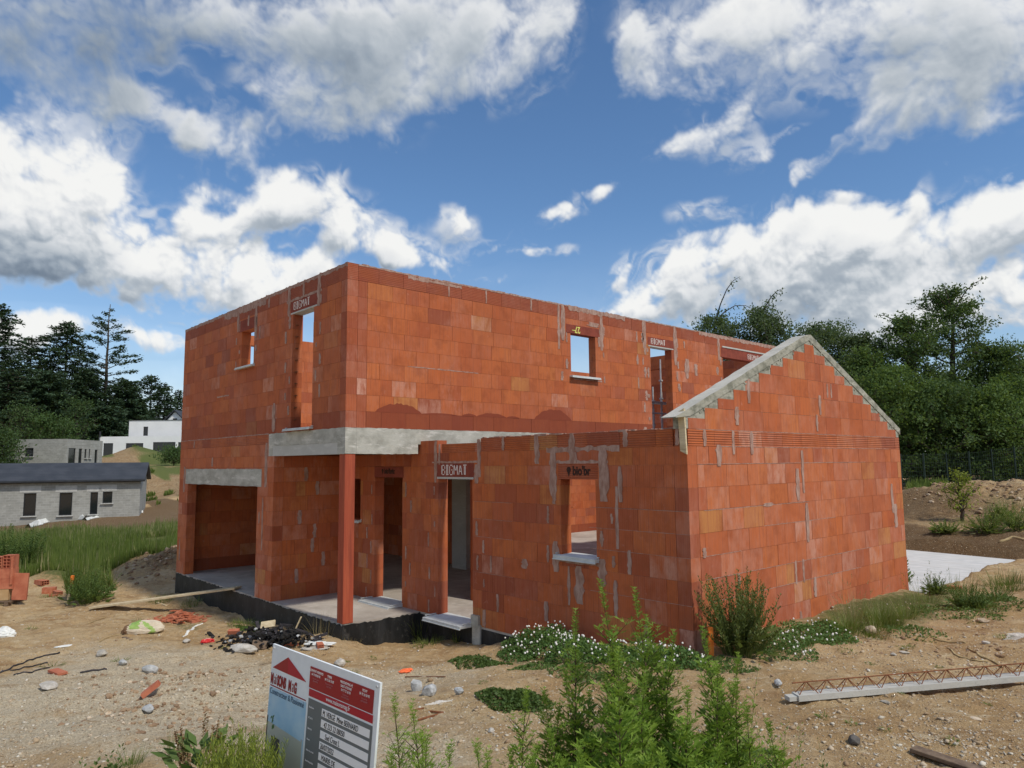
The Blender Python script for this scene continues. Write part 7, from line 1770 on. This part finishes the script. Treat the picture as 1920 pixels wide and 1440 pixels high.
# ---- pallet with hollow blocks at the left edge
pg = on_ground(12, 1137); dd = (pg - CAM) @ FW; pxm = dd / FPX                        # metres per photo px here
ex = RT.copy(); ex[2] = 0; ex /= np.linalg.norm(ex); ex = ex * math.cos(.15) + np.cross([0, 0, 1], ex) * math.sin(.15); ey = np.cross([0, 0, 1], ex)
SCL = .80; og = np.array([pg[0], pg[1], pg[2]]); ez = np.array([0, 0, 1.])
PL = empty('pallet', tuple(og)); lx = 34 * pxm
for k, q_ in enumerate((-1.05, -.55, -.02)):
    m = MB(); m.obox(ex * q_ + ey * .5 + ez * .06, ex, ey, ez, .05, .5, .05); m.build('skid', MT['wood_grey'], PL)
for k in range(5):
    m = MB(); m.obox(ex * -.5 + ey * (.06 + .22 * k) + ez * .125, ex, ey, ez, .62, .05, .012); m.build('deck_board', MT['wood_grey'], PL)
PL.scale = (SCL, SCL, SCL)
tag(PL, 'weathered wooden pallet under the red blocks at the left edge', 'pallet')
def block(cx, cy, cz, hx, hy, hz, lab, mat='clay_new', open_='none', tiltv=None, grp='hollow blocks on the pallet'):
    r = empty('clay_block', tuple(og + (ex * cx + ey * cy + ez * cz) * SCL)); r.scale = (SCL, SCL, SCL); m = MB(); t = .014; a = ex; b_2 = ey; c = ez
    if tiltv: c = ez + ex * tiltv; c /= np.linalg.norm(c); a = np.cross(b_2, c); a /= np.linalg.norm(a)
    if open_ == 'none': m.obox((0, 0, 0), a, b_2, c, hx, hy, hz)
    else:
        for i in range(4): m.obox(a * (-hx + t / 2 + (2 * hx - t) * i / 3), a, b_2, c, t / 2, hy, hz)
        for i in range(5): m.obox(c * (-hz + t / 2 + (2 * hz - t) * i / 4), a, b_2, c, hx - .001, hy - .001, t / 2)
        k = MB(); k.obox((0, 0, 0) + b_2 * .01, a, b_2, c, hx - .005, hy * .8, hz - .005); k.build('core', MT['clay_inner'], r)
    m.build('shell', MT[mat], r); return tag(r, lab, 'block', grp)
block(-.33, .3, .30, .28, .14, .155, 'pale clay block, lowest at the left end of the pallet', 'clay_pale' if 'clay_pale' in MT else 'clay_new')
block(-.27, .3, .61, .34, .14, .145, 'smooth red block in the second row on the pallet')
block(-.27, .3, .90, .34, .14, .14, 'smooth red block in the third row on the pallet')
block(.02, .28, 1.0, .035, .16, .40, 'narrow red block standing on edge behind the leaning tile')
block(-.10, .3, 1.24, .15, .14, .19, 'hollow block showing its open cells, topmost right on the pallet', open_='y')
block(-.44, .3, 1.22, .16, .14, .17, 'hollow block showing its open cells, at the left on top of the pallet', open_='y')
block(.24, .22, .52, .20, .03, .38, 'flat terracotta panel leaning upright at the right end of the pallet', tiltv=.04)
# ---- the builder's sign
sa = at_z(512, 1207, 1.5); sb = at_z(713, 1281, 1.5); sx_ = (sb - sa) / np.linalg.norm(sb - sa); W_S = 1.0807
sdn = np.array([0, 0, -1.]) - sx_ * .12; sdn /= np.linalg.norm(sdn); syv = -sdn; sn = np.cross(sx_, syv); sn /= np.linalg.norm(sn)
if sn @ (CAM - sa) < 0: sn = -sn
SG = empty('builders_sign', (sa + sx_ * W_S / 2)[:2].tolist() + [zg(*(sa + sx_ * W_S / 2)[:2])]); SGo = np.array(SG.location)
def sp_(u, v, q=0.): return sa + sx_ * u + syv * v + sn * q - SGo
def prect(name, u0, v0, u1, v1, mat, q, th=.001, poly=None, parent=None):
    m = MB(); pts = poly or [(u0, v0), (u1, v0), (u1, v1), (u0, v1)]; n = len(pts); vs = [sp_(a, b, q) for a, b in pts] + [sp_(a, b, q - th) for a, b in pts]
    m.add(vs, [tuple(range(n)), tuple(range(n, 2 * n))[::-1]] + [(i, i + n, (i + 1) % n + n, (i + 1) % n) for i in range(n)]); return fix_normals(m.build(name, MT[mat], parent or SG))
def mono(n, c, r=.5): m, t, b = newmat(n, r, .35); b.inputs['Base Color'].default_value = c + (1,); return m
MT['s_white'] = simple('sign_white', (.86, .90, .92), (.80, .84, .86), 9, 4, rough=.5, bs=0); MT['s_red'] = mono('sign_red', (.36, .018, .022)); MT['s_red2'] = mono('sign_crimson', (.46, .018, .035)); MT['s_dred'] = mono('sign_dark_red', (.30, .012, .02)); MT['s_grey'] = mono('sign_grey', (.165, .18, .185)); MT['s_txt'] = mono('sign_white_text', (.92, .92, .92)); MT['s_faint'] = mono('sign_faint_text', (.52, .18, .19))
MT['s_sky'] = simple('printed_sky', (.32, .56, .76), (.50, .68, .80), 3, 4, rough=.5, bs=0); MT['s_house'] = mono('printed_wall', (.50, .52, .45)); MT['s_dark'] = mono('printed_dark', (.07, .075, .07)); MT['s_navy'] = mono('sign_navy_text', (.06, .12, .20)); MT['s_black'] = mono('marker_black', (.03, .03, .035)); MT['s_pgreen'] = mono('printed_green', (.08, .18, .05))
BH = -.86
panel = prect('panel', 0, BH, W_S, 0, 's_white', 0, .012)
prect('roof_logo', 0, 0, 0, 0, 's_red', .0020, poly=[(.022, -.129), (.192, -.042), (.205, -.1315)], parent=panel); prect('roof_logo', 0, 0, 0, 0, 's_red2', .0022, poly=[(.205, -.1315), (.192, -.042), (.408, -.134)], parent=panel)
def stext(s, u, v, size, mat, xs=1.0, align='LEFT', bold=0, q=.0022, par=None, name='lettering', shear=0): return text_mesh(s, size, sp_(u, v, q), sx_, syv, mat, par or panel, name, xs, .0003, shear, align, bold)
u = .010
for chs, mt, sz, bd in (('M', 's_dred', .078, .004), ('ai', 's_dred', .092, .0), ('SONS', 's_dred', .078, .004), (' ', '', 0, 0), ('M', 's_dred', .078, .004), ('a', 's_dred', .098, 0), ('G', 's_dred', .078, .004)):
    if chs == ' ': u += .020; continue
    o = stext(chs, u, -.215, sz, mt, .52 if bd else .50, bold=bd); co = np.array([(o.data.vertices[i].co) for i in range(len(o.data.vertices))]); u += (max((co + SGo - sa) @ sx_ - (co + SGo - sa) @ syv * 0) - u) + .215 * .119 + .003
prect('underline', .010, -.232, .418, -.226, 's_dred', .002, parent=panel)
pic = prect('picture', .004, BH + .01, .425, -.2385, 's_sky', .0015, parent=panel)
prect('printed_house', 0, 0, 0, 0, 's_house', .0021, poly=[(.016, BH + .02), (.016, -.43), (.41, -.45), (.424, BH + .02)], parent=panel); prect('printed_door', .07, BH + .03, .17, -.50, 's_dark', .0026, parent=panel); prect('printed_edge', .004, BH + .02, .0155, -.40, 's_dark', .0024, parent=panel)
R = random.Random(4)
for i in range(9): a, b_ = .06 + R.gauss(0, .02), -.42 - R.uniform(-.03, .05); prect('printed_plant', 0, 0, 0, 0, 's_pgreen', .003 + .0001 * i, .0004, poly=[(a, b_), (a + .012, b_ + .006), (a + .02, b_ + .022), (a + .006, b_ + .014)], parent=panel)
stext('Constructeur & Passionné', .014, -.272, .046, 's_navy', .80, q=.0036)
p1 = prect('red_panel', .440, -.153, 1.040, -.042, 's_red', .002, parent=panel); p2 = prect('red_panel', .444, -.196, 1.045, -.158, 's_red2', .002, parent=panel)
for cx, lines in ((.505, ('CLERMONT-FERRAND', '04 73 98 08 98')), (.640, ('THIERS', '04 73 80 10 80')), (.800, ('MAISONS MAG 42', 'SAINT-ETIENNE', '04 77 57 65 05')), (.965, ('VICHY', '04 70 30 50 90'))):
    v = -.066
    for ln in lines: stext(ln, cx, v, .0180, 's_txt', .80, 'CENTER', q=.0034); v -= .019
    for ln in ('Place de la Galerie', '63000 AUBIERE') if cx < .6 else ('12 av. des marronniers', '63300 THIERS') if cx < .7 else ('Rue Jules Verne', '42160 ANDREZIEUX') if cx < .9 else ('27 av. de Vichy', '03700 BELLERIVE'): stext(ln, cx, v + .002, .0115, 's_faint', .7, 'CENTER', q=.0034); v -= .013
stext('www.maisonsmag.fr', .735, -.184, .033, 's_txt', .85, 'CENTER', q=.0034)
gp = prect('grey_panel', .446, BH + .012, 1.048, -.207, 's_grey', .002, parent=panel)
rows = ['M. VERGÉ  Mme BERNARD', '42 223 22 00050', 'Sud Creat L', '26/07/2022', 'MAIRIE DE', '', '', '', '', '']; labs = ['Bénéficiaire', 'N° de P.C', 'Délivré le', 'Nature', 'Surface du terrain', 'Superficie plancher', 'Hauteur', '', '', '']
for i in range(10):
    t_ = -.229 - i * .0553
    prect('field', .590, t_ - .039, 1.030, t_, 's_txt', .0030, parent=panel)
    if rows[i]: stext(rows[i], .600 + .02 * (i % 3), t_ - .034, .040, 's_black', .72, q=.0044, shear=.12, name='handwriting')
    if labs[i]: stext(labs[i], .462, t_ - .024, .0135, 's_txt', .8, q=.0036)
for uu in (.16, .90):
    m = MB(); c = sp_(uu, -.55, -.03); m.obox(c - np.array([0, 0, .15]), sx_, sn, (0, 0, 1), .03, .018, .62); m.build('post', MT['wood_pale'], SG)
for uu, vv in ((.02, -.02), (W_S - .02, -.02), (.41, -.44)):
    m = MB(); m.tube([sp_(uu, vv, 0), sp_(uu, vv, .006)], .006, 8); m.build('screw', MT['galv'], panel)
tag(SG, 'white and red building-site notice board with handwritten fields, cut by the bottom edge', 'sign')
# hill backdrop trees further right and behind the house are not in view
